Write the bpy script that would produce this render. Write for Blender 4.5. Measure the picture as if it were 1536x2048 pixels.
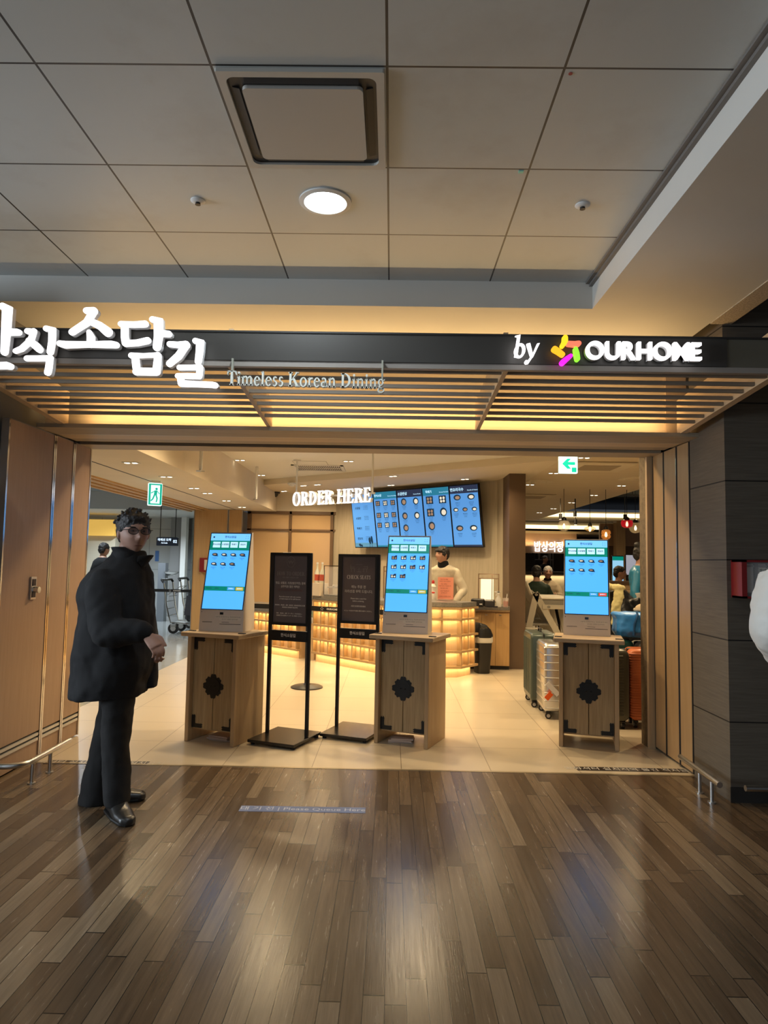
import bpy, math, random
from mathutils import Vector, Matrix
random.seed(7)
SC = bpy.context.scene
COL = SC.collection
for _o in list(bpy.data.objects):
    bpy.data.objects.remove(_o)
R = math.radians

# ------------------------------------------------------------------ camera
EYE = Vector((0, 0, 1.38)); FPX = 1376.0
_p, _y, _r = .0726, -.0119, .0175
FW = Vector((math.sin(_y) * math.cos(_p), math.cos(_y) * math.cos(_p), math.sin(_p)))
_r0 = Vector((math.cos(_y), -math.sin(_y), 0)); _u0 = _r0.cross(FW)
RT = math.cos(_r) * _r0 + math.sin(_r) * _u0
UP = -math.sin(_r) * _r0 + math.cos(_r) * _u0
cam_d = bpy.data.cameras.new('camera'); cam = bpy.data.objects.new('camera', cam_d); COL.objects.link(cam)
cam_d.sensor_fit = 'HORIZONTAL'; cam_d.sensor_width = 36; cam_d.lens = FPX / 1536 * 36
cam_d.clip_start = .05; cam_d.clip_end = 200
cam.matrix_world = Matrix(((RT.x, UP.x, -FW.x, EYE.x), (RT.y, UP.y, -FW.y, EYE.y), (RT.z, UP.z, -FW.z, EYE.z), (0, 0, 0, 1)))
SC.camera = cam

def ray(x, y):
    return FW + (x - 768) / FPX * RT - (y - 1024) / FPX * UP
def onz(x, y, z=0.0):
    d = ray(x, y); return EYE + d * ((z - EYE.z) / d.z)
def ony(x, y, Y):
    d = ray(x, y); return EYE + d * ((Y - EYE.y) / d.y)
def onx(x, y, X):
    d = ray(x, y); return EYE + d * ((X - EYE.x) / d.x)

# ------------------------------------------------------------------ world, exposure
world = bpy.data.worlds.new('terminal_air'); SC.world = world
world.use_nodes = True
world.node_tree.nodes['Background'].inputs[0].default_value = (.72, .82, 1, 1)
world.node_tree.nodes['Background'].inputs[1].default_value = .06
SC.view_settings.view_transform = 'Standard'; SC.view_settings.look = 'None'
SC.view_settings.gamma = 1; SC.view_settings.use_curve_mapping = False
SC.view_settings.exposure = 0.0
SC.cycles.max_bounces = 8; SC.cycles.diffuse_bounces = 4; SC.cycles.glossy_bounces = 4
SC.cycles.transmission_bounces = 6; SC.cycles.transparent_max_bounces = 12
SC.cycles.sample_clamp_indirect = 4.0; SC.cycles.caustics_reflective = False; SC.cycles.caustics_refractive = False
SC.cycles.blur_glossy = .5

WARM = (1, .745, .43); WARMER = (1, .66, .29); COOL = (.80, .92, 1); NEUT = (1, .93, .82)
def area(name, loc, sx, sy, power, col, rot=(0, 0, 0), spread=180):
    l = bpy.data.lights.new(name, 'AREA'); l.shape = 'RECTANGLE'; l.size = sx; l.size_y = sy
    l.energy = power; l.color = col; l.spread = R(spread)
    o = bpy.data.objects.new(name, l); COL.objects.link(o); o.location = loc; o.rotation_euler = rot
    return o
def spot(name, loc, power, col, angle=110, blend=.6, rad=.04, aim=None):
    l = bpy.data.lights.new(name, 'SPOT'); l.energy = power; l.color = col
    l.spot_size = R(angle); l.spot_blend = blend; l.shadow_soft_size = rad
    o = bpy.data.objects.new(name, l); COL.objects.link(o); o.location = loc
    if aim: o.rotation_euler = (Vector(aim) - Vector(loc)).to_track_quat('-Z', 'Y').to_euler()
    return o
# concourse: cool ceiling downlights over and behind the photographer
for x, y, p in ((-.52, 2.93, 70), (-2.6, .6, 110), (.9, .2, 45), (-3.6, 2.6, 110), (-.6, -2.2, 90), (-4.5, -1.5, 110), (2.6, -1.6, 40)):
    spot('concourse_downlight_lamp', (x, y, 3.045), p, (.84, .93, 1), 150, .5, .08)
# added cool fill lights, left and behind out of view, brightening ceiling and fronts
area('terminal_fill_light', (-9.5, 1.0, 1.7), 2.4, 5, 620, (.78, .89, 1), (0, R(-90), 0))
area('terminal_fill_light', (-1.0, -4.9, 1.6), 8, 2.2, 34, (.82, .91, 1), (R(90), 0, 0))
# restaurant: warm recessed ceiling lamps
for x, y, z, p in ((-1.4, 5.9, 2.66, 95), (0, 5.9, 2.66, 95), (1.3, 5.9, 2.66, 85), (-1.2, 7.3, 2.66, 85), (.3, 7.2, 2.66, 85), (-1.3, 9.3, 2.66, 80), (-.3, 8.6, 2.66, 75)):
    spot('recess_lamp', (x, y, z), p, WARM, 150, .7, .05)
for x, y in ((-.6, 10.2), (.5, 9.3), (1.2, 8.9)): spot('soffit_lamp', (x, y, 2.575), 50, WARM, 150, .7, .05)
for x, y in ((-1.45, 11.6), (-1.0, 11.1)): spot('soffit_lamp', (x, y, 2.575), 60, WARM, 160, .7, .05)
for x, y in ((2.6, 6.2), (2.9, 8.0), (2.7, 10.0), (3.0, 12.4)): spot('right_ceiling_lamp', (x, y, 2.57), 85, WARM, 150, .7, .05)
for x, y, p in ((4.8, 12.5, 90), (5.2, 16.5, 140), (6.5, 9.5, 80)): spot('dining_hall_lamp', (x, y, 3.3), p, WARM, 150, .7, .08)
for y in (5.9, 7.2, 9.0, 10.9): spot('lowered_ceiling_lamp', (-2.6, y, 2.235), 34, WARM, 150, .7, .04)
# arrivals hall beyond, cool white
for x, y, z, p in ((-5.0, 8.0, 2.69, 110), (-5.2, 11.5, 2.69, 170), (-7.5, 12.5, 2.69, 150), (-5.6, 14.5, 2.33, 190), (-4.3, 14.6, 2.33, 110), (-9, 9, 2.69, 120)):
    spot('hall_lamp', (x, y, z), p, COOL, 160, .6, .06)
# LED cove on top of the lintel
area('cove_led', (-.14, 4.655, 2.292), 4.0, .05, 23, WARMER, (R(180), 0, 0))
# ------------------------------------------------------------------ object helpers
def _inv(parent):
    m = Matrix.Identity(4); o = parent
    while o is not None:
        m = o.matrix_basis @ m if False else o.matrix_basis @ m
        o = o.parent
    return m.inverted()
def setp(o, label=None, cat=None, group=None, kind=None):
    if label: o['label'] = label
    if cat: o['category'] = cat
    if group: o['group'] = group
    if kind: o['kind'] = kind
    return o
def thing(name, label, cat, loc=(0, 0, 0), rz=0.0, group=None):
    o = bpy.data.objects.new(name, None); COL.objects.link(o)
    o.empty_display_size = .1
    o.location = loc; o.rotation_euler = (0, 0, rz)
    return setp(o, label, cat, group)
def dup(root, loc=None, rz=None, label=None, group=None):
    def cp(o, par):
        c = o.copy(); COL.objects.link(c); c.parent = par
        for ch in list(o.children): cp(ch, c)
        return c
    c = cp(root, None)
    if loc is not None: c.location = loc
    if rz is not None: c.rotation_euler = (0, 0, rz)
    if label: c['label'] = label
    if group: c['group'] = group
    return c

class MB:
    """collects shapes and links them as ONE mesh object"""
    def __init__(s): s.v = []; s.f = []; s.mi = []; s.cur = 0
    def _add(s, vs, fs):
        b = len(s.v); s.v += [Vector(p) for p in vs]
        for f in fs: s.f.append([i + b for i in f]); s.mi.append(s.cur)
        return s
    def slot(s, i): s.cur = i; return s
    def box(s, c, d, M=None, bev=0.0):
        c = Vector(c); x, y, z = [q / 2 for q in d]
        if bev > 0:
            return s.rbox(c, d, bev, M)
        vs = [Vector((a, b, e)) for a in (-x, x) for b in (-y, y) for e in (-z, z)]
        vs = [(M @ p if M else p) + c for p in vs]
        return s._add(vs, [(0, 1, 3, 2), (4, 6, 7, 5), (0, 4, 5, 1), (2, 3, 7, 6), (0, 2, 6, 4), (1, 5, 7, 3)])
    def rbox(s, c, d, b, M=None):
        # box with chamfered vertical + horizontal edges: 3 shells hull built from stacked octagons
        c = Vector(c); x, y, z = [q / 2 for q in d]; b = min(b, x * .99, y * .99, z * .99)
        def octo(ix, iy, zz, k):
            X, Y = ix, iy
            return [(X - k, -Y, zz), (X, -Y + k, zz), (X, Y - k, zz), (X - k, Y, zz), (-X + k, Y, zz), (-X, Y - k, zz), (-X, -Y + k, zz), (-X + k, -Y, zz)]
        rings = [octo(x - b, y - b, -z, b * .3), octo(x, y, -z + b, b), octo(x, y, z - b, b), octo(x - b, y - b, z, b * .3)]
        vs = [Vector(p) for r in rings for p in r]
        vs = [(M @ p if M else p) + c for p in vs]
        fs = [tuple(reversed(range(8))), tuple(range(24, 32))]
        for k in range(3):
            for i in range(8):
                j = (i + 1) % 8; fs.append((k * 8 + i, k * 8 + j, k * 8 + 8 + j, k * 8 + 8 + i))
        return s._add(vs, fs)
    def bx(s, x0, x1, y0, y1, z0, z1):
        return s.box(((x0 + x1) / 2, (y0 + y1) / 2, (z0 + z1) / 2), (abs(x1 - x0), abs(y1 - y0), abs(z1 - z0)))
    def prism(s, poly, o, u, v, h, n=None):
        """poly [(a,b)] in the plane o+a*u+b*v, extruded by h along n = u x v"""
        o, u, v = Vector(o), Vector(u), Vector(v); n = (u.cross(v)).normalized() if n is None else Vector(n)
        k = len(poly); lo = [o + u * a + v * b for a, b in poly]; hi = [p + n * h for p in lo]
        fs = [tuple(reversed(range(k))), tuple(range(k, 2 * k))] + [(i, (i + 1) % k, k + (i + 1) % k, k + i) for i in range(k)]
        return s._add(lo + hi, fs)
    def quad(s, a, b, c, d): return s._add([a, b, c, d], [(0, 1, 2, 3)])
    def cyl(s, p0, p1, r0, r1=None, n=20, caps=True):
        p0, p1 = Vector(p0), Vector(p1); r1 = r0 if r1 is None else r1
        return s.rings([(p0, r0), (p1, r1)], n, caps)
    def rings(s, pr, n=20, caps=True, axis=None):
        """circles (point, radius) swept along the points"""
        pts = [Vector(p) for p, _ in pr]; vs = []; side = None
        for i, (p, r) in enumerate(pr):
            t = (pts[min(i + 1, len(pts) - 1)] - pts[max(i - 1, 0)])
            t = t.normalized() if t.length > 1e-9 else Vector((0, 0, 1))
            if axis is not None: t = Vector(axis)
            if side is None:
                side = t.orthogonal().normalized()
            side = (side - t * side.dot(t))
            side = side.normalized() if side.length > 1e-6 else t.orthogonal().normalized()
            w = t.cross(side)
            for j in range(n):
                a = 2 * math.pi * j / n; vs.append(pts[i] + (side * math.cos(a) + w * math.sin(a)) * r)
        fs = []
        for i in range(len(pr) - 1):
            for j in range(n):
                k = (j + 1) % n; fs.append((i * n + j, i * n + k, (i + 1) * n + k, (i + 1) * n + j))
        if caps:
            fs.append(tuple(reversed(range(n)))); fs.append(tuple(range((len(pr) - 1) * n, len(pr) * n)))
        return s._add(vs, fs)
    def tube(s, pts, r, n=10): return s.rings([(p, r) for p in pts], n)
    def lathe(s, prof, c=(0, 0, 0), n=28, caps=True):
        """profile [(radius, z)] turned about the vertical through c"""
        c = Vector(c)
        return s.rings([(c + Vector((0, 0, z)), r) for r, z in prof], n, caps, axis=(0, 0, 1))
    def loft(s, rg, n=24, caps=True, sq=2.0):
        """rg: list of (centre, u half-axis vector, v half-axis vector); sq = superellipse power"""
        vs = []
        for c, u, v in rg:
            c, u, v = Vector(c), Vector(u), Vector(v)
            for j in range(n):
                a = 2 * math.pi * j / n; ca, sa = math.cos(a), math.sin(a)
                ca = math.copysign(abs(ca) ** (2 / sq), ca); sa = math.copysign(abs(sa) ** (2 / sq), sa)
                vs.append(c + u * ca + v * sa)
        fs = []
        for i in range(len(rg) - 1):
            for j in range(n):
                k = (j + 1) % n; fs.append((i * n + j, i * n + k, (i + 1) * n + k, (i + 1) * n + j))
        if caps:
            fs.append(tuple(reversed(range(n)))); fs.append(tuple(range((len(rg) - 1) * n, len(rg) * n)))
        return s._add(vs, fs)
    def ell(s, c, rx, ry, rz, M=None, nu=20, nv=12):
        c = Vector(c); vs = [Vector((0, 0, -rz))]
        for i in range(1, nv):
            t = -math.pi / 2 + math.pi * i / nv
            for j in range(nu):
                a = 2 * math.pi * j / nu; vs.append(Vector((rx * math.cos(t) * math.cos(a), ry * math.cos(t) * math.sin(a), rz * math.sin(t))))
        vs.append(Vector((0, 0, rz)))
        fs = [(0, 1 + (j + 1) % nu, 1 + j) for j in range(nu)]
        for i in range(nv - 2):
            for j in range(nu):
                k = (j + 1) % nu; fs.append((1 + i * nu + j, 1 + i * nu + k, 1 + (i + 1) * nu + k, 1 + (i + 1) * nu + j))
        L = 1 + (nv - 2) * nu; fs += [(L + j, L + (j + 1) % nu, len(vs) - 1) for j in range(nu)]
        return s._add([(M @ p if M else p) + c for p in vs], fs)
    def text(s, body, size, o, u, v, ext=.0, off=0.0, align='CENTER', sx=1.0):
        """the built-in font's outlines laid on the plane o,u,v (u, v unit vectors)"""
        o, u, v = Vector(o), Vector(u).normalized(), Vector(v).normalized(); n = u.cross(v)
        vs, fs = _glyphs(body, size, ext, off, align)
        return s._add([o + u * (a * sx) + v * b + n * (c + ext) for a, b, c in vs], fs)
    def polys(s, ps, o, u, v, h):
        """several flat polygons extruded towards n = u x v"""
        for p in ps: s.prism(p, o, u, v, h)
        return s
    def build(s, name, mat, parent=None, world=False, smooth=False, rec=True):
        me = bpy.data.meshes.new(name)
        vs = s.v
        if world and parent is not None:
            m = _inv(parent); vs = [m @ p for p in s.v]
        me.from_pydata([tuple(p) for p in vs], [], s.f)
        mats = mat if isinstance(mat, (list, tuple)) else [mat]
        for m_ in mats: me.materials.append(m_)
        if len(mats) > 1:
            me.polygons.foreach_set('material_index', s.mi)
        me.update()
        if rec: fixn(me)
        if smooth: shade(me, smooth)
        o = bpy.data.objects.new(name, me); COL.objects.link(o)
        if parent is not None: o.parent = parent
        return o
import bmesh
import numpy as np
def fixn(me):
    b = bmesh.new(); b.from_mesh(me); bmesh.ops.recalc_face_normals(b, faces=b.faces); b.to_mesh(me); b.free()
def shade(me, ang=40):
    ang = 40 if ang is True else ang
    me.polygons.foreach_set('use_smooth', [True] * len(me.polygons))
    b = bmesh.new(); b.from_mesh(me)
    for e in b.edges:
        if len(e.link_faces) == 2 and e.calc_face_angle(0) > R(ang): e.smooth = False
    b.to_mesh(me); b.free(); me.update()
_gc = {}
WORK = bpy.data.scenes.new('work')                   # bench for evaluating one object at a time; removed at the end
def tmp_eval(o):
    WORK.collection.objects.link(o); vl = WORK.view_layers[0]; vl.update()
    return bpy.data.meshes.new_from_object(o.evaluated_get(vl.depsgraph))
def _glyphs(body, size, ext, off, align):
    k = (body, size, ext, off, align)
    if k not in _gc:
        c = bpy.data.curves.new('t', 'FONT'); c.body = body; c.size = size; c.extrude = ext; c.offset = off
        c.align_x = align; c.align_y = 'CENTER'; c.resolution_u = 3 if size < .1 else 8
        o = bpy.data.objects.new('t', c); m = tmp_eval(o)
        _gc[k] = ([tuple(q.co) for q in m.vertices], [tuple(p.vertices) for p in m.polygons])
        bpy.data.objects.remove(o); bpy.data.curves.remove(c); bpy.data.meshes.remove(m)
    return _gc[k]
def fuse(mb, name, mat, parent, vox=.008, it=4, world=True, noise=0.0, nscale=6.0):
    """one continuous skin over the collected closed shapes"""
    me = bpy.data.meshes.new('t'); me.from_pydata([tuple(p) for p in mb.v], [], mb.f); me.update(); fixn(me)
    o = bpy.data.objects.new('t', me)
    m = o.modifiers.new('r', 'REMESH'); m.mode = 'VOXEL'; m.voxel_size = vox
    if it:
        m2 = o.modifiers.new('s', 'SMOOTH'); m2.factor = .5; m2.iterations = it
    out = tmp_eval(o)
    bpy.data.objects.remove(o); bpy.data.meshes.remove(me)
    if noise:
        from mathutils import noise as nz
        n_ = len(out.vertices); co = np.empty(n_ * 3, np.float32); no = np.empty(n_ * 3, np.float32)
        out.vertices.foreach_get('co', co); out.vertices.foreach_get('normal', no)
        co = co.reshape(-1, 3); no = no.reshape(-1, 3)
        d = np.array([nz.fractal(Vector(p) * nscale, 1.0, 2.0, 3) for p in co.tolist()], np.float32) * noise
        out.vertices.foreach_set('co', (co + no * d[:, None]).ravel())
    if world and parent is not None: out.transform(_inv(parent))
    out.name = name; out.materials.clear(); out.materials.append(mat)
    out.polygons.foreach_set('use_smooth', [True] * len(out.polygons)); out.update()
    r = bpy.data.objects.new(name, out); COL.objects.link(r); r.parent = parent
    return r
def struct(name, mb, mat, smooth=False, label=None):
    o = mb.build(name, mat, None, smooth=smooth); o['kind'] = 'structure'
    if label: o['label'] = label
    return o

# ------------------------------------------------------------------ materials
class G:
    def __init__(s, name):
        s.m = bpy.data.materials.new(name); s.m.use_nodes = True; s.t = s.m.node_tree
        s.b = s.t.nodes['Principled BSDF']
    def n(s, typ, **kw):
        q = s.t.nodes.new(typ)
        for k, v in kw.items():
            if k.startswith('_'): setattr(q, k[1:], v)
            else: s.inp(q, k, v)
        return q
    def inp(s, q, k, v):
        i = q.inputs[int(k[1:])] if k[0] == 'i' and k[1:].isdigit() else q.inputs[k]
        if hasattr(v, 'is_linked'): s.t.links.new(v, i)
        else: i.default_value = v
    def math(s, op, a, b=0.0):
        return s.n('ShaderNodeMath', _operation=op, i0=a, i1=b).outputs[0]
    def obj(s): return s.n('ShaderNodeTexCoord').outputs['Object']
    def sep(s, v): return s.n('ShaderNodeSeparateXYZ', i0=v).outputs
    def comb(s, x, y, z): return s.n('ShaderNodeCombineXYZ', i0=x, i1=y, i2=z).outputs[0]
    def mapp(s, v, sc): return s.n('ShaderNodeMapping', Vector=v, Scale=sc).outputs[0]
    def noise(s, v, scale=5, detail=4, rough=.5): return s.n('ShaderNodeTexNoise', Vector=v, Scale=scale, Detail=detail, Roughness=rough).outputs['Fac']
    def ramp(s, f, c0, c1, p0=.3, p1=.7):
        q = s.n('ShaderNodeValToRGB', Fac=f); e = q.color_ramp.elements
        e[0].position = p0; e[0].color = (*c0, 1); e[1].position = p1; e[1].color = (*c1, 1)
        return q.outputs[0]
    def mix(s, f, a, b, mode='MIX'):
        q = s.n('ShaderNodeMix', _data_type='RGBA', _blend_type=mode); s.inp(q, 'i0', f)
        for idx, val in ((6, a), (7, b)):
            if hasattr(val, 'is_linked'): s.t.links.new(val, q.inputs[idx])
            else: q.inputs[idx].default_value = (*val, 1) if len(val) == 3 else val
        return q.outputs[2]
    def set(s, **kw):
        for k, v in kw.items():
            k = k.replace('_', ' ')
            if isinstance(v, tuple) and len(v) == 3: v = (*v, 1)
            s.inp(s.b, k, v)
        return s
    def bump(s, h, strength=.2, dist=.01):
        q = s.n('ShaderNodeBump', Height=h, Strength=strength, Distance=dist); s.t.links.new(q.outputs[0], s.b.inputs['Normal']); return s
    def line(s, coord, pitch, off, w):
        """1 on lines of width w every pitch metres along coord"""
        q = s.math('FRACT', s.math('DIVIDE', s.math('SUBTRACT', coord, off - w / 2), pitch))
        return s.math('LESS_THAN', q, w / pitch)
def mat(name, col, rough=.5, metal=0.0, spec=.5, bump=0.0, bs=60, alpha=1.0, trans=0.0, var=0.0):
    g = G(name); g.set(Base_Color=col, Roughness=rough, Metallic=metal, Specular_IOR_Level=spec)
    if var:
        f = g.noise(g.obj(), bs * .2, 4); c0 = tuple(q * (1 - var) for q in col); c1 = tuple(min(1, q * (1 + var)) for q in col)
        g.set(Base_Color=g.ramp(f, c0, c1))
    if bump: g.bump(g.noise(g.obj(), bs, 5), bump)
    if alpha < 1: g.set(Alpha=alpha)
    if trans: g.set(Transmission_Weight=trans)
    return g.m
def emit(name, col, st=1.0):
    g = G(name); g.set(Base_Color=tuple(c * .5 for c in col), Emission_Color=col, Emission_Strength=st, Roughness=.3); return g.m
def wood(name, c0, c1, axis=2, sc=1.0, rough=.45, stretch=14.0, bump=.05, spec=.4):
    g = G(name); s = [stretch * sc] * 3; s[axis] = .8 * sc
    v = g.mapp(g.obj(), tuple(s)); f = g.noise(v, 3.0, 6, .6)
    v2 = g.mapp(g.obj(), tuple(q * 4 if i != axis else q * 1.5 for i, q in enumerate(s))); f2 = g.noise(v2, 4, 3)
    c = g.ramp(f, c0, c1, .3, .7)
    g.set(Base_Color=g.mix(.25, c, g.ramp(f2, c0, c1, .4, .6)), Roughness=rough, Specular_IOR_Level=spec)
    if bump: g.bump(f2, bump)
    return g.m
def tiles(name, col, pitch, off, w, linecol, rough=.4, axes=(0, 1), var=.08, smudge=0.0, spec=.5, sm2=None):
    g = G(name); p = g.sep(g.obj()); l = None
    idx = []
    for a, pi, of in zip(axes, pitch, off):
        q = g.line(p[a], pi, of, w); l = q if l is None else g.math('MAXIMUM', l, q)
        idx.append(g.math('FLOOR', g.math('DIVIDE', g.math('SUBTRACT', p[a], of), pi)))
    rn = g.n('ShaderNodeTexWhiteNoise', _noise_dimensions='3D', Vector=g.comb(idx[0], idx[1] if len(idx) > 1 else 0.0, 0.0)).outputs['Value']
    c = g.ramp(rn, tuple(q * (1 - var) for q in col), tuple(q * (1 + var) for q in col), 0, 1)
    f = g.noise(g.obj(), 2.2, 7, .65)
    if smudge: c = g.mix(g.math('MULTIPLY', g.ramp(f, (0, 0, 0), (1, 1, 1), .52, .72), smudge), c, sm2 or tuple(q * .6 for q in col))
    g.set(Base_Color=g.mix(l, c, linecol), Roughness=rough, Specular_IOR_Level=spec)
    g.bump(g.math('SUBTRACT', 1.0, l), .25, .004)
    return g.m
def planks(name, w, L, cols, rough=.34):
    g = G(name); p = g.sep(g.obj())
    xr = g.math('DIVIDE', p[0], w); row = g.math('FLOOR', xr)
    off = g.n('ShaderNodeTexWhiteNoise', _noise_dimensions='1D', W=row).outputs['Value']
    yr = g.math('ADD', g.math('DIVIDE', p[1], L), g.math('MULTIPLY', off, 7.3)); colm = g.math('FLOOR', yr)
    rn = g.n('ShaderNodeTexWhiteNoise', _noise_dimensions='2D', Vector=g.comb(row, colm, 0.0)).outputs['Value']
    q = g.n('ShaderNodeValToRGB', Fac=rn); cr = q.color_ramp
    while len(cr.elements) < len(cols): cr.elements.new(.5)
    for i, c in enumerate(cols): cr.elements[i].position = i / (len(cols) - 1); cr.elements[i].color = (*c, 1)
    v = g.comb(g.math('MULTIPLY', p[0], 60), g.math('ADD', g.math('MULTIPLY', p[1], 3.2), g.math('MULTIPLY', rn, 50)), g.math('MULTIPLY', rn, 9))
    gr = g.noise(v, 1.0, 6, .62)
    v2 = g.comb(g.math('MULTIPLY', p[0], 220), g.math('MULTIPLY', p[1], 9), rn)
    gr2 = g.noise(v2, 1.0, 3)
    c = g.mix(.62, q.outputs[0], g.mix(1.0, q.outputs[0], g.ramp(gr, (.62, .60, .57), (1.36, 1.34, 1.32), .28, .75), 'MULTIPLY'))
    lx = g.math('LESS_THAN', g.math('FRACT', xr), .045); ly = g.math('LESS_THAN', g.math('FRACT', yr), .007)
    l = g.math('MAXIMUM', lx, ly)
    g.set(Base_Color=g.mix(l, c, (.012, .009, .006)), Specular_IOR_Level=.62)
    g.set(Roughness=g.math('ADD', rough - .06, g.math('MULTIPLY', gr, .16)))
    g.bump(g.math('ADD', g.math('MULTIPLY', gr2, .5), g.math('MULTIPLY', g.math('SUBTRACT', 1.0, l), 1.0)), .22, .0025)
    return g.m
def glass(name, tint=(1, 1, 1), rough=.02, alpha=.15):
    g = G(name); g.set(Base_Color=tint, Roughness=rough, Alpha=alpha, Specular_IOR_Level=.6); return g.m

M = {}
M['floor_wood'] = planks('wood_plank_floor', .069, .82, [(.064, .040, .022), (.092, .060, .034), (.118, .078, .045), (.145, .100, .060), (.195, .142, .088)], .23)
M['floor_tile'] = tiles('beige_porcelain', (.56, .47, .335), (.6, .6), (-.51, 4.70), .005, (.25, .19, .12), .28, (0, 1), .035, .25, .5, (.48, .40, .28))
M['floor_hall'] = tiles('polished_grey_stone', (.36, .37, .36), (.9, .9), (0, 0), .004, (.2, .2, .2), .1, (0, 1), .05)
M['ceil_tile'] = tiles('grey_metal_ceiling_panel', (.52, .565, .575), (.6, .6), (-.042, 2.2155), .009, (.03, .03, .03), .42, (0, 1), .03, .45, .5, (.40, .41, .40))
M['soffit'] = mat('greige_paint', (.60, .59, .55), .6, var=.04, bs=8)
M['stone'] = None
M['fascia'] = mat('dark_bronze_fascia', (.062, .058, .052), .42, .2)
M['canopy'] = wood('pale_oak_board', (.50, .36, .22), (.62, .46, .29), 0, 1, .5)
M['canopy_d'] = wood('pale_oak_board_depth', (.50, .36, .22), (.62, .46, .29), 1, 1, .5)
M['slat'] = mat('grey_brown_slat', (.24, .20, .155), .55)
M['lintel'] = wood('weathered_oak_lintel', (.30, .24, .165), (.40, .325, .23), 0, 1, .5)
M['leaf'] = wood('tan_veneer', (.35, .235, .16), (.41, .28, .195), 2, 1.2, .42)
M['steel'] = mat('brushed_steel', (.55, .55, .54), .28, 1)
M['alu'] = mat('satin_aluminium', (.62, .60, .57), .45, .4)
M['chrome'] = mat('polished_steel', (.7, .7, .7), .12, 1)
M['black'] = mat('black_powder_coat', (.012, .011, .010), .4)
M['blackgap'] = mat('dark_rubber_seal', (.02, .018, .016), .6)
M['kiosk'] = mat('warm_white_plastic', (.66, .60, .53), .42)
M['bezel'] = mat('black_bezel', (.01, .01, .012), .2)
M['oak'] = wood('ash_wood_cabinet', (.28, .19, .095), (.47, .345, .185), 2, 1.1, .5, 16, .08)
M['oak_side'] = wood('ash_wood_board', (.40, .275, .15), (.52, .37, .21), 2, 1.0, .5, 12, .05)
M['oak_top'] = wood('ash_wood_top', (.42, .30, .17), (.55, .41, .26), 0, 1.0, .4, 12, .05)
M['iron'] = mat('black_wrought_iron', (.008, .008, .008), .45, .3)
M['white_led'] = emit('white_sign_face', (1, .97, .97), 1.9)
M['white_ret'] = mat('white_return', (.75, .75, .75), .4)
M['grey_letter'] = mat('grey_painted_letter', (.78, .80, .72), .45)
M['ceil_warm'] = mat('cream_ceiling_paint', (.70, .62, .48), .7, var=.03, bs=10)
M['ceil_white'] = mat('white_ceiling_paint', (.74, .73, .68), .7)
M['wall_wood'] = wood('striped_pale_wood_panel', (.42, .36, .255), (.54, .47, .35), 2, 1.0, .5, 10, .0)
M['brown_pillar'] = mat('dark_brown_laminate', (.115, .072, .042), .5, var=.08, bs=10)
M['honey'] = wood('honey_wood_door', (.46, .27, .10), (.54, .33, .135), 2, 1, .45)
M['counter'] = mat('grey_quartz', (.20, .185, .16), .3, var=.25, bs=400)
M['white'] = mat('white_paint', (.72, .72, .70), .5)
M['paper'] = mat('white_paper', (.75, .74, .72), .8)
M['skin'] = mat('skin_tan', (.42, .235, .16), .55)
M['skin_d'] = mat('skin_dusky', (.33, .18, .13), .55)
M['hair'] = mat('black_hair', (.012, .010, .010), .55, bump=.6, bs=90)
M['hair_grey'] = mat('silver_hair', (.42, .40, .38), .6, bump=.5, bs=90)
M['coat'] = mat('black_coat_fabric', (.009, .009, .010), .85, .0, .3, bump=.25, bs=260)
M['trouser'] = mat('charcoal_trousers', (.011, .0105, .0105), .85, .0, .3, bump=.2, bs=260)
M['shoe'] = mat('black_leather', (.016, .015, .014), .32, bump=.1, bs=80)
M['glass'] = glass('clear_glass')
def stone(name, c0, c1, horiz=True):
    g = G(name); p = g.sep(g.obj())
    v = g.mapp(g.obj(), (1.3, 1.3, 26)); f = g.noise(v, 3.0, 6, .65)
    l = g.line(p[2], .4825, .465, .008)
    g.set(Base_Color=g.mix(l, g.ramp(f, c0, c1, .25, .75), (.012, .01, .008)), Roughness=.62, Specular_IOR_Level=.35)
    g.bump(g.math('ADD', g.math('MULTIPLY', f, .6), g.math('SUBTRACT', 1.0, l)), .35, .004)
    return g.m
M['stone'] = stone('banded_dark_stone', (.085, .070, .052), (.135, .112, .085))
# ================================================================== SETTING
XL, XR, YT = -2.40, 2.03, 4.70
b = MB(); b.bx(-10, 9, -5, YT, -.06, 0); struct('floor_concourse', b, M['floor_wood'])
b = MB(); b.bx(-2.84, 9, YT, 26, -.06, 0); struct('floor_restaurant', b, M['floor_tile'])
b = MB(); b.bx(-18, -2.84, YT, 32, -.06, 0); struct('floor_hall', b, M['floor_hall'])
b = MB(); b.bx(-9.46, XR, YT - .012, YT + .012, 0, .002); struct('trim_threshold', b, mat('brass_strip', (.42, .34, .22), .35, .8))
# concourse ceiling: metal tile field, lowered edge, soffit to the right
b = MB(); b.bx(-10, 1.165, -5, 3.985, 3.055, 3.12); struct('ceiling_tiles', b, M['ceil_tile'])
b = MB(); b.bx(-10, 1.165, 3.985, 4.76, 2.895, 3.12); struct('ceiling_lowered_edge', b, M['soffit'])
b = MB(); b.bx(1.165, 1.955, -5, 4.76, 2.895, 3.12); struct('ceiling_side_soffit', b, M['soffit'])
b = MB(); b.bx(1.145, 1.165, -5, 3.985, 3.03, 3.055); b.bx(1.125, 1.145, -5, 3.985, 3.045, 3.055); struct('trim_ceiling_edge', b, mat('dark_edge_trim', (.16, .15, .14), .5))
sb = mat('speckled_stone_border', (.42, .36, .28), .7, var=.35, bs=500)
b = MB(); b.bx(1.955, 2.085, -5, 4.2, 2.89, 3.12); struct('trim_stone_border', b, sb)
b = MB(); b.bx(2.085, 9, -5, 4.2, 3.6, 3.7); struct('ceiling_far_right', b, M['soffit'])
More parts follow.
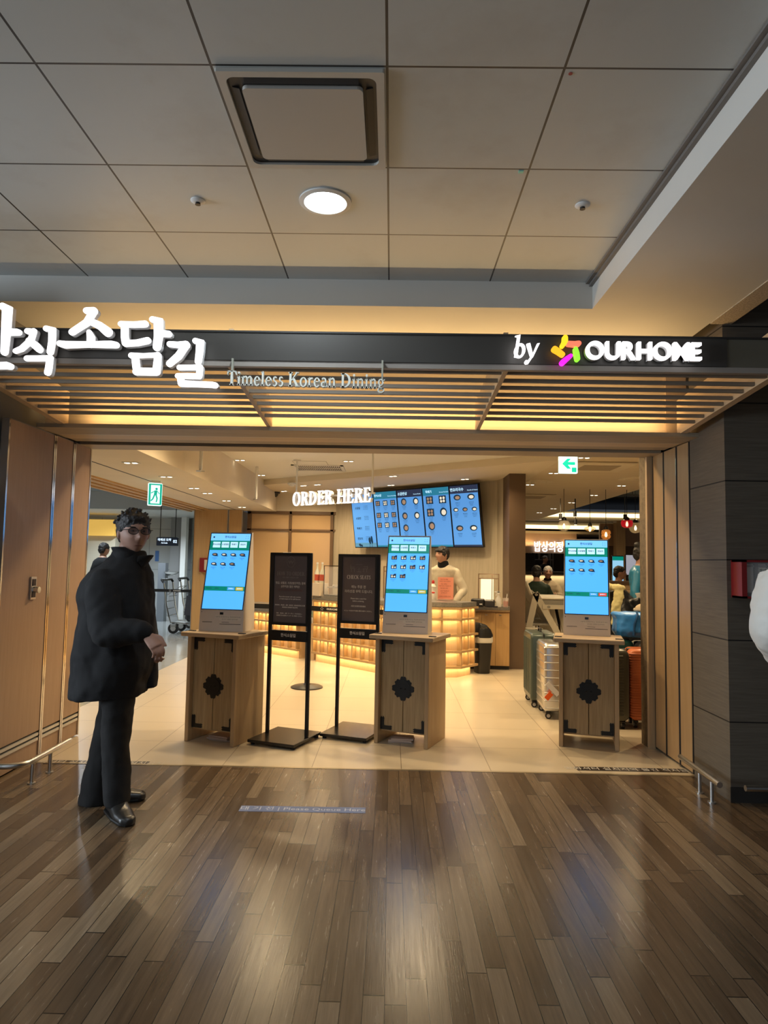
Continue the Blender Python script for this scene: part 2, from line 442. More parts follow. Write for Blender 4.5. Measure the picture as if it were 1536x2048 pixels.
b = MB(); b.bx(2.085, 2.12, -5, 4.2, 3.12, 3.6); struct('trim_upstand', b, M['stone'])
# right stone wall with its return towards the opening
b = MB(); b.bx(XR, 9, 4.20, 4.69, .0, 3.6); struct('wall_right', b, M['stone'])
b = MB(); b.bx(XR - .004, 9, 4.192, 4.2, 0, .09); struct('baseboard_right', b, mat('dark_plinth', (.02, .018, .016), .4))
b = MB(); b.bx(XR + .05, XR + .3, 4.69, 5.40, 0, 3.0); struct('wall_right_reveal', b, M['blackgap'])
# left side: panel recess wall, metal pillar
b = MB(); b.bx(XL - .5, XL - .055, 4.0, 5.42, 0, 3.0); struct('wall_left_reveal', b, mat('grey_reveal', (.2, .2, .2), .6))
b = MB(); b.bx(-2.80, -2.435, 3.70, 3.99, 0, 2.895); struct('pillar_left', b, mat('grey_green_metal', (.22, .23, .20), .3, .6))
b = MB(); b.bx(-10, -2.80, 3.80, 3.99, 0, 2.895); struct('wall_left', b, mat('grey_wall_panel', (.40, .38, .34), .5))
# back wall above the lintel (behind the slats), lit by the cove
b = MB(); b.bx(XL - .2, XR + .05, 4.76, 5.0, 2.25, 3.12)
struct('wall_over_lintel', b, wood('oak_veneer_backing', (.50, .39, .26), (.60, .48, .33), 0, .8, .5))
b = MB(); b.bx(1.89, XR, 4.735, 4.76, 2.25, 2.895); struct('trim_back_panel', b, mat('pinkish_board', (.45, .32, .21), .5))
# lintel: projecting ledge, door track grooves, inner beam
b = MB(); b.bx(XL, XR, 4.545, 4.80, 2.245, 2.272); struct('lintel', b, M['lintel'])
b = MB(); b.bx(XL, XR, 4.80, 4.82, 2.262, 2.30); b.bx(XL, XR, 5.13, 5.19, 2.268, 2.30); struct('trim_door_track', b, M['blackgap'])
b = MB(); b.bx(XL, XR, 4.82, 5.13, 2.252, 2.30); b.bx(XL, XR, 5.19, 5.42, 2.238, 2.30); struct('lintel_inner', b, M['lintel'])
b = MB(); b.bx(XL, XR, 4.818, 4.828, 2.248, 2.2525); struct('trim_track_lip', b, M['steel'])
b = MB(); b.bx(XL - .3, XR + .3, 5.0, 5.44, 2.30, 3.12); struct('wall_bulkhead', b, M['ceil_warm'])
# brown textured end of the right reveal
b = MB(); b.bx(1.985, 2.33, 5.40, 5.53, 0, 2.6); struct('pillar_right', b, mat('textured_brown_wallcovering', (.16, .115, .062), .8, bump=.6, bs=160, var=.25))
b = MB(); b.bx(1.985, 2.035, 5.365, 5.4, 0, 2.3); struct('trim_jamb', b, M['oak_side'])

# ------------------------------------------------ restaurant ceilings
ZL, ZC, ZR = 2.26, 2.6, 2.6
def poly_ceil(name, pts, z0, z1, m):
    b = MB(); b.prism(pts, (0, 0, z0), (1, 0, 0), (0, 1, 0), z1 - z0); return struct(name, b, m)
poly_ceil('ceiling_left_lowered', [(-3.25, 5.44), (-2.10, 5.44), (-2.10, 12.45), (-3.25, 12.45)], ZL, 2.75, M['ceil_warm'])
ow = wood('ochre_slatted_wood', (.42, .24, .08), (.60, .38, .16), 1, 1.4, .5)
b = MB()
for i in range(6): b.bx(-3.70 + i * .078, -3.70 + i * .078 + .062, 5.44, 12.45, ZL - .03 + (i % 2) * .012, ZL + .05)
struct('ceiling_slatted_border', b, ow)
b = MB(); b.bx(-2.79, -2.772, 5.44, 12.2, ZL - .002, ZL + .01); struct('trim_ceiling_groove', b, M['blackgap'])
# recess (bright) and the soffit beyond it
poly_ceil('ceiling_recess', [(-2.10, 5.44), (1.95, 5.44), (1.95, 7.95), (-.2, 9.72), (-2.10, 11.15)], 2.69, 2.78, M['ceil_white'])
poly_ceil('ceiling_soffit', [(-2.10, 11.15), (-.2, 9.72), (1.95, 7.95), (1.95, 12.0), (-2.10, 14.0)], ZC, 2.78, M['ceil_warm'])
poly_ceil('ceiling_right', [(1.95, 5.44), (3.88, 5.44), (3.88, 19.2), (1.95, 18.9)], ZR, 2.78, wood('cream_grained_ceiling', (.62, .52, .37), (.70, .60, .44), 0, .5, .6, 10, 0))
# ================================================================== CANOPY AND SIGNS
def cz(Y): return 2.262 + .075 * (4.62 - Y)          # underside of the canopy, rising to the front
cn = thing('slatted_canopy', 'pale oak canopy of thin dark slats over the restaurant entrance', 'canopy', (-.15, 4.0, 2.30))
SLY = [3.487, 3.61, 3.725, 3.845, 3.953, 4.073, 4.20, 4.327]
for Y in SLY:
    q = MB(); q.bx(-2.215, 1.905, Y - .009, Y + .009, cz(Y) + .006, cz(Y) + .026); q.build('slat', M['slat'], cn, True)
def rib(x, t, h):
    q = MB(); q.prism([(3.42, cz(3.42)), (4.60, cz(4.60)), (4.60, cz(4.60) + h), (3.42, cz(3.42) + h)], (x - t / 2, 0, 0), (0, 1, 0), (0, 0, 1), t); return q
for x in (-.835, .562): rib(x, .024, .20).build('cross_rib', M['canopy_d'], cn, True)
for x in (-2.235, 1.93): rib(x, .045, .235).build('end_board', M['canopy_d'], cn, True)
q = MB(); q.bx(-2.6, 2.6, 3.395, 3.43, 2.352, 2.380); q.build('front_rail', mat('grey_front_rail', (.30, .27, .24), .45), cn, True)
q = MB(); q.bx(-3.2, 1.66, 3.39, 3.43, 2.381, 2.523); q.build('fascia_board', M['fascia'], cn, True)
q = MB(); q.bx(1.66, 2.6, 3.395, 3.43, 2.381, 2.523); q.build('fascia_return', mat('olive_fascia_return', (.13, .12, .09), .5), cn, True)
q = MB(); q.bx(-3.2, 2.6, 3.385, 3.435, 2.523, 2.532); q.build('cap_strip', M['blackgap'], cn, True)


# --- brush strokes for the Korean name: centre lines traced on the sign, (x, y, width) in sign pixels
YS = 3.322
def P(x, y): return ony(x, y, YS)
SPX = (P(1, 700) - P(0, 700)).length
def stroke(b, pts, z0=0.0, h=.05):
    """a tapered brush stroke with round ends, as a solid of depth h"""
    pts = [(P(x, y), w * SPX / 2) for x, y, w in pts]
    L, Rr = [], []
    n = len(pts)
    for i, (p, w) in enumerate(pts):
        d = pts[min(i + 1, n - 1)][0] - pts[max(i - 1, 0)][0]; d.y = 0; d.normalize()
        nn = Vector((-d.z, 0, d.x)); L.append(p + nn * w); Rr.append(p - nn * w)
    def cap(p, w, frm, n=6):
        c = []
        for k in range(1, n):
            a = -math.pi * k / n; v = frm.normalized()
            c.append(p + (Matrix.Rotation(-a, 3, 'Y') @ v) * w)
        return c
    out = L + cap(pts[-1][0], pts[-1][1], L[-1] - pts[-1][0]) + list(reversed(Rr)) + cap(pts[0][0], pts[0][1], Rr[0] - pts[0][0])
    b.prism([(q.x, q.z) for q in out], (0, YS, 0), (1, 0, 0), (0, 0, 1), h, (0, 1, 0))
# zoomed-crop coordinates (crop of 500x340 at 3.072): px = x/3.072, py = 560 + y/3.072
def K(*pts): return [(x / 3.072, 560 + y / 3.072, w / 3.072) for x, y, w in pts]
SYL = {
 'han': [K((-260, 300, 40), (-120, 296, 40)), K((-330, 370, 42), (-60, 366, 42)), K((-190, 400, 34), (-250, 440, 36), (-190, 480, 36), (-130, 440, 36), (-190, 400, 34)),
         K((12, 160, 44), (42, 170, 62), (34, 300, 56), (24, 440, 44)), K((40, 318, 44), (100, 318, 40), (112, 320, 36)), K((-230, 490, 40), (-226, 530, 44)), K((-226, 528, 40), (-60, 526, 42), (40, 524, 44), (62, 530, 38))],
 'sik': [K((165, 312, 34), (200, 318, 40)), K((205, 312, 34), (186, 370, 40), (130, 420, 36), (92, 435, 30)), K((176, 372, 40), (215, 400, 46), (240, 425, 42)),
         K((280, 296, 34), (318, 302, 46), (316, 380, 42), (306, 440, 40)), K((162, 480, 34), (230, 480, 34), (306, 478, 36)), K((304, 478, 38), (296, 540, 40), (290, 566, 40))],
 'so': [K((528, 186, 38), (572, 190, 50)), K((572, 190, 46), (530, 260, 46), (440, 318, 40)), K((548, 250, 40), (610, 278, 46), (660, 318, 56)), K((545, 318, 30), (556, 350, 48), (555, 390, 48)),
        K((364, 388, 36), (400, 396, 44), (540, 394, 36), (680, 394, 44), (712, 398, 38))],
 'dam': [K((740, 268, 34), (820, 272, 36), (890, 268, 40)), K((764, 275, 44), (764, 350, 44), (770, 384, 46)), K((770, 388, 40), (840, 384, 38), (905, 370, 40)),
         K((934, 240, 36), (970, 246, 58), (972, 340, 54), (962, 410, 48)), K((975, 324, 40), (1035, 330, 38)), K((804, 462, 34), (880, 462, 26), (970, 458, 28)), K((828, 470, 44), (836, 540, 44)), K((968, 462, 40), (958, 560, 46)), K((836, 560, 46), (960, 562, 46))],
 'gil': [K((1040, 392, 34), (1090, 396, 36), (1140, 398, 50)), K((1140, 400, 44), (1095, 465, 46), (1040, 512, 40)), K((1198, 372, 34), (1228, 378, 50), (1224, 440, 44), (1216, 500, 40)),
         K((1100, 536, 32), (1160, 536, 30), (1228, 534, 34)), K((1226, 536, 38), (1222, 588, 36)), K((1090, 588, 32), (1150, 588, 34), (1222, 590, 34)), K((1106, 592, 38), (1112, 630, 42)), K((1112, 634, 40), (1200, 638, 36), (1300, 642, 36), (1322, 646, 34))],
}
ks = thing('illuminated_name_sign', 'large glowing white Korean brush lettering across the top left of the entrance', 'sign', (-1.2, 3.36, 2.40))
for nm, st in SYL.items():
    q = MB(); e = MB()
    for s_ in st:
        stroke(q, s_, 0, .012)
    o = q.build('letter', M['white_led'], ks, True)
    q = MB()
    _ys = YS
    for s_ in st:
        YS += .012; stroke(q, [(x, y, w) for x, y, w in s_], 0, .043); YS = _ys
    q.build('letter_return', M['white_ret'], o, True)

# --- serif lettering from strokes
def ring(cx, cy, rx, ry, tv, th, a0=0, a1=360, n=28):
    """bowl: elliptical arc, tv thick at the sides, th thick at top and bottom"""
    out, inn = [], []
    for i in range(n + 1):
        a = R(a0 + (a1 - a0) * i / n); c, s_ = math.cos(a), math.sin(a)
        out.append((cx + rx * c, cy + ry * s_)); inn.append((cx + (rx - tv) * c, cy + (ry - th) * s_))
    ps = []
    for i in range(n): ps.append([out[i], out[i + 1], inn[i + 1], inn[i]])
    return ps
def rc(x0, x1, y0, y1): return [(x0, y0), (x1, y0), (x1, y1), (x0, y1)]
def stem(x, w, y0, y1, sb=.07, st=.07, t=.055, top=True, bot=True):
    ps = [rc(x, x + w, y0, y1)]
    if bot: ps += [[(x - sb, y0), (x + w + sb, y0), (x + w + sb, y0 + t), (x + w, y0 + t * 1.9), (x, y0 + t * 1.9), (x - sb, y0 + t)]]
    if top: ps += [[(x - st, y1 - t), (x, y1 - t * 1.9), (x + w, y1 - t * 1.9), (x + w + st, y1 - t), (x + w + st, y1), (x - st, y1)]]
    return ps
def flag(x, w, y1, s_=.09): return [[(x - s_, y1 - .10), (x, y1 - .13), (x + w, y1), (x + w * .6, y1 + .01)]]
def dg(x0, y0, x1, y1, w): return [[(x0, y0), (x0 + w, y0), (x1 + w, y1), (x1, y1)]]
W_ = .17; TH = .06
def glyph(ch):
    w = W_
    if ch == 'O': return .92, ring(.43, .5, .42, .52, w + .02, TH)
    if ch == 'C': return .80, ring(.42, .5, .41, .52, w + .02, TH, 48, 312) + [rc(.66, .72, .62, .98), rc(.66, .70, .05, .2)]
    if ch == 'D': return .90, stem(.08, w, 0, 1) + ring(.25, .5, .56, .5, w + .03, TH, -90, 90) + [rc(.2, .3, 0, TH), rc(.2, .3, 1 - TH, 1)]
    if ch == 'R': return .84, stem(.08, w, 0, 1) + ring(.26, .75, .42, .25, w, TH, -90, 90) + [rc(.2, .28, .5, .5 + TH), rc(.2, .28, 1 - TH, 1)] + dg(.62, 0, .30, .54, .21) + [rc(.58, .92, 0, .05)]
    if ch == 'E': return .74, stem(.08, w, 0, 1) + [rc(.2, .64, 0, TH), rc(.2, .60, 1 - TH, 1), rc(.2, .52, .48, .48 + TH), [(.62, 0), (.70, .28), (.64, .28), (.52, .05)], [(.60, 1), (.64, .76), (.59, .76), (.5, .95)], rc(.48, .53, .38, .64)]
    if ch == 'H': return .96, stem(.08, w, 0, 1) + stem(.68, w, 0, 1) + [rc(.2, .72, .47, .47 + TH)]
    if ch == 'T': return .80, stem(.30, w, 0, 1, st=0, top=False) + [rc(.02, .76, 1 - TH, 1), [(.02, 1), (.02, .74), (.07, .74), (.14, .95)], [(.76, 1), (.76, .74), (.71, .74), (.64, .95)]]
    if ch == 'K': return .90, stem(.08, w, 0, 1) + dg(.22, .42, .62, .96, .09) + dg(.62, .03, .32, .56, .2) + [rc(.56, .84, .95, 1), rc(.56, .94, 0, .05)]
    if ch == 'W': return 1.15, dg(.26, 0, .06, 1, .16) + dg(.26, 0, .50, 1, .06) + dg(.72, 0, .50, 1, .16) + dg(.72, 0, .98, 1, .06) + [rc(-.02, .3, .95, 1), rc(.86, 1.12, .95, 1)]
    if ch == 'A': return .88, dg(.06, 0, .40, 1, .06) + dg(.66, 0, .36, 1, .16) + [rc(.2, .62, .30, .35), rc(-.02, .24, 0, .05), rc(.56, .92, 0, .05)]
    if ch == 'S': return .66, ring(.32, .74, .24, .27, w * .8, TH, 40, 270) + ring(.32, .27, .27, .29, w * .8, TH, -140, 92) + [rc(.48, .54, .70, .96), rc(.06, .12, .04, .32)]
    if ch == 'i': return .34, stem(.09, .13, 0, .66, .06, 0, top=False) + flag(.09, .13, .66) + ring(.16, .88, .085, .085, .085, .085)
    if ch == 'l': return .34, stem(.09, .13, 0, 1.02, .06, 0, top=False) + flag(.09, .13, 1.02)
    if ch == 'n': return .68, stem(.09, .13, 0, .64, .06, 0, top=False) + flag(.09, .13, .66) + stem(.43, .13, 0, .46, .06, 0, top=False) + ring(.38, .44, .18, .23, .13, .09, 0, 150)
    if ch == 'r': return .46, stem(.09, .13, 0, .64, .06, 0, top=False) + flag(.09, .13, .66) + ring(.34, .46, .14, .2, .1, .1, 40, 160)
    if ch == 'm': return 1.0, stem(.09, .13, 0, .64, .06, 0, top=False) + flag(.09, .13, .66) + stem(.42, .13, 0, .46, .06, 0, top=False) + stem(.75, .13, 0, .46, .06, 0, top=False) + ring(.37, .44, .18, .23, .13, .09, 0, 150) + ring(.70, .44, .18, .23, .13, .09, 0, 150)
    if ch == 'e': return .58, ring(.30, .32, .26, .34, .14, .07, 0, 320) + [rc(.12, .52, .33, .39)]
    if ch == 's': return .48, ring(.24, .49, .17, .18, .12, .07, 30, 270) + ring(.23, .18, .19, .20, .12, .07, -140, 92)
    if ch == 'o': return .64, ring(.31, .32, .29, .34, .14, .07)
    if ch == 'a': return .60, stem(.34, .13, 0, .46, .0, 0, top=False, bot=False) + ring(.26, .46, .21, .2, .13, .08, 0, 150) + ring(.24, .19, .20, .2, .13, .07) + [[(.42, 0), (.60, .05), (.58, .1), (.46, .14)]]
    if ch == 'g': return .62, ring(.27, .42, .23, .24, .13, .07) + ring(.30, -.12, .28, .19, .10, .08) + [[(.40, .56), (.60, .64), (.58, .56), (.44, .5)], [(.12, .2), (.24, .2), (.22, .02), (.10, .06)], [(.10, .0), (.2, .02), (.5, .04), (.5, -.06), (.1, -.02)]]
    if ch == 'b': return .64, [[(.13, .02), (.26, .0), (.40, 1.02), (.27, 1.0)], [(.16, .98), (.30, .94), (.40, 1.04)]] + [[(x + y * .12, y) for x, y in p] for p in ring(.34, .31, .25, .33, .13, .08)]
    if ch == 'y': return .66, [[(.06, .62), (.22, .66), (.36, .08), (.26, -.02)], [(.26, -.02), (.36, .02), (.66, .66), (.54, .64)], [(.30, .10), (.36, .04), (.14, -.30), (.04, -.24)]] + ring(.06, -.22, .085, .085, .085, .085)
    return .34, []
def serif(b, txt, H, o, u, v, h, sx=1.0, sp=0.0):
    """returns the advance width"""
    o, u, v = Vector(o), Vector(u), Vector(v); x = 0
    for ch in txt:
        a, ps = glyph(ch)
        for p in ps: b.prism([((x + q[0] * sx) * H, q[1] * H) for q in p], o, u, v, h)
        x += (a * sx + sp)
    return x * H
def serif_w(txt, sx=1.0, sp=0.0): return sum(glyph(c)[0] * sx + sp for c in txt)
UX, UZ = Vector((1, 0, 0)), Vector((0, 0, 1))
def face(o, e): return Vector(o) + Vector((0, e, 0))

# --- "Timeless Korean Dining", unlit letters on two drop rods
tk = thing('hanging_letter_sign', 'unlit grey serif lettering in English hung below the dark fascia', 'sign', (-.55, 3.36, 2.28))
a0, a1 = ony(455, 772, 3.36), ony(770, 779, 3.36)
HH = .072; tx = 'Timeless Korean Dining'
sx = (a1.x - a0.x) / (serif_w(tx) * HH)
uu = (a1 - a0).normalized(); vv = Vector((-uu.z, 0, uu.x))
q = MB(); serif(q, tx, HH, a0 + Vector((0, 0, .0)) - uu * 0, uu, vv, .022, sx)
q.build('lettering', M['grey_letter'], tk, True)
for px_ in (466, 765):
    t, l = ony(px_, 722, 3.385), ony(px_, 765, 3.385)
    q = MB(); q.bx(t.x - .0045, t.x + .0045, 3.372, 3.39, l.z, 2.385); q.build('drop_rod', mat('olive_rod', (.34, .34, .28), .5), tk, True)

# --- "by" + emblem + OURHOME on the fascia
bs = thing('illuminated_brand_sign', 'glowing white word and five coloured petals at the right end of the fascia', 'sign', (.95, 3.37, 2.45))
o_ = ony(1022, 716, 3.34); q = MB(); serif(q, 'by', .108, o_, UX, UZ, .02, 1.0, -.02); yb = q.build('script_word', M['white_led'], bs, True)
for nm, c, e in (('petal', (1, .62, .02), [(1126, 690, 9), (1131, 682, 11), (1131, 674, 10)]), ('petal', (1, .18, .10), [(1138, 686, 9), (1150, 687, 10), (1158, 686, 10)]),
                 ('petal', (.28, .95, .04), [(1152, 697, 8), (1154, 706, 10), (1156, 717, 9)]), ('petal', (.95, .02, .75), [(1142, 711, 8), (1134, 717, 10), (1126, 724, 11)]),
                 ('petal', (1, .45, .02), [(1126, 708, 9), (1118, 702, 10), (1110, 697, 11)])):
    q = MB(); _ys = YS; YS = 3.34; stroke(q, e, 0, .03); YS = _ys
    q.build(nm, emit('petal_light', c, 1.3), bs, True)
l0, l1 = ony(1173, 701, 3.335), ony(1404, 704, 3.335)
q = MB(); 
sz = .122
def spaced(b_, word, size, o, total, off, ext):
    ws = []
    for ch in word:
        g = _glyphs(ch, size, ext, off, 'LEFT')[0]; ws.append((min(p[0] for p in g), max(p[0] for p in g)))
    gap = (total - sum(q[1] - q[0] for q in ws)) / (len(word) - 1); sx_ = 1.0
    if gap < .009: gap = .009; sx_ = (total - gap * (len(word) - 1)) / sum(q[1] - q[0] for q in ws)
    if gap > .014: gap = .014; sx_ = (total - gap * (len(word) - 1)) / sum(q[1] - q[0] for q in ws)
    x = 0
    for ch, (p0, p1) in zip(word, ws):
        b_.text(ch, size, o + UX * (x - p0 * sx_), UX, UZ, ext, off, 'LEFT', sx_); x += (p1 - p0) * sx_ + gap
q = MB(); spaced(q, 'OURHOME', sz, l0 + Vector((0, .024, 0)), l1.x - l0.x, .0022, .012); lw = q.build('block_word', M['white_led'], bs, True)
q = MB(); spaced(q, 'OURHOME', sz, l0 + Vector((0, .048, 0)), l1.x - l0.x, .0022, .011); q.build('letter_return', M['white_ret'], lw, True)

# ================================================================== CONCOURSE CEILING FITTINGS
def Cp(x, y): return onz(x, y, 3.055)
# cassette unit in one tile
ac = thing('ceiling_air_conditioner', 'square grey cassette air conditioner with a dark slot around its panel', 'air conditioner', (-.34, 2.52, 3.055))
x0, y0 = -.642 + .010, 2.2155 + .010; x1, y1 = x0 + .58, y0 + .58; cx_, cy_ = (x0 + x1) / 2, (y0 + y1) / 2
def rsq(hw, k, n=5):
    return [(sx * (hw - k) + k * math.cos(R(a0 + 90 * i / n)), sy * (hw - k) + k * math.sin(R(a0 + 90 * i / n))) for sx, sy, a0 in ((1, 1, 0), (-1, 1, 90), (-1, -1, 180), (1, -1, 270)) for i in range(n + 1)]
def ringplate(mb, ho, ko, hi, ki, za, zb):
    o, i_ = rsq(ho, ko), rsq(hi, ki); n = len(o)
    vs = [(cx_ + p[0], cy_ + p[1], z) for ring_, z in ((o, za), (o, zb), (i_, zb), (i_, za)) for p in ring_]
    mb._add(vs, [(k * n + j, k * n + (j + 1) % n, ((k + 1) % 4) * n + (j + 1) % n, ((k + 1) % 4) * n + j) for k in range(4) for j in range(n)]); return mb
q = ringplate(MB(), .29, .006, .262, .03, 3.0545, 3.040); q.build('frame', mat('ac_plastic', (.52, .51, .47), .5), ac, True)
q = MB(); q.bx(cx_ - .27, cx_ + .27, cy_ - .27, cy_ + .27, 3.051, 3.0545); q.build('dark_slot', mat('ac_slot', (.02, .022, .024), .5), ac, True)
q = MB(); q.prism([(cx_ + a, cy_ + b_) for a, b_ in rsq(.214, .02)], (0, 0, 3.034), (1, 0, 0), (0, 1, 0), .014); q.build('centre_panel', mat('ac_panel', (.47, .46, .43), .5), ac, True)
for a in range(4):
    m = Matrix.Rotation(a * math.pi / 2, 3, 'Z'); c = Vector((cx_, cy_, 3.047)) + m @ Vector((0, .237, 0))
    q = MB(); q.box(c, (.40, .026, .003), m @ Matrix.Rotation(.25, 3, 'X')); q.build('louvre', mat('ac_louvre', (.025, .027, .03), .6), ac, True)
# downlight
c = Cp(651, 403)
dl = thing('round_downlight', 'big round white downlight lit in the grey tiled ceiling', 'ceiling light', (c.x, c.y, 3.055))
q = MB(); q.lathe([(.098, 0), (.122, 0), (.122, -.006), (.100, -.010), (.098, 0)], (c.x, c.y, 3.055), 40, False); q.build('trim_ring', M['white'], dl, True, smooth=True)
q = MB(); q.lathe([(.099, -.004), (.094, .03), (.084, .055)], (c.x, c.y, 3.055), 40, False); q.build('reflector', mat('reflector_white', (.8, .85, .82), .25), dl, True, smooth=True)
q = MB(); q.lathe([(.084, .052), (.084, .056)], (c.x, c.y, 3.055), 40); q.build('lens', emit('cool_lens', (.9, 1, .97), 9), dl, True)
q = MB(); q.cyl((c.x, c.y, 3.0), (c.x, c.y, 3.3), .0985, n=40); _k = q.build('cutter', M['white'])
_ct = bpy.data.objects['ceiling_tiles']; _md = _ct.modifiers.new('hole', 'BOOLEAN'); _md.object = _k; _md.operation = 'DIFFERENCE'; _md.solver = 'EXACT'
bpy.context.view_layer.update()
_nm = bpy.data.meshes.new_from_object(_ct.evaluated_get(bpy.context.evaluated_depsgraph_get())); _ct.modifiers.clear(); _ct.data = _nm
bpy.data.objects.remove(_k)
for (x, y), lb in (((396, 401), 'small white ceiling sprinkler left of the round downlight'), ((1165, 410), 'small white ceiling sprinkler near the right edge of the tiles')):
    c = Cp(x, y); s = thing('ceiling_sprinkler', lb, 'sprinkler', (c.x, c.y, 3.055), 0, 'concourse ceiling sprinklers')
    q = MB(); q.lathe([(.034, 0), (.034, -.004), (.026, -.010), (.014, -.012)], (c.x, c.y, 3.055), 24); q.build('cover_plate', M['white'], s, True, smooth=True)
    q = MB(); q.lathe([(.012, -.01), (.011, -.018), (.013, -.019), (.013, -.021)], (c.x, c.y, 3.055), 16); q.build('nozzle', M['iron'], s, True, smooth=True)
c = Cp(1042, 343); q = MB(); q.bx(-.010, .010, -.008, .008, -.004, 0); o = q.build('ceiling_marker', mat('mint_sticker', (.30, .75, .62), .5)); o.location = (c.x, c.y, 3.055); setp(o, 'tiny mint green marker stuck on the grey ceiling tiles', 'marker')
c = Cp(1141, 147); q = MB(); q.lathe([(.007, 0), (.007, -.002)]); o = q.build('ceiling_sticker', mat('red_sticker', (.35, .05, .05), .5)); o.location = (c.x, c.y, 3.055); setp(o, 'tiny red dot sticker on a right hand ceiling tile', 'sticker')

# ================================================================== FOLDING DOOR LEAVES
def leaf(name, lab, grp, x, s, y0, y1, ztop, wd, base=True, stile=True, lock=False):
    """one leaf standing along Y; its visible face looks towards s*X"""
    t = thing(name, lab, 'folding door', (x, (y0 + y1) / 2, 0), 0, grp)
    xa, xb = (x - .045, x) if s > 0 else (x, x + .045)
    st = .018 if stile else .012
    q = MB(); q.bx(xa, xb, y0 + st, y1 - st, .02 if not base else .19, ztop); q.build('leaf', wd, t, True)
    if stile:
        for ya in (y0, y1 - .016):
            q = MB(); q.bx(xa, xb + s * .004 if s > 0 else xb, ya, ya + .016, .012, ztop); q.build('edge_profile', M['chrome'], t, True)
        q = MB(); q.bx(xa, xb, y0 + .016, y1 - .016, ztop, ztop + .006); q.build('top_rail', emit('reflective_top', (.5, .48, .45), .0), t, True)
    else:
        q = MB(); q.bx(xa, xb, y0, y0 + .012, .012, ztop); q.bx(xa, xb, y1 - .012, y1, .012, ztop); q.build('edge_seal', M['blackgap'], t, True)
    if base:
        q = MB(); q.bx(xa, xb - .006 * s, y0 + .016, y1 - .016, .012, .12); q.build('kick_plate', M['leaf'], t, True)
        for z in (.125, .158):
            q = MB(); q.bx(xa, xb + .003, y0 + .016, y1 - .03, z, z + .018); q.build('base_rail', M['alu'], t, True)
        q = MB(); q.bx(xa, xb - .012, y0 + .016, y1 - .016, .12, .19); q.build('base_groove', M['blackgap'], t, True)
    if lock:
        c = onx(64, 1176, x)
        l = MB(); l.bx(x, x + .012, c.y - .034, c.y + .034, c.z - .075, c.z + .075); lo = l.build('lock_plate', M['steel'], t, True)
        l = MB(); l.cyl((x + .01, c.y, c.z - .012), (x + .05, c.y, c.z - .012), .022); l.build('thumb_turn', M['chrome'], lo, True)
        l = MB(); l.bx(x + .012, x + .015, c.y - .022, c.y + .022, c.z - .062, c.z - .03); l.bx(x + .012, x + .015, c.y - .022, c.y + .022, c.z + .015, c.z + .06); l.build('keyhole_cover', M['iron'], lo, True)
    return t
leaf('folding_door_leaf', 'wide tan veneer folding door leaf with a lock plate, left side of the entrance', None, XL, 1, 4.215, 4.812, 2.235, M['leaf'], lock=True)
leaf('folding_door_leaf', 'middle tan folding door leaf between two steel edges, left side', None, XL, 1, 4.818, 5.108, 2.235, M['leaf'])
leaf('folding_door_leaf', 'narrow innermost tan folding door leaf beside the man in black', None, XL, 1, 5.114, 5.405, 2.235, M['leaf'])
hw = wood('golden_oak_veneer', (.34, .215, .10), (.41, .27, .135), 2, 1.2, .42)
leaf('folding_door_leaf', 'golden oak folding door leaf next to the dark stone wall', None, XR - .002, -1, 4.70, 4.905, 2.24, hw, False, False)
leaf('folding_door_leaf', 'golden oak folding door leaf in the middle of the right three', None, XR - .002, -1, 4.912, 5.14, 2.24, hw, False, False)
leaf('folding_door_leaf', 'golden oak folding door leaf beside the textured brown column', None, XR - .002, -1, 5.147, 5.36, 2.24, hw, False, False)
q = MB(); q.bx(XR - .008, XR + .02, 4.908, 4.911, .0, 2.24); struct('trim_gap', q, M['chrome'])

# ================================================================== LOW GUARD RAILS
def grail(name, lab, pts, posts, r=.017):
    t = thing(name, lab, 'guard rail', (posts[0][0], posts[0][1], 0), 0, None)
    q = MB(); q.tube(pts, r, 14); q.build('bar', M['steel'], t, True, smooth=True)
    for x, y in posts:
        z = pts[0][2]
        q = MB(); q.cyl((x, y, 0), (x, y, z - .004), .012, n=14); q.lathe([(.024, 0), (.024, .006), (.012, .008)], (x, y, 0), 16); q.build('post', M['steel'], t, True, smooth=True)
def arcpts(c, r, a0, a1, z, n=6): return [(c[0] + r * math.cos(R(a0 + (a1 - a0) * i / n)), c[1] + r * math.sin(R(a0 + (a1 - a0) * i / n)), z) for i in range(n + 1)]
zr = .135
grail('low_guard_rail', 'low steel kick rail with a bent end beside the left folding doors', [(-2.165, 4.76, zr), (-2.165, 4.30, zr)] + arcpts((-2.285, 4.26), .12, 0, -90, zr) + [(-2.9, 4.14, zr)], [(-2.165, 4.49), (-2.165, 4.27)])
grail('low_guard_rail', 'low steel kick rail on two posts beside the right stone wall', [(1.925, 4.66, zr), (1.91, 4.08, zr)], [(1.917, 4.36), (1.913, 4.19)])
grail('low_guard_rail', 'low steel kick rail at the far right along the dark wall front', [(2.03, 4.03, zr), (3.2, 4.03, zr)], [(2.24, 4.03), (3.0, 4.03)])

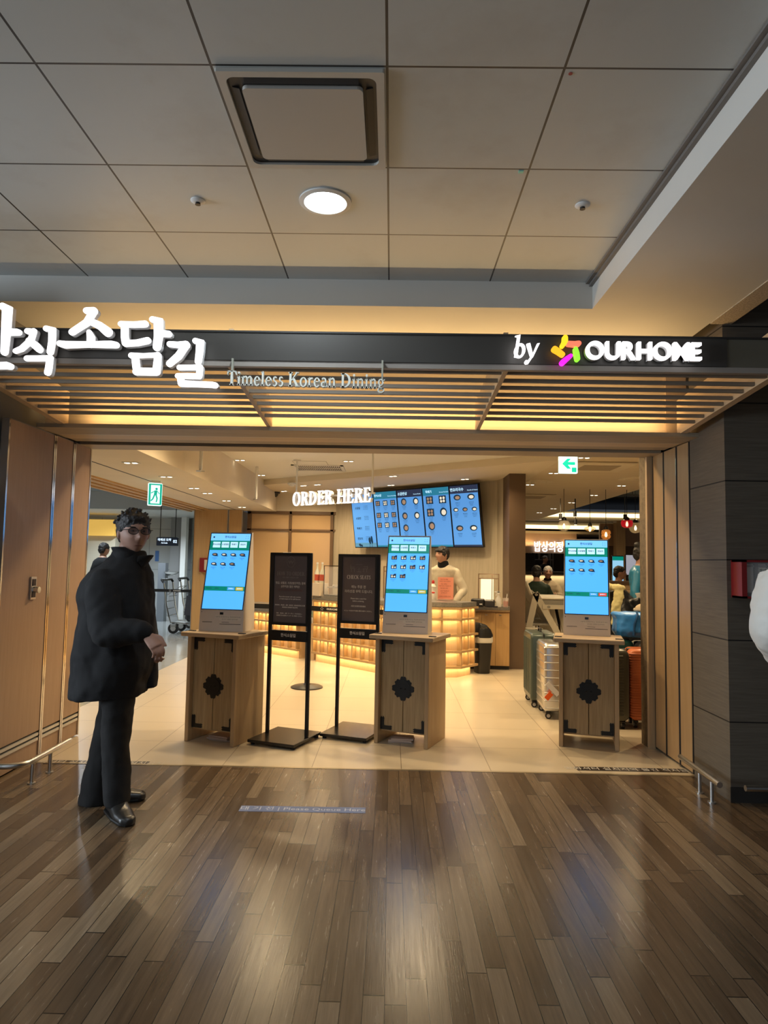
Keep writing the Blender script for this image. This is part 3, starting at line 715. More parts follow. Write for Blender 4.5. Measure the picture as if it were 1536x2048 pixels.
# ================================================================== FLOOR STICKERS
def sticker(name, lab, a, bb, wd, body, col, tcol, ts, z=.0):
    a, bb = onz(*a), onz(*bb); u = (bb - a).normalized(); v = Vector((-u.y, u.x, 0)); L = (bb - a).length
    t = thing(name, lab, 'floor sticker', (a + bb) / 2)
    q = MB(); q.prism([(0, -wd / 2), (L, -wd / 2), (L, wd / 2), (0, wd / 2)], a + Vector((0, 0, z)), u, v, .0015); q.build('film', col, t, True)
    q = MB(); q.text(body, ts, (a + bb) / 2 + Vector((0, 0, z + .0017)), u, v, .0002, .0, 'CENTER', 1.0); q.build('lettering', tcol, t, True)
    return t
sticker('queue_line_sticker', 'worn pale blue queue line strip stuck on the brown plank floor', (480, 1617), (731, 1621), .085, '대 기 선 | Please Queue Here', mat('faded_blue_film', (.10, .145, .28), .5, var=.2, bs=30), mat('faded_white_print', (.45, .48, .56), .5), .058)
bf, wp = mat('black_film', (.025, .016, .01), .4), mat('white_print', (.62, .58, .5), .6)
sticker('shutter_warning_sticker', 'dark warning strip with white Korean letters at the left threshold', (92, 1524), (296, 1527), .085, '방화셔터 설치지역 물건 적치금지', bf, wp, .066)
sticker('shutter_warning_sticker', 'dark warning strip with white Korean letters at the right threshold', (1152, 1537), (1372, 1542), .085, '방화셔터 설치지역 물건 적치금지', bf, wp, .066)

# ================================================================== RED BOX WITH EMERGENCY LIGHTS
c0, c1 = ony(1478, 1120, 4.12), ony(1478, 1196, 4.12)
t = thing('emergency_light_box', 'red wall box holding white emergency torches on the dark stone wall', 'emergency box', ((c0.x + .25), 4.17, (c0.z + c1.z) / 2))
red = mat('red_enamel', (.22, .012, .012), .4)
xa, xb, za, zb = c0.x - .01, c0.x + .44, c1.z, c0.z
q = MB(); q.bx(xa, xb, 4.19, 4.2, za, zb); q.bx(xa, xb, 4.07, 4.19, za, za + .012); q.bx(xa, xb, 4.07, 4.19, zb - .012, zb); q.bx(xa, xa + .03, 4.07, 4.19, za, zb); q.bx(xb - .03, xb, 4.07, 4.19, za, zb); q.build('case', red, t, True)
q = MB(); q.bx(xa + .03, xb - .03, 4.182, 4.189, za + .012, zb - .012); q.build('backing', mat('grey_backing', (.07, .07, .08), .6), t, True)
for k in range(3):
    xx = xa + .075 + k * .075
    q = MB(); q.box((xx, 4.15, (za + zb) / 2 + .005), (.045, .04, .17)); o = q.build('torch', M['white'], t, True)
    q = MB(); q.box((xx, 4.145, zb - .035), (.05, .045, .012)); q.build('torch_head', mat('grey_clip', (.3, .3, .3), .5), o, True)
q = MB(); q.bx(xa + .115, xa + .235, 4.098, 4.10, zb - .085, zb - .045); lb = q.build('label_plate', mat('cream_label', (.62, .62, .50), .6), t, True)
q = MB(); q.text('휴대용조명', .026, (xa + .175, 4.0975, zb - .065), UX, UZ, .0002, .0008); q.build('label_print', mat('dark_green_print', (.03, .06, .02), .6), lb, True)
q = MB(); q.bx(xa + .03, xb - .03, 4.08, 4.083, za + .012, zb - .012); q.build('glass_front', M['glass'], t, True)
# ================================================================== CABINETS, ORDER KIOSKS, POSTER STANDS
def ornament():
    """cut-out rosette plate, flat in x,z, facing -y"""
    ps = []; n = 96
    out = []
    for i in range(n):
        a = 2 * math.pi * i / n
        r = .068 + .006 * math.cos(8 * a) + .004 * math.cos(4 * a) - .004 * math.cos(16 * a)
        out.append((r * math.sin(a), r * math.cos(a)))
    return out
def bracket(sx, sz):
    pts = [(0, 0), (.088, 0), (.096, .009), (.088, .016), (.098, .024), (.084, .032), (.074, .030), (.034, .030), (.030, .034), (.030, .074), (.032, .084), (.024, .098), (.016, .088), (.009, .096), (0, .088)]
    return [(x * sx, z * sz) for x, z in pts]
SH = .822
def cabinet(lab, loc, rz, booklet):
    t = thing('kiosk_cabinet', lab, 'cabinet', loc, R(rz), 'wooden kiosk cabinets')
    W, D = .44, .40
    for s in (-1, 1):
        q = MB(); q.rbox((s * (W / 2 - .016), D / 2, (SH - .032) / 2), (.032, D, SH - .032), .003); q.build('side_panel', M['oak_side'], t)
    q = MB(); q.rbox((0, D / 2 - .02, SH - .016), (.52, D + .03, .032), .004); tp = q.build('top_board', M['oak_top'], t)
    for s in (-1, 1):
        q = MB(); q.rbox((s * .225, .06, SH + .003), (.055, .03, .006), .002); q.build('phone_slot', M['iron'], tp)
    q = MB(); q.bx(-W / 2 + .032, W / 2 - .032, D - .025, D - .005, .10, SH - .032); q.build('back_panel', M['oak_side'], t)
    q = MB(); q.bx(-W / 2 + .032, W / 2 - .032, .06, D - .025, .085, .10); q.build('bottom_board', M['oak_side'], t)
    zb, zt = .095, SH - .036
    for s in (-1, 1):
        x0, x1 = (-W / 2 + .033, -.0022) if s < 0 else (.0022, W / 2 - .033)
        q = MB(); q.rbox(((x0 + x1) / 2, .05, (zb + zt) / 2), (x1 - x0, .02, zt - zb), .002); d = q.build('door', M['oak'], t)
        e = x0 if s < 0 else x1
        for sz, z in ((1, zb + .006), (-1, zt - .006)):
            q = MB(); q.prism(bracket(-s, sz), (e - s * .004, .04, z), (1, 0, 0), (0, 0, 1), .004, (0, -1, 0)); br = q.build('corner_bracket', M['iron'], d)
            q = MB(); q.ell((e - s * .02, .036, z + sz * .016), .005, .003, .005, nu=10, nv=6); q.build('rivet', M['iron'], br)
    q = MB(); q.prism([(a * 1.2, b_ * 1.2) for a, b_ in ornament()], (0, .04, .42), (1, 0, 0), (0, 0, 1), .004, (0, -1, 0)); ro = q.build('rosette_plate', M['iron'], t)
    q = MB(); q.prism([(.062 * math.cos(a * math.pi / 16), .062 * math.sin(a * math.pi / 16)) for a in range(32)], (0, .036, .42), (1, 0, 0), (0, 0, 1), .003, (0, -1, 0)); q.build('rosette_disc', M['iron'], ro)
    for s in (-1, 1):
        q = MB(); q.ell((s * .018, .030, .42), .006, .006, .004, nu=10, nv=6); q.build('pull_ring', M['iron'], ro)
    return t
fl = lambda x, y: onz(x, y, 0)
def fr_mid(a, b_): p = (fl(*a) + fl(*b_)) / 2; return p
k1 = cabinet('ash wood kiosk cabinet with black rosette, leftmost of the three', (*fr_mid((371, 1482), (463, 1495)).xy, 0), -21, 0)
k2 = cabinet('ash wood kiosk cabinet with black rosette, the middle one beside the poster stand', (*fr_mid((750, 1485), (853, 1500)).xy, 0), -23, 0)
k3 = cabinet('ash wood kiosk cabinet with black rosette standing before the suitcases', (*fr_mid((1120, 1493), (1237, 1503)).xy, 0), -15, 0)

SCR = emit('screen_blue', (.075, .40, 1.0), 1.25)
SCRT = emit('screen_header', (.16, .50, 1.0), 1.3)
SCG = emit('screen_green', (.0, .22, .16), 1.0)
SCW = emit('screen_white', (.50, .80, 1.0), 1.15)
SCD = emit('screen_dark', (.008, .03, .06), 1.0)
SCY = emit('screen_yellow', (.62, .45, .05), 1.0); SCRd = emit('screen_red', (.75, .06, .05), 1.0); SCB = emit('screen_button', (.05, .35, .85), 1.0)
SCF = emit('screen_food', (.35, .22, .14), 1.0); SCF2 = emit('screen_food_pale', (.75, .68, .55), 1.0)
def frameUV(o, u, v):
    o, u, v = Vector(o), Vector(u).normalized(), Vector(v).normalized(); n = u.cross(v)
    class Fr: pass
    F = Fr(); F.o, F.u, F.v, F.n = o, u, v, n
    F.p = lambda a, b_, c=0.0: o + u * a + v * b_ + n * c
    return F
def rect(mb, F, a0, a1, b0, b1, c=.0, h=.0006):
    mb.prism([(a0, b0), (a1, b0), (a1, b1), (a0, b1)], F.p(0, 0, c), F.u, F.v, h); return mb
def disc(mb, F, a, b_, r, c, ry=None, n=20, h=.0006):
    ry = ry or r; mb.prism([(a + r * math.cos(2 * math.pi * i / n), b_ + ry * math.sin(2 * math.pi * i / n)) for i in range(n)], F.p(0, 0, c), F.u, F.v, h); return mb
SYLS = '한식소담길뚝배기비빔밥국수우동돈가스냉면찌개정식된장불고기갈비탕만두'
def fake(n): return ''.join(random.choice(SYLS) for _ in range(n))
def kiosk(lab, loc, rz, menu, lastbtn):
    t = thing('order_kiosk', lab, 'order kiosk', loc, R(rz), 'self order kiosks on wooden cabinets')
    W, Hk = .362, .775; wt = .348
    # side profile (y backwards, z up): sloping front, curved back
    prof = [(0, 0), (.012, .16), (.155, Hk), (.185, Hk), (.196, .60), (.215, .40), (.245, .20), (.25, 0)]
    q = MB()
    vs = []
    for y, z in prof:
        w = W + (wt - W) * z / Hk
        vs += [(-w / 2, y, z), (w / 2, y, z)]
    n = len(prof); fs = [tuple(range(0, 2 * n, 2)), tuple(reversed(range(1, 2 * n, 2)))]
    for i in range(n): j = (i + 1) % n; fs.append((2 * i, 2 * j, 2 * j + 1, 2 * i + 1))
    q._add(vs, fs); body = q.build('housing', M['kiosk'], t)
    b0, b1 = Vector((0, .012, .16)), Vector((0, .155, Hk)); vv = (b1 - b0).normalized()
    F = frameUV(b0, (1, 0, 0), vv); L = (b1 - b0).length; hw_ = .17
    q = MB(); rect(q, F, -hw_ - .002, hw_ + .002, .004, L - .006, 0, .002); q.build('bezel', M['bezel'], t)
    y0, y1 = .010, L - .012; S = y1 - y0; Y_ = lambda f: y1 - f * S          # f = fraction from the top
    q = MB(); rect(q, F, -hw_ + .004, hw_ - .004, y0, y1, .002, .001); sc = q.build('screen', SCR, t)
    c = .003
    q = MB(); rect(q, F, -hw_ + .004, hw_ - .004, Y_(.095), y1, c); q.build('header_bar', SCRT, sc)
    q = MB(); q.text('한식소담길', .021, F.p(0, Y_(.047), c + .001), F.u, F.v, .0002, .0004); q.build('header_word', SCD, sc)
    q = MB(); q.prism([(-.146, Y_(.06)), (-.134, Y_(.06)), (-.134, Y_(.048)), (-.130, Y_(.048)), (-.14, Y_(.034)), (-.15, Y_(.048)), (-.146, Y_(.048))], F.p(0, 0, c + .001), F.u, F.v, .0005); q.build('home_icon', SCD, sc)
    q = MB()
    for a in range(4):
        m = a * math.pi / 2; co, si = math.cos(m), math.sin(m)
        for x0, x1, z0, z1 in ((.006, .011, .009, .011), (.009, .011, .006, .011)):
            q.prism([(.139 + x * co - z * si, Y_(.047) + x * si + z * co) for x, z in ((x0, z0), (x1, z0), (x1, z1), (x0, z1))], F.p(0, 0, c + .001), F.u, F.v, .0005)
    q.build('scan_icon', SCD, sc)
    q = MB(); rect(q, F, -hw_ + .004, hw_ - .004, Y_(.225), Y_(.095), c); q.build('tab_band', SCG, sc)
    names = ['한식소담길', '소담덮밥', '뚝배기', '면요리']
    for i in range(4):
        xc = -.111 + i * .074
        q = MB(); rect(q, F, xc - .031, xc + .031, Y_(.19), Y_(.112), c + .0006); tb = q.build('tab_button', SCW, sc)
        q = MB(); q.text(names[i], .0155 if i else .014, F.p(xc, Y_(.148), c + .0016), F.u, F.v, .0002, .0004); q.build('tab_word', SCD, tb)
    cols = [-.12, -.04, .04, .12]
    for k in range(menu):
        r, cl = divmod(k, 4); xc = -.115 + cl * .077; yc = Y_(.285 + r * .125)
        d = MB()
        if menu == 7:
            disc(d, F, xc, yc, .024, c + .0004, .013); rect(d, F, xc, xc + .028, yc - .014, yc - .007, c + .0004)
        else: rect(d, F, xc - .023, xc + .023, yc - .016, yc + .014, c + .0004); rect(d, F, xc + .006, xc + .023, yc + .012, yc + .02, c + .0004)
        it = d.build('menu_picture', SCD, sc)
        d = MB()
        if menu == 7: disc(d, F, xc - .002, yc + .001, .014, c + .001, .006)
        else: disc(d, F, xc - .009, yc - .004, .008, c + .001); disc(d, F, xc + .011, yc - .004, .007, c + .001); rect(d, F, xc - .016, xc - .002, yc + .007, yc + .011, c + .001)
        d.build('dish', SCF2 if k % 3 else SCF, it)
        d = MB(); d.text(fake(5), .0088, F.p(xc, yc - .029, c + .0006), F.u, F.v, .0001); d.text('%d,%d00' % (random.randint(8, 16), random.randint(1, 9)), .0068, F.p(xc, yc - .039, c + .0006), F.u, F.v, .0001); d.build('menu_caption', SCD, it)
    q = MB(); rect(q, F, -hw_ + .004, hw_ - .004, Y_(.765), Y_(.705), c); q.build('order_bar', SCG, sc)
    q = MB(); q.text('주문수량 0', .0115, F.p(-.13, Y_(.735), c + .001), F.u, F.v, .0002, .0002); q.text('금액 0', .0115, F.p(-.065, Y_(.735), c + .001), F.u, F.v, .0002, .0002); q.build('order_total', SCD, sc)
    for a, m_, w_ in ((.054, SCB, '전체취소'), (.124, lastbtn, '결제하기')):
        q = MB(); rect(q, F, a - .031, a + .031, Y_(.756), Y_(.714), c + .0006); bt = q.build('order_button', m_, sc)
        q = MB(); q.text(w_, .012, F.p(a, Y_(.735), c + .0016), F.u, F.v, .0002, .0003); q.build('button_word', SCW, bt)
    # lower panel with reader, printed notice, ticket slots
    lo = frameUV((0, 0, 0), (1, 0, 0), Vector((0, .012, .16)))
    q = MB(); rect(q, lo, -.014, .014, .128, .146, .0, .002); q.build('card_reader', M['bezel'], t)
    q = MB(); rect(q, lo, -.05, .16, .100, .120, .0, .0008); rect(q, lo, -.02, .16, .084, .100, 0, .0008); nt = q.build('notice_label', mat('cream_notice', (.70, .66, .58), .6), t)
    q = MB(); q.text('신용카드 및 할인카드는 하단에 꽂아주세요', .0118, lo.p(.055, .110, .001), lo.u, lo.v, .0001); q.text('영수증은 아래에서 받아주세요', .0105, lo.p(.07, .092, .001), lo.u, lo.v, .0001); q.build('notice_print', mat('grey_print', (.18, .16, .14), .7), nt)
    for a0, a1, bz in ((-.155, -.075, .068), (.005, .065, .069), (-.012, .16, .054)):
        q = MB(); rect(q, lo, a0, a1, bz, bz + (.003 if a0 < 0.004 else .002), .0, .0012); q.build('ticket_slot', M['bezel'], t)
    q = MB(); q.ell(lo.p(-.165, .146, .001), .003, .002, .003, nu=8, nv=6); q.build('status_lamp', M['bezel'], t)
    return t
def kp(a, b_): p = (onz(*a, SH) + onz(*b_, SH)) / 2; return (p.x, p.y, SH)
kiosk('white self order kiosk with a yellow pay button, leftmost near the man', kp((400.5, 1261), (482, 1264)), -9, 7, SCY)
kiosk('white self order kiosk showing ten boxed meals, on the middle cabinet', kp((767.6, 1266), (852, 1268.5)), -11, 10, SCY)
kiosk('white self order kiosk with a red pay button, on the right cabinet', kp((1127.6, 1269), (1220.5, 1274)), -15, 7, SCRd)
# papers pushed under the cabinets
for (a, rz, lab) in (((442, 1482), -18, 'thin stack of folded papers under the left kiosk cabinet'), ((805, 1487), -8, 'pinkish flat carton lying under the middle kiosk cabinet')):
    p = fl(*a); t = thing('paper_stack', lab, 'paper stack', (p.x, p.y + .06, 0), R(rz))
    for i in range(3):
        q = MB(); q.box((random.uniform(-.01, .01), random.uniform(-.01, .01), .006 + i * .011), (.19 - .01 * i, .13, .0105), Matrix.Rotation(random.uniform(-.1, .1), 3, 'Z')); q.build('sheet', mat('old_paper', (.55, .42, .34) if i else (.45, .36, .3), .8), t)

# ------------------------------------------------ poster stands
POS = G('glossy_dark_poster'); POS.set(Base_Color=(.155, .125, .122), Roughness=.12, Specular_IOR_Level=.5); POS = POS.m
PT = mat('warm_white_print', (.75, .68, .60), .5); PTd = mat('dim_print', (.24, .20, .18), .5); PTr = mat('dim_red_print', (.17, .075, .06), .5)
def stand(lab, base, rz, pz, lines):
    t = thing('poster_stand', lab, 'poster stand', base, R(rz), 'black poster stands')
    q = MB(); q.rbox((0, 0, .029), (.395, .45, .022), .003); bp = q.build('base_plate', mat('satin_black_plate', (.014, .012, .011), .22), t)
    for sx in (-1, 1):
        for sy in (-1, 1):
            q = MB(); q.cyl((sx * .17, sy * .19, 0), (sx * .17, sy * .19, .018), .016, n=14); q.build('foot', M['iron'], bp)
    HW = .172; yb = pz
    for s in (-1, 1):
        q = MB(); q.rbox((s * HW, yb, (.04 + 1.44) / 2), (.026, .022, 1.40), .002); q.build('post', M['black'], t)
    z0, z1 = .875, 1.44
    q = MB()
    for a0, a1, c0_, c1_ in ((-HW, HW, z1 - .022, z1), (-HW, HW, z0, z0 + .022), (-HW + .01, -HW + .026, z0, z1), (HW - .026, HW - .01, z0, z1)): q.bx(a0, a1, yb - .014, yb + .012, c0_, c1_)
    q.build('frame', M['black'], t)
    q = MB(); q.bx(-HW + .02, HW - .02, yb - .004, yb + .004, z0 + .015, z1 - .015); po = q.build('poster', POS, t)
    F = frameUV((0, yb - .0042, 0), (1, 0, 0), (0, 0, 1))
    for tx_, sz, zz, m_, kind in lines:
        q = MB()
        if kind == 'serif':
            W = serif_w(tx_, .82, .02) * sz; serif(q, tx_, sz, F.p(-W / 2, zz, 0), F.u, F.v, .0006, .82, .02)
        elif kind == 'won':
            for p in ring(0, 0, .036, .042, .0018, .0018): q.prism(p, F.p(0, zz, 0), F.u, F.v, .0006)
            for p in dg(-.022, .012, -.012, -.013, .003) + dg(-.012, -.013, -.002, .012, .003) + dg(.000, .012, .010, -.013, .003) + dg(.010, -.013, .02, .012, .003) + [rc(-.028, .028, -.001, .001)]: q.prism(p, F.p(0, zz, 0), F.u, F.v, .0006)
        elif kind == 'seats':
            for p in [rc(-.03, .03, .030, .032), rc(-.075, -.072, -.005, .03), rc(-.075, -.035, -.005, -.002), rc(-.072, -.04, .008, .011), rc(-.068, -.065, -.03, -.005), rc(-.042, -.039, -.03, -.005), rc(.072, .075, -.005, .02), rc(.035, .075, -.005, -.002), rc(.04, .072, .012, .015), rc(.04, .043, -.03, -.005), rc(.068, .071, -.03, -.005), rc(-.018, .018, -.03, -.027), rc(-.0015, .0015, -.03, .005)]: q.prism(p, F.p(0, zz, 0), F.u, F.v, .0006)
        else: q.text(tx_, sz, F.p(0, zz, .0004), F.u, F.v, .0002, .0002, 'CENTER', .93)
        q.build('poster_print', m_, po)
    q = MB(); rect(q, frameUV((0, yb - .011, 0), (1, 0, 0), (0, 0, 1)), -HW + .01, HW - .01, .755, .835, 0, .006); lp = q.build('name_plate', M['black'], t)
    q = MB(); q.text('한식소담길', .029, (0, yb - .0178, .798), (1, 0, 0), (0, 0, 1), .0002, .0007); q.build('plate_print', PT, lp)
    q = MB(); q.bx(-HW + .01, HW - .01, yb - .011, yb + .008, .755, .835); q.build('cross_bar', M['black'], t)
    return t
bc1 = (fl(492, 1490) + fl(585, 1502) + fl(637, 1473) + fl(550, 1463)) / 4
s1 = stand('black poster stand headed HOW TO ORDER next to the left kiosk', (bc1.x + .014, bc1.y + .003, 0), -21, .02, [
    ('', 0, 1.368, PTd, 'won'), ('HOW TO ORDER', .030, 1.262, PTd, 'serif'), ('현금, 상품권, 식권(법인) 결제', .0125, 1.246, PTd, 'txt'),
    ('현금, 상품권, 식권(법인쿠폰) 결제', .0205, 1.202, PT, 'txt'), ('상주직원 할인 혜택은', .0205, 1.174, PT, 'txt'), ('직원 카운터를 이용해주세요', .0205, 1.146, PTr, 'txt'),
    ('Pay at the counter with cash, voucher,', .0135, 1.096, PT, 'txt'), ('or meal coupon or for staff discount.', .0135, 1.079, PT, 'txt'),
    ('使用现金、商品券、餐券（团体券）结算或享受员工优惠', .0115, 1.030, PT, 'txt'), ('常驻职员优惠请前往柜台使用', .0115, 1.013, PT, 'txt'),
    ('現金、商品券、食券（クーポン）でのお支払い、', .0115, .966, PT, 'txt'), ('従業員割引は直員カウンターをご利用ください。', .0115, .949, PT, 'txt')])
bc2 = bc1 + Vector((.530, .233, 0))
s2 = stand('black poster stand headed CHECK SEATS half behind the middle kiosk', (bc2.x, bc2.y, 0), -20, .04, [
    ('', 0, 1.325, PTd, 'seats'), ('CHECK SEATS', .030, 1.238, PT, 'serif'),
    ('메뉴 주문 전', .027, 1.172, PT, 'txt'), ('자리선점 부탁 드립니다.', .027, 1.135, PT, 'txt'),
    ('Please take a seat first', .0165, 1.078, PT, 'txt'), ('before ordering.', .0165, 1.058, PT, 'txt'),
    ('点菜之前请先找好座位', .014, 1.016, PT, 'txt'), ('メニューを注文する前に席をお取りください。', .013, .978, PT, 'txt')])
# ================================================================== RESTAURANT INTERIOR
# ------------------------------------------------ screen wall, window wall, wood end wall, pillar
TH_ = R(-43.2); WU = Vector((math.cos(TH_), math.sin(TH_), 0)); WN = Vector((math.sin(TH_), -math.cos(TH_), 0))
SCc = Vector((.353, 10.9, 1.615))                    # bottom centre of the menu screens
W0 = SCc - WN * .17; W0.z = 0
def wallbox(name, a0, a1, z0, z1, m, th=.12, off=0.0):
    b = MB(); b.prism([(a0, 0), (a1, 0), (a1, -th), (a0, -th)], W0 + WN * off + Vector((0, 0, z0)), WU, WN, z1 - z0, (0, 0, 1)); return struct(name, b, m)
wallbox('wall_screens', -2.35, 1.46, 0, ZC, M['wall_wood'])
e0 = W0 + WU * 1.46
# return wall from the end of the screen wall to the pillar
b = MB(); pr_ = Vector((1.62, 9.42, 0)); d = (pr_ - e0).normalized(); nn = Vector((-d.y, d.x, 0))
b.prism([(0, 0), ((pr_ - e0).length, 0), ((pr_ - e0).length, .1), (0, .1)], e0, d, nn, ZC, (0, 0, 1)); struct('wall_return', b, M['wall_wood'])
b = MB(); b.bx(1.572, 1.79, 9.23, 9.75, 0, ZC); struct('pillar_brown', b, M['brown_pillar'])
# window wall at the back left, its warm backlight put into the opaque pane colour
wf = mat('dark_bronze_mullion', (.16, .095, .05), .4)
gw = G('amber_backlight_pane'); gw.set(Base_Color=(.62, .42, .22), Roughness=.12, Specular_IOR_Level=.6); gw = gw.m
b = MB(); b.bx(-2.62, -1.02, 12.46, 12.5, 0, 2.27); struct('window_pane', b, gw)
b = MB()
for x0, x1, z0, z1 in ((-2.62, -2.55, 0, 2.30), (-1.115, -1.06, 0, 2.27), (-1.855, -1.815, 0, 2.27), (-2.62, -1.02, 2.215, 2.27), (-2.62, -1.02, 1.915, 1.945), (-2.62, -1.02, .0, .08)): b.bx(x0, x1, 12.42, 12.46, z0, z1)
struct('window_frame', b, wf)
b = MB(); b.bx(-2.63, -.95, 12.42, 12.6, 2.27, 2.62); struct('wall_over_window', b, M['ceil_warm'])
b = MB(); b.bx(-2.63, -.6, 12.55, 12.7, 0, 2.5); struct('wall_behind_window', b, mat('beige_backing_wall', (.5, .4, .28), .6))
# honey wood folding leaves stacked at the far left of the room
fw = 'honey wood folding leaves at the back'
for i, (x0, x1, lb) in enumerate(((-3.50, -2.895, 'wide honey wood wall leaf behind the left kiosk, with a red box on it'), (-2.885, -2.64, 'narrow honey wood wall leaf beside the amber window wall'))):
    t = thing('wall_leaf', lb, 'folding door', ((x0 + x1) / 2, 12.12, 0))
    q = MB(); q.bx(x0 + .012, x1 - .012, 12.1, 12.16, .01, 2.255); q.build('leaf', M['leaf'] if i < 0 else M['honey'], t, True)
    for xx in (x0, x1 - .012):
        q = MB(); q.bx(xx, xx + .012, 12.095, 12.165, .01, 2.255); q.build('edge_profile', M['steel'], t, True)

# ------------------------------------------------ menu screens
tau = .157
for i in range(5):
    Hs = .935; Ws = Hs * 2.86 / 5
    up = (Vector((0, 0, 1)) * math.cos(tau) + WN * math.sin(tau)).normalized()
    o = SCc + WU * ((i - 2) * Ws)
    lab = ['leftmost portrait menu screen with brand list and trees', 'second portrait menu screen from the left, boxed meals under a teal header', 'middle portrait menu screen with round bowls, dark header', 'fourth portrait menu screen from the left, mixed dishes, teal header', 'rightmost portrait menu screen with noodle bowls, dark header'][i]
    t = thing('menu_screen', lab, 'menu screen', o, TH_, 'menu screens above the counter')
    F = frameUV(o, WU, up)
    q = MB(); q.prism([(-Ws / 2 + .001, 0), (Ws / 2 - .001, 0), (Ws / 2 - .001, Hs), (-Ws / 2 + .001, Hs)], F.p(0, 0, -.05), F.u, F.v, .05); q.build('housing', M['bezel'], t, True)
    q = MB(); rect(q, F, -Ws / 2 + .014, Ws / 2 - .014, .016, Hs - .016, 0, .002); s = q.build('panel', emit('menu_blue', (.10, .33, .78), .85), t, True)
    c = .0025; hx = Ws / 2 - .014
    mt = (emit('menu_teal', (.02, .20, .33), .9), emit('menu_navy', (.02, .03, .07), .9))[i in (2, 4)]
    if i > 0:
        q = MB(); rect(q, F, -hx, hx, Hs - .13, Hs - .016, c); hb = q.build('header_band', mt, s, True)
        q = MB(); q.text(['', '한식소담', '소담반상', '뚝배기', '면요리국수'][i], .055 if i % 2 == 0 else .045, F.p(-hx + .09 + .01 * i, Hs - .075, c + .001), F.u, F.v, .0005, .001)
        q.text(['', 'Korean Set & Box', 'Korean Bowls', 'Korean Pot Dish', 'Noodle & Hotpot'][i], .026, F.p(hx - .09, Hs - .09, c + .001), F.u, F.v, .0003); q.build('header_word', SCW, hb, True)
        q = MB(); rect(q, F, -hx, hx, .016, .042, c); q.build('footer_band', mt, s, True)
    rows = {1: [(3, .215), (3, .425), (3, .60)], 2: [(2, .215), (2, .455), (1, .66)], 3: [(2, .215), (2, .42), (1, .64)], 4: [(2, .20), (3, .395), (2, .69)]}.get(i, [])
    for n_, fr in rows:
        for k in range(n_):
            a = (-hx + (k + .5) * 2 * hx / n_) if n_ > 1 else -hx * .5
            bb = Hs * (1 - fr); w = .05 if n_ == 3 else .07
            if i == 2: w = .06
            d = MB()
            if i == 1 or (i == 3 and not (fr > .4 and k == 1) and n_ > 1): rect(d, F, a - w, a + w, bb - w * .85, bb + w * .85, c)
            else: disc(d, F, a, bb, w * .95, c, w * (.62 if i == 4 else .95))
            o2 = d.build('dish_picture', SCD, s, True)
            d = MB(); disc(d, F, a + w * .08, bb - w * .05, w * .62, c + .001, w * (.36 if i == 4 else .62)) if not (i == 1 or (i == 3 and n_ > 1 and not (fr > .4 and k == 1))) else [disc(d, F, a + w * x_, bb + w * z_, w * .30, c + .001) for x_, z_ in ((-.42, .3), (.38, .32), (-.38, -.38), (.36, -.34))]; d.build('dish', [SCF, SCF2][(k + int(fr * 10)) % 2], o2, True)
            d = MB()
            for l, (tw, sz) in enumerate(((5, .019), (7, .012), (4, .015))): d.text(fake(tw), sz, F.p(a, bb - w * .85 - .022 - .022 * l, c + .0005), F.u, F.v, .0003)
            d.build('dish_caption', SCD, o2, True)
    if i == 0:
        for k in range(4):
            bb = Hs * (.72 - .185 * k)
            d = MB(); d.text(['소담길', '소담반', '뚝배기', '면요리'][k], .045, F.p(-.12, bb, c), F.u, F.v, .0005, .001); d.build('brand_word', SCD, s, True)
            d = MB()
            for l in range(3): d.text(fake(8), .015, F.p(.07, bb + .03 - .026 * l, c), F.u, F.v, .0003)
            d.build('brand_caption', SCD, s, True)
        d = MB(); rect(d, F, -hx, hx, .016, .085, c); d.build('ground_band', emit('menu_shore', (.10, .28, .45), .8), s, True)
        for xx, hh in ((.10, .17), (.15, .19), (-.14, .07), (-.10, .055)):
            d = MB(); rect(d, F, xx - .004, xx + .004, .016, hh * .8, c + .001); disc(d, F, xx, hh * .75, .026, c + .001, hh * .32, 7); disc(d, F, xx + .012, hh * .55, .018, c + .001, hh * .2, 7); d.build('tree_picture', SCD, s, True)
q = MB()
for i in (-1.1, 0, 1.1): q.prism([(-.06, .1), (.06, .1), (.06, .6), (-.06, .6)], SCc + WU * i - WN * .165, WU, Vector((0, 0, 1)), .1, WN)
o = q.build('screen_bracket', M['iron']); o['kind'] = 'structure'

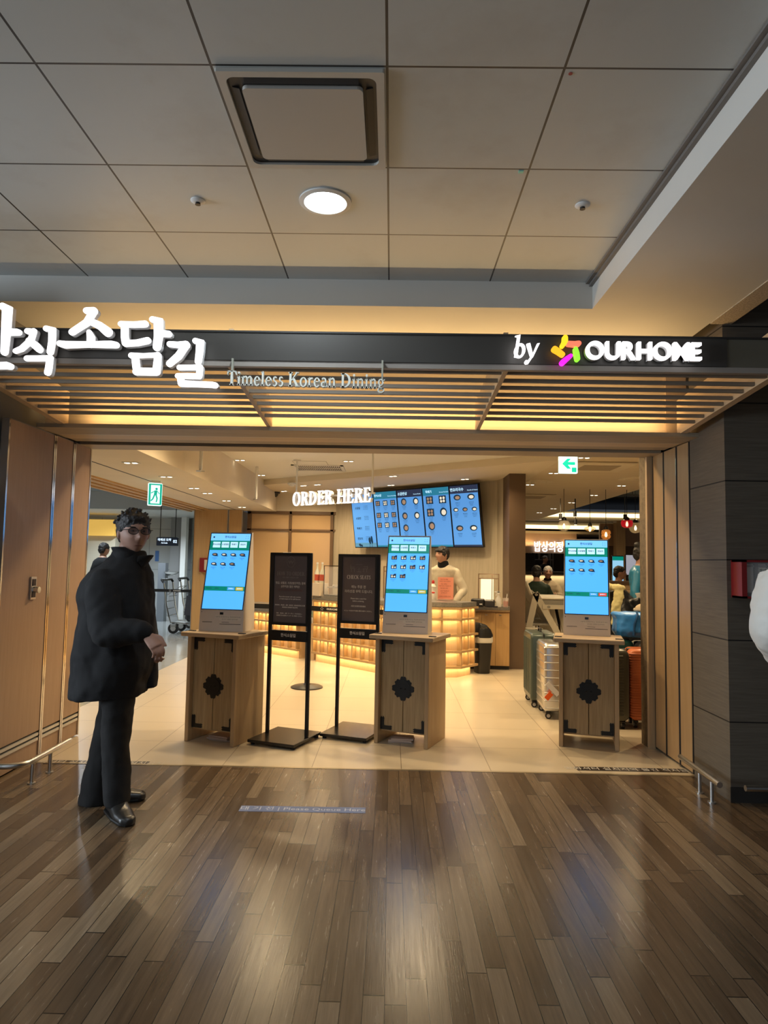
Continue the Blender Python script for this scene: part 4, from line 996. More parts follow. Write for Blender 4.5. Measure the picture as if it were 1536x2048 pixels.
# ------------------------------------------------ reception desk
DK = [Vector((-1.02, 9.60, 0)), Vector((-.10, 8.63, 0)), Vector((.617, 8.448, 0)), Vector((.82, 8.475, 0)), Vector((1.005, 8.71, 0))]
dw = wood('lit_oak_desk', (.60, .42, .23), (.70, .51, .30), 2, 1, .5)
dv = wood('shaded_oak_divider', (.40, .26, .12), (.47, .31, .15), 2, 1, .5)  # darker desk oak; shade on dividers beside lit niches put into its colour
dsk = thing('reception_desk', 'curved oak counter front with four rows of lit niches', 'reception desk', (0, 8.9, 0))
RZ = [.115, .30, .495, .69]; DTOP = .852
def segs(P_): return [(P_[i], P_[i + 1]) for i in range(len(P_) - 1)]
def seg_frame(a, b_):
    u = (b_ - a).normalized(); return u, Vector((u.y, -u.x, 0))          # n points outwards (towards the viewer)
LED = []
def niche_front(P_, rows, top, t, step, prot=.062):
    q = MB(); back = [p for p in P_]
    # body: thick panel behind
    for a, b_ in segs(P_):
        u, n = seg_frame(a, b_); L = (b_ - a).length
        q.prism([(0, 0), (L, 0), (L, -.3), (0, -.3)], a - n * .0 , u, n, top, (0, 0, 1))
    q.build('body', dw, t, True)
    for z in rows + [top - .03]:
        q = MB()
        for k, (a, b_) in enumerate(segs(P_)):
            u, n = seg_frame(a, b_); L = (b_ - a).length; e = .03
            q.prism([(-e if k else 0, .0), (L + (e if k < len(P_) - 2 else .05), 0), (L + (e if k < len(P_) - 2 else .05), prot + .022), (-e if k else 0, prot + .022)], a + Vector((0, 0, z)), u, n, .026, (0, 0, 1))
        q.build('shelf', dv, t, True)
    zs = rows + [top - .03]
    for k, (a, b_) in enumerate(segs(P_)):
        u, n = seg_frame(a, b_); L = (b_ - a).length; cnt = max(1, round(L / step))
        for j in range(cnt + (1 if k == len(P_) - 2 else 0)):
            q = MB()
            for i in range(len(zs) - 1):
                p = a + u * (L * j / cnt); q.prism([(-.009, 0), (.009, 0), (.009, prot), (-.009, prot)], p + Vector((0, 0, zs[i] + .026)), u, n, zs[i + 1] - zs[i] - .026, (0, 0, 1))
            q.build('divider', dv, t, True)
        for i, z in enumerate(zs):
            m = (a + b_) / 2 + n * (prot * .55) + Vector((0, 0, z - .004))
            l = area('desk_led', m, L * .96, .012, 1.9 * L, (1, .68, .30), (R(0), 0, math.atan2(u.y, u.x)))
niche_front(DK, RZ, DTOP, dsk, .175)
def topslab(name, lab, P_, z0, z1, m, front=.075, back=-.42, grp=None):
    q = MB(); F_, B_ = [], []
    for i, p in enumerate(P_):
        ns = []
        if i: ns.append(seg_frame(P_[i - 1], p)[1])
        if i < len(P_) - 1: ns.append(seg_frame(p, P_[i + 1])[1])
        n = sum(ns, Vector()).normalized(); F_.append(p + n * front); B_.append(p + n * back)
    for i in range(len(P_) - 1):
        q.prism([(v.x, v.y) for v in (F_[i], F_[i + 1], B_[i + 1], B_[i])], (0, 0, z0), (1, 0, 0), (0, 1, 0), z1 - z0)
    o = q.build(name, m, None); return setp(o, lab, 'countertop', grp)
topslab('countertop', 'speckled grey countertop running along the lit oak desk', DK, DTOP, .905, M['counter'], .085, -.48)
# lower run of the desk to the left
DL = [Vector((-2.46, 10.93, 0)), Vector((-1.28, 9.82, 0))]
dl2 = thing('reception_desk', 'lower left run of the lit oak counter behind the left kiosk', 'reception desk', (-1.9, 10.4, 0))
niche_front(DL, [.115, .30, .47], .62, dl2, .175)
topslab('countertop', 'low grey countertop at the left end behind the poster stand', DL, .62, .70, M['counter'], .09, -.48)
# glazed cooler between the two runs
u, n = seg_frame(DL[1], DK[0]); L = (DK[0] - DL[1]).length
gcl = thing('display_niche', 'small glazed niche with green plants between the counter runs', 'display case', (DL[1] + DK[0]) / 2)
q = MB(); q.prism([(.06, -.26), (L - .10, -.26), (L - .10, -.06), (.06, -.06)], DL[1] + Vector((0, 0, .0)), u, n, .5, (0, 0, 1)); q.build('plinth', dw, gcl, True)
q = MB(); q.prism([(.06, -.26), (L - .10, -.26), (L - .10, -.23), (.06, -.23)], DL[1] + Vector((0, 0, .5)), u, n, .32, (0, 0, 1)); q.build('back_panel', mat('steel_lining', (.35, .36, .34), .4, .6), gcl, True)
q = MB(); q.prism([(.07, -.06), (L - .10, -.06), (L - .10, -.05), (.07, -.05)], DL[1] + Vector((0, 0, .5)), u, n, .32, (0, 0, 1)); q.build('glass_front', M['glass'], gcl, True)
q = MB(); q.prism([(.06, -.26), (L - .10, -.26), (L - .10, -.03), (.06, -.03)], DL[1] + Vector((0, 0, .82)), u, n, .03, (0, 0, 1)); q.build('top_panel', M['counter'], gcl, True)
lf = mat('leaf_green', (.06, .25, .06), .5, var=.4, bs=60)
mid = (DL[1] + DK[0]) / 2 - n * .14
pl = thing('potted_plant', 'bunch of green leaves standing in the glazed counter niche', 'plant', (mid.x, mid.y, .5))
q = MB(); q.lathe([(.05, 0), (.065, .07), (.06, .075)], (mid.x, mid.y, .5), 16); q.build('pot', M['white'], pl, True)
q = MB()
for i in range(34):
    a = random.uniform(0, 6.28); r = random.uniform(.01, .06); h = random.uniform(.08, .2)
    m = Matrix.Rotation(a, 3, 'Z') @ Matrix.Rotation(random.uniform(.2, 1.2), 3, 'Y')
    q.ell((mid.x + r * math.cos(a), mid.y + r * math.sin(a), .5 + h), .016, .006, .035, m, 8, 5)
q.build('foliage', lf, pl, True, smooth=True)

# ------------------------------------------------ honey wood cabinets right of the desk
ca, cb = Vector((1.02, 9.17, 0)), Vector((1.565, 9.14, 0)); u, n = seg_frame(ca, cb); L = (cb - ca).length
cbn = thing('counter_cabinet', 'honey wood cabinet with three flush doors by the brown pillar', 'cabinet', (ca + cb) / 2)
q = MB(); q.prism([(0, -.4), (L, -.075), (L, 0), (0, 0)], ca + Vector((0, 0, .05)), u, n, .70, (0, 0, 1)); q.build('carcass', M['honey'], cbn, True)
q = MB(); q.prism([(0, -.075), (L, -.075), (L, -.03), (0, -.03)], ca, u, n, .05, (0, 0, 1)); q.build('plinth', M['blackgap'], cbn, True)
for i in range(3):
    q = MB(); q.prism([(L * i / 3 + .002, 0), (L * (i + 1) / 3 - .002, 0), (L * (i + 1) / 3 - .002, .016), (L * i / 3 + .002, .016)], ca + Vector((0, 0, .055)), u, n, .68, (0, 0, 1)); d = q.build('door', M['honey'], cbn, True)
    q = MB(); q.box(ca + u * (L * i / 3 + .06) + n * .018 + Vector((0, 0, .71)), (.03, .006, .008)); q.build('catch', M['steel'], d, True)
q = MB(); q.prism([(-.05, -.078), (L, -.078), (L, .03), (-.05, .03)], ca + Vector((0, 0, .755)), u, n, .022, (0, 0, 1)); q.build('worktop_edge', M['oak_side'], cbn, True)
q = MB(); q.prism([(-.22, -.42), (.54, -.42), (.54, -.078), (L, -.078), (L, .04), (-.10, .04)], ca + Vector((0, 0, .777)), u, n, .05, (0, 0, 1)); o = q.build('countertop', M['counter'], None); setp(o, 'speckled grey worktop over the honey wood cabinet', 'countertop')

# ------------------------------------------------ things on the counter
CT = .905
def ctp(x, y, z=CT): return onz(x, y, z)
ltm = emit('warm_lamp_paper', (1, .80, .48), 1.25)
def lantern(lab, x, y, z0, rz):
    t = thing('lantern_lamp', lab, 'lamp', (x, y, z0), rz, 'paper lantern lamps')
    W, H = .27, .42
    q = MB(); q.box((-.02, 0, .05 + .15), (.17, .10, .30)); q.build('paper_shade', ltm, t)
    for s in (-1, 1):
        for s2 in (-1, 1):
            q = MB(); q.box((s * W / 2, s2 * .06, H / 2), (.011, .011, H)); q.build('upright', M['black'] if False else wf, t)
    for z in (.04, .355, H - .006):
        q = MB()
        for s2 in (-1, 1): q.box((0, s2 * .06, z), (W, .009, .010))
        for s in (-1, 1): q.box((s * W / 2, 0, z), (.009, .12, .010))
        q.build('rail', wf, t)
    q = MB(); q.box((.045, -.062, H / 2), (.010, .008, H)); q.build('mullion', wf, t)
    return t
lp = ony(978, 1155, 9.35)
lantern('paper lantern with dark frame glowing at the right end of the counter', lp.x, 9.38, .827, R(-8))
lp2 = ctp(752, 1196, .905)
shelf_t = None
lantern('paper lantern with dark frame glowing behind the CHECK SEATS poster', .05, 9.10, CT, R(-35))
spot('lantern_glow', (1.33, 9.2, 1.25), 1.5, (1, .75, .42), 170, .5, .1, (1.33, 9.6, 1.2))
# pos terminal
p = ctp(943, 1206, .827); t = thing('receipt_printer', 'low black till printer on the worktop right of the clerk', 'till printer', (1.18, 8.99, .827), R(-12))
q = MB(); q.rbox((-.05, 0, .05), (.17, .14, .10), .012); q.build('printer_body', M['black'], t)
q = MB(); q.rbox((.10, .02, .045), (.13, .15, .09), .012); q.build('reader_body', mat('charcoal_plastic', (.03, .027, .025), .35), t)
for x in (-.09, -.005):
    q = MB(); q.box((x, -.072, .035), (.035, .004, .012)); q.build('badge', M['white'], t)
q = MB(); q.box((.14, -.08, .008), (.14, .05, .016)); q.build('key_strip', M['bezel'], t)
# spray bottle + cup
t = thing('spray_bottle', 'clear spray bottle with a white trigger beside the lantern', 'spray bottle', (1.40, 9.02, .827))
q = MB(); q.lathe([(.034, 0), (.036, .01), (.036, .10), (.014, .14), (.013, .16)], (0, 0, 0), 18); q.build('bottle', glass('milky_plastic', (.85, .85, .82), .3, .45), t, smooth=True)
q = MB(); q.box((0, 0, .18), (.03, .02, .035)); q.prism([(-.05, .185), (.02, .185), (.02, .202), (-.05, .198)], (0, -.01, 0), (1, 0, 0), (0, 0, 1), .02, (0, 1, 0)); q.prism([(-.02, .18), (-.035, .14), (-.03, .14), (-.012, .18)], (0, -.006, 0), (1, 0, 0), (0, 0, 1), .012, (0, 1, 0)); q.build('trigger_head', M['white'], t)
t = thing('takeaway_cup', 'clear cup of red drink with a straw at the end of the worktop', 'cup', (1.49, 9.0, .827))
q = MB(); q.lathe([(.030, 0), (.036, .10), (.040, .115)], (0, 0, 0), 20); q.build('cup', glass('cup_clear', (.9, .85, .8), .05, .3), t, smooth=True)
q = MB(); q.lathe([(.028, .004), (.033, .075)], (0, 0, 0), 20); q.build('drink', mat('red_tea', (.35, .05, .01), .15), t, smooth=True)
q = MB(); q.cyl((0, 0, .01), (.02, 0, .17), .004, n=8); q.build('straw', M['white'], t)
# orange notice in a stand, sauce bottle
p = ctp(891, 1199); t = thing('notice_sheet', 'salmon pink notice sheet standing upright on the counter before the clerk', 'notice', (p.x, p.y, CT), R(-3))
q = MB(); q.box((0, .005, .145), (.205, .003, .29), Matrix.Rotation(-.06, 3, 'X')); sh = q.build('sheet', mat('salmon_paper', (.80, .30, .20), .7), t)
q = MB()
for i, (tt, zz) in enumerate((('주문 안내 말씀', .26), ('주문은 키오스크에서', .235), ('현금 결제는', .20), ('카운터에서 가능합니다', .175), ('직원 할인 문의', .145), ('포장 가능합니다', .11), ('감사합니다', .085), ('소담길 고객센터 안내', .04))): q.text(tt, .017, (-.02 + .01 * (i % 2), -.004 + (.145 - zz) * -.06, zz), (1, 0, 0), (0, 0, 1), .0003)
q.build('notice_print', mat('dark_red_print', (.20, .03, .02), .7), sh)
q = MB(); q.box((0, .012, .006), (.21, .045, .012)); q.build('stand_foot', M['glass'], t)
p = ctp(866, 1199); t = thing('sauce_bottle', 'white squeeze bottle with red cap and label left of the salmon notice', 'bottle', (p.x, p.y, CT))
q = MB(); q.lathe([(.040, 0), (.044, .02), (.042, .08), (.032, .12), (.042, .165), (.020, .20), (.016, .212)], (0, 0, 0), 22); q.build('bottle', mat('milk_white_plastic', (.75, .70, .62), .4), t, smooth=True)
q = MB(); q.lathe([(.018, .208), (.018, .235), (.008, .25)], (0, 0, 0), 16); q.build('cap', mat('cap_red', (.5, .02, .02), .4), t, smooth=True)
q = MB(); q.ell((0, -.036, .09), .022, .009, .014, nu=14, nv=8); q.build('label_patch', mat('label_red', (.6, .04, .03), .5), t)
# display case with samples, bottles, crate
p = Vector((-.66, 9.33, CT))
t = thing('display_case', 'glass sample case with dark frame on the counter left of the poster', 'display case', p, TH_)
q = MB(); q.box((0, 0, .012), (.44, .28, .024)); q.build('base', M['counter'], t)
for x in (-.215, .215):
    for y in (-.135, .135):
        q = MB(); q.box((x, y, .21), (.008, .008, .40)); q.build('frame_post', M['black'], t)
q = MB()
for y in (-.135, .135): q.box((0, y, .41), (.44, .008, .008))
for x in (-.215, .215): q.box((x, 0, .41), (.008, .28, .008))
q.build('frame_top', M['black'], t)
q = MB(); q.box((0, -.135, .21), (.42, .004, .38)); q.build('glass_front', M['glass'], t)
q = MB(); q.box((0, .02, .12), (.42, .2, .015)); sf = q.build('sample_shelf', mat('grey_tray', (.25, .23, .21), .5), t)
for i in range(5):
    a = TH_; c = p + Matrix.Rotation(a, 3, 'Z') @ Vector((-.16 + i * .08, 0, .1275))
    o = MB().lathe([(.012, 0), (.026, .018), (.028, .022), (.02, .02)], (0, 0, 0), 14).build('sample_bowl', M['white'], None, smooth=True); o.location = c
    setp(o, 'small white sample bowl in the glass case on the counter', 'bowl', 'sample bowls in the glass case')
for i in range(2):
    c = Vector((-1.02 + .075 * i, 9.53 - .07 * i, CT))
    t = thing('soju_bottle', ['clear bottle with red label, left one of the pair on the counter', 'clear bottle with red label, right one of the pair on the counter'][i], 'bottle', c + Vector((0, 0, .17)), 0, 'bottles beside the glass case')
    q = MB(); q.lathe([(.034, 0), (.036, .01), (.036, .14), (.014, .2), (.013, .27), (.015, .275)], (0, 0, 0), 18); q.build('glass_body', mat('pale_bottle_glass', (.62, .62, .52), .1), t, smooth=True)
    q = MB(); q.lathe([(.037, .035), (.037, .12)], (0, 0, 0), 18, False); q.build('label', mat('bottle_label_red', (.50, .09, .05), .5), t, smooth=True)
    q = MB(); q.lathe([(.016, .265), (.016, .285), (.0, .286)], (0, 0, 0), 14); q.build('cap', M['white'], t, smooth=True)
q = MB(); q.box((0, 0, .085), (.19, .16, .17)); o = q.build('carton', mat('pale_carton', (.60, .52, .42), .7)); o.location = (-.985, 9.50, CT); o.rotation_euler = (0, 0, TH_); setp(o, 'pale carton on the counter carrying the two bottles', 'carton')

# ------------------------------------------------ waste bin
p = fl(949, 1346); t = thing('waste_bin', 'black waste bin with domed lid and white liner at the desk end', 'waste bin', (1.175, 8.90, 0), R(10))
q = MB(); q.loft([((0, 0, 0), (.085, 0, 0), (0, .11, 0)), ((0, 0, .44), (.112, 0, 0), (0, .14, 0))], 24, True, 4); q.build('bucket', M['black'], t, smooth=True)
q = MB(); q.loft([((0, 0, .385), (.113, 0, 0), (0, .141, 0)), ((0, 0, .40), (.120, 0, 0), (0, .148, 0)), ((0, 0, .46), (.117, 0, 0), (0, .146, 0))], 30, True, 4); q.build('bin_liner', mat('white_bin_liner', (.6, .58, .52), .5, bump=.6, bs=30), t, smooth=True)
q = MB(); q.loft([((0, 0, .45), (.125, 0, 0), (0, .152, 0)), ((0, 0, .485), (.125, 0, 0), (0, .152, 0)), ((-.01, 0, .55), (.105, 0, 0), (0, .145, 0)), ((-.03, 0, .61), (.06, 0, 0), (0, .13, 0)), ((-.05, 0, .625), (.02, 0, 0), (0, .11, 0))], 24, True, 3); ld = q.build('lid', M['black'], t, smooth=True)
q = MB(); q.box((-.02, -.125, .575), (.09, .035, .05), Matrix.Rotation(.5, 3, 'X')); q.build('swing_flap', mat('flap_black', (.03, .03, .03), .25), ld)

# ------------------------------------------------ hanging letters ORDER HERE
oh = thing('order_here_sign', 'glowing white ORDER HERE letters hung from the ceiling over the counter', 'sign', (-.72, 8.4, 2.1))
A0, A1 = ony(587, 1014, 8.9), ony(745, 1002, 8.1)
uu = (A1 - A0); uu.z = 0; Lh = uu.length; uu.normalize(); HHt = .175; sxx = (Lh / HHt - 10 * .05) / serif_w('ORDER HERE')
zb_ = (A0.z + A1.z) / 2
base = Vector((A0.x, A0.y, zb_)); nvec = Vector((uu.y, -uu.x, 0))
_W = W_; W_ = .165; TH = .075
q = MB(); serif(q, 'ORDER HERE', HHt, base + nvec * .012, uu, Vector((0, 0, 1)), .012, sxx, .05); lw = q.build('lettering', emit('order_letters', (1, .97, .95), 1.7), oh, True)
q = MB(); serif(q, 'ORDER HERE', HHt, base - nvec * .03, uu, Vector((0, 0, 1)), .04, sxx, .05); q.build('letter_return', M['white_ret'], lw, True)
W_ = _W; TH = .06
for f in (.02, .985):
    p = base + uu * (Lh * f) - nvec * .02
    q = MB(); q.cyl(p + Vector((0, 0, .12)), Vector((p.x, p.y, 2.69)), .012, n=10); q.lathe([(.05, 0), (.05, -.02)], (p.x, p.y, 2.69), 16); q.build('drop_rod', M['white'], oh, True)
q = MB(); q.prism([(.0, .10), (Lh, .10), (Lh, .12), (0, .12)], base - nvec * .05, uu, Vector((0, 0, 1)), .018); q.build('carrier_rail', M['white'], oh, True)
# ================================================================== CEILING FITTINGS INSIDE
lens = emit('warm_lens', (1, .86, .62), 6.0)
def twin(x, y, z, lab, grp, rz=0.0):
    p = onz(x, y, z); t = thing('recessed_downlight', lab, 'ceiling light', (p.x, p.y, z), rz, grp)
    q = MB(); q.box((0, 0, -.003), (.15, .075, .006)); q.build('trim_plate', M['white'], t)
    for s in (-1, 1):
        q = MB(); q.lathe([(.024, -.0065), (.024, -.0075)], (s * .036, 0, 0), 14); q.build('lens', lens, t)
    return t
for x, y in ((262, 925), (333, 953), (388, 976), (415, 986), (453, 1001), (484, 1014)): twin(x, y, ZL, 'twin recessed downlight in the lowered cream ceiling on the left', 'left ceiling downlights')
for x, y in ((480, 920), (522, 950), (697, 922)): twin(x, y, 2.69, 'twin recessed downlight in the bright white ceiling recess', 'recess downlights')
for x, y in ((607, 971), (635, 969), (568, 982), (930, 958), (786, 952), (782, 970)): twin(x, y, ZC, 'twin recessed downlight in the cream soffit above the counter', 'soffit downlights', -.7)
for x, y in ((1107, 946), (1168, 915), (1060, 969), (1243, 971), (1188, 990), (1143, 1005), (1107, 1017), (1079, 1025)): twin(x, y, ZR, 'twin recessed downlight in the grained ceiling on the right', 'right ceiling downlights')
# supply grille
p0, p1 = onz(592, 940, 2.69), onz(692, 940, 2.69)
g0 = (p0 + p1) / 2; wdt = (p1 - p0).length
t = thing('air_grille', 'white slotted air grille in the ceiling in front of ORDER HERE', 'air grille', (g0.x, 9.62, 2.69), R(0)); wdt *= .97
q = MB()
for a0, a1, b0, b1 in ((-wdt / 2, wdt / 2, -.29, -.25), (-wdt / 2, wdt / 2, .25, .29), (-wdt / 2, -wdt / 2 + .04, -.29, .29), (wdt / 2 - .04, wdt / 2, -.29, .29)): q.bx(a0, a1, b0, b1, -.012, 0)
q.build('frame', M['white'], t)
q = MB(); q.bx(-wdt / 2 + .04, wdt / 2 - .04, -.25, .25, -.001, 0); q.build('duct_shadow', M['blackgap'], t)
q = MB()
for i in range(24): q.box((-wdt / 2 + .05 + i * (wdt - .1) / 23, 0, -.004), (.009, .5, .005))
q.bx(-wdt / 2 + .04, wdt / 2 - .04, -.012, .012, -.008, -.002); q.build('slats', M['white'], t)
# access hatch outline, detectors, camera dome, sprinkler drops
p = onz(622, 927, 2.69); t = thing('access_hatch', 'square access hatch outlined in the white ceiling recess', 'hatch', (p.x, p.y, 2.69)); q = MB(); q.bx(-.22, .22, -.22, .22, -.003, 0); q.build('door', M['ceil_white'], t)
q = MB()
for a0, a1, b0, b1 in ((-.226, .226, -.226, -.22), (-.226, .226, .22, .226), (-.226, -.22, -.22, .22), (.22, .226, -.22, .22)): q.bx(a0, a1, b0, b1, -.002, 0)
q.build('gap_line', mat('gap_grey', (.3, .27, .22), .7), t)
p = onz(584, 966, ZC); t = thing('smoke_detector', 'round white smoke detector on the ceiling left of the hanging letters', 'smoke detector', (p.x, p.y, ZC)); q = MB(); q.lathe([(.07, 0), (.068, -.02), (.05, -.03)], (0, 0, 0), 24); q.build('base', M['white'], t, smooth=True); q = MB(); q.lathe([(.045, -.03), (.04, -.05), (.02, -.056)], (0, 0, 0), 20); q.build('sensor', M['white'], t, smooth=True)
p = onz(549, 984, ZC); t = thing('dome_camera', 'black dome security camera under the cream soffit', 'security camera', (p.x, p.y, ZC)); q = MB(); q.lathe([(.10, 0), (.10, -.025), (.085, -.03)], (0, 0, 0), 24); q.build('mount', M['black'], t, smooth=True); q = MB(); q.lathe([(.075, -.03), (.06, -.07), (.03, -.092), (.0, -.098)], (0, 0, 0), 24); q.build('dome', M['bezel'], t, smooth=True)
for (x, y0_, y1_, Y, lb) in ((401, 897, 944, 6.9, 'white sprinkler drop pipe hanging beside the lowered ceiling, nearer one'), (512, 962, 1000, 9.6, 'white sprinkler drop pipe hanging beside the lowered ceiling, farther one')):
    a, b_ = ony(x, y1_, Y), None
    t = thing('sprinkler_drop', lb, 'sprinkler', (a.x, a.y, 2.69), 0, 'sprinkler drops in the recess')
    q = MB(); q.cyl((a.x, a.y, a.z + .03), (a.x, a.y, 2.69), .018, n=12); q.build('pipe', M['white'], t, True)
    q = MB(); q.lathe([(.012, .035), (.016, .01), (.006, 0)], (a.x, a.y, a.z), 12); q.build('head', M['white'], t, True)
    q = MB(); q.lathe([(.045, .012), (.045, .008), (.01, .005)], (a.x, a.y, a.z), 16); q.build('deflector', M['steel'], t, True)
# exit signs
LITG = emit('sign_green', (.0, .42, .30), 1.0); LITW = emit('sign_white', (.70, .95, .92), 1.25)
pe = onz(311, 962, ZL)
t = thing('exit_sign', 'hanging green and white running man exit sign on the left', 'exit sign', (pe.x, pe.y, ZL), R(28))
q = MB(); q.box((0, 0, -.012), (.10, .06, .024)); q.build('ceiling_mount', M['white'], t)
q = MB(); q.rbox((0, 0, -.155), (.155, .045, .26), .008); q.build('light_box', LITW, t)
q = MB()
F = frameUV((0, -.0235, -.155), (1, 0, 0), (0, 0, 1))
for a0, a1, b0, b1 in ((-.072, -.05, -.12, .12), (.05, .072, -.12, .12), (-.05, .05, .105, .12), (-.05, .05, -.12, -.105)): rect(q, F, a0, a1, b0, b1, 0, .001)
q.build('door_symbol', LITG, t)
q = MB(); disc(q, F, .012, .062, .014, 0, None, 16, .001)
for p_ in ([(-.01, .045), (.022, .045), (.018, -.01), (-.016, -.01)], [(-.016, -.005), (.0, -.01), (-.02, -.06), (-.045, -.085), (-.05, -.07), (-.032, -.05)], [(.0, -.005), (.018, -.01), (.03, -.045), (.02, -.09), (.006, -.09), (.014, -.05)], [(-.008, .04), (-.012, .028), (-.045, .005), (-.048, .018)], [(.02, .042), (.022, .03), (.045, .0), (.048, .012)]): q.prism(p_, F.p(0, 0), F.u, F.v, .001)
q.build('running_figure', LITG, t)
p = ony(1136, 929, 6.2)
t = thing('exit_sign', 'hanging white exit sign with a green left arrow on the right', 'exit sign', (p.x, p.y, 2.69))
q = MB(); q.cyl((p.x, p.y, p.z + .08), (p.x, p.y, 2.69), .008, n=8); q.build('drop_rod', M['white'], t, True)
q = MB(); q.rbox((p.x, p.y, p.z), (.167, .04, .165), .006); q.build('light_box', LITW, t, True)
F = frameUV((p.x, p.y - .0205, p.z), (1, 0, 0), (0, 0, 1)); q = MB()
q.prism([(-.058, .004), (-.012, .05), (.022, .05), (-.006, .02), (.058, .02), (.058, -.006), (-.006, -.006), (.022, -.042), (-.012, -.042)], F.p(0, 0), F.u, F.v, .001); q.build('arrow_symbol', LITG, t, True)
q = MB(); rect(q, F, .028, .07, -.072, -.03, 0, .001); q.build('figure_patch', LITG, t, True)
# round and square diffusers in the right ceiling
for x, y, lb in ((1078, 963, 'round ceiling diffuser near the brown pillar'), (1265, 957, 'round ceiling diffuser at the right end of the ceiling')):
    p = onz(x, y, ZR); t = thing('ceiling_diffuser', lb, 'ceiling diffuser', (p.x, p.y, ZR), 0, 'round ceiling diffusers'); q = MB(); q.lathe([(.20, 0), (.19, -.012), (.12, -.006), (.11, -.02), (.06, -.014), (.05, -.026)], (0, 0, 0), 28); q.build('ring', M['ceil_warm'], t, smooth=True); q = MB(); q.lathe([(.05, -.02), (.03, -.03)], (0, 0, 0), 16); q.build('centre_cone', M['ceil_warm'], t, smooth=True)
for x, y, lb in ((1195, 932, 'square ceiling air unit behind the arrow exit sign'), (1062, 992, 'square ceiling air unit beside the brown pillar')):
    p = onz(x, y, ZR); t = thing('ceiling_air_unit', lb, 'air conditioner', (p.x, p.y, ZR), 0, 'square air units in the right ceiling'); q = MB(); q.rbox((0, 0, -.012), (.74, .74, .024), .01); q.build('panel', M['ceil_warm'], t); q = MB(); q.box((0, 0, -.025), (.44, .44, .006)); q.build('intake', mat('intake_tan', (.36, .29, .2), .7), t)

# ================================================================== QUEUE BELTS
def stanchion(lab, x, y, zt=.93):
    t = thing('queue_post', lab, 'queue post', (x, y, 0), 0, 'black queue posts')
    q = MB(); q.lathe([(.175, 0), (.175, .010), (.15, .022), (.04, .034), (.028, .05)], (0, 0, 0), 32); q.build('base', M['black'], t, smooth=True)
    q = MB(); q.cyl((0, 0, .03), (0, 0, zt - .07), .028, n=18); q.build('post', M['black'], t, smooth=True)
    q = MB(); q.cyl((0, 0, zt - .08), (0, 0, zt), .036, n=18); q.build('belt_head', M['black'], t, smooth=True)
    return t
def belt(lab, a, b_, z, txt=True, t0=.5):
    a, b_ = Vector((*a, z)), Vector((*b_, z)); u = (b_ - a).normalized(); n = Vector((u.y, -u.x, 0)); L = (b_ - a).length
    q = MB(); q.prism([(.03, -.026), (L - .03, -.026), (L - .03, .026), (.03, .026)], a - n * .001, u, Vector((0, 0, 1)), .002); o = q.build('queue_belt', M['black'], None); setp(o, lab, 'queue belt', 'queue belts')
    if txt:
        q = MB(); c = a + u * L * t0 + n * .0015; q.text('OURHOME', .028, c + u * .03, u, (0, 0, 1), .0004, .001)
        for k in range(5):
            an = R(90 + 72 * k); q.prism([(-.115 + .013 * math.cos(an + .35) - .045, .013 * math.sin(an + .35)), (-.115 + .021 * math.cos(an) - .045, .021 * math.sin(an)), (-.115 + .013 * math.cos(an - .35) - .045, .013 * math.sin(an - .35)), (-.115 + .009 * math.cos(an) - .045, .009 * math.sin(an))], c + u * .06, u, (0, 0, 1), .001)
        w = q.build('belt_print', mat('belt_white', (.6, .58, .54), .6), o)
SB = [(-2.05, 8.0), (-.90, 7.62), (.07, 7.12)]
stanchion('black queue post hidden mostly by the left kiosk cabinet', *SB[0]); stanchion('black queue post with a round base seen through the HOW TO ORDER stand', *SB[1]); stanchion('black queue post behind the middle kiosk cabinet', *SB[2])
belt('black printed queue belt crossing behind the HOW TO ORDER poster', SB[0], SB[1], .86, True, .9); belt('black printed queue belt crossing behind the CHECK SEATS poster', SB[1], SB[2], .86, True, .25)
stanchion('black queue post at the back corner by the honey wood leaf', -3.25, 12.35, .86); stanchion('black queue post in the grey hall behind the man', -4.9, 12.5, .86)
belt('black printed queue belt across the grey hall in front of the trolleys', (-4.9, 12.5), (-3.25, 12.35), .80, True, .62)

# ================================================================== ARRIVALS HALL (left background)
hw1 = tiles('pale_wall_panels', (.52, .55, .56), (1.2, 1.0), (0, .1), .012, (.25, .27, .28), .3, (0, 2), .02)
b = MB(); b.bx(-18, -4.6, 17.0, 17.3, 0, 3); struct('wall_hall', b, hw1)
b = MB(); b.bx(-18, -6.25, 15.5, 15.8, 0, 1.86); struct('wall_beige', b, mat('beige_hall_wall', (.55, .49, .38), .6))
b = MB(); b.bx(-18, -6.2, 15.3, 15.8, 1.86, 2.22); struct('trim_glow_bulkhead', b, emit('yellow_glow_bulkhead', (.80, .48, .10), .75))  # emission stands in for the warm light on this bulkhead
hc = mat('grey_gloss_ceiling', (.30, .31, .31), .22)
b = MB(); b.bx(-18, -3.74, 5.44, 14.0, 2.72, 2.8); struct('ceiling_hall', b, hc)
b = MB(); b.bx(-18, -3.4, 14.0, 18, 2.36, 2.44); b.bx(-18, -3.4, 13.9, 14.0, 2.36, 2.8); struct('ceiling_hall_far', b, mat('pale_hall_ceiling', (.55, .55, .52), .5))
b = MB(); b.bx(-4.98, -4.86, 16.2, 16.4, 0, 2.4); struct('pillar_white', b, M['white'])
b = MB(); b.bx(-5.32, -5.02, 16.5, 16.8, 0, 2.4); struct('pillar_grey', b, mat('grey_column', (.24, .24, .24), .5))
b = MB(); b.bx(-4.84, -3.0, 16.6, 16.7, 0, 2.4); struct('wall_louvre', b, tiles('green_grey_panels', (.20, .215, .20), (1, .32), (0, 0), .01, (.1, .1, .1), .4, (0, 2), .03))
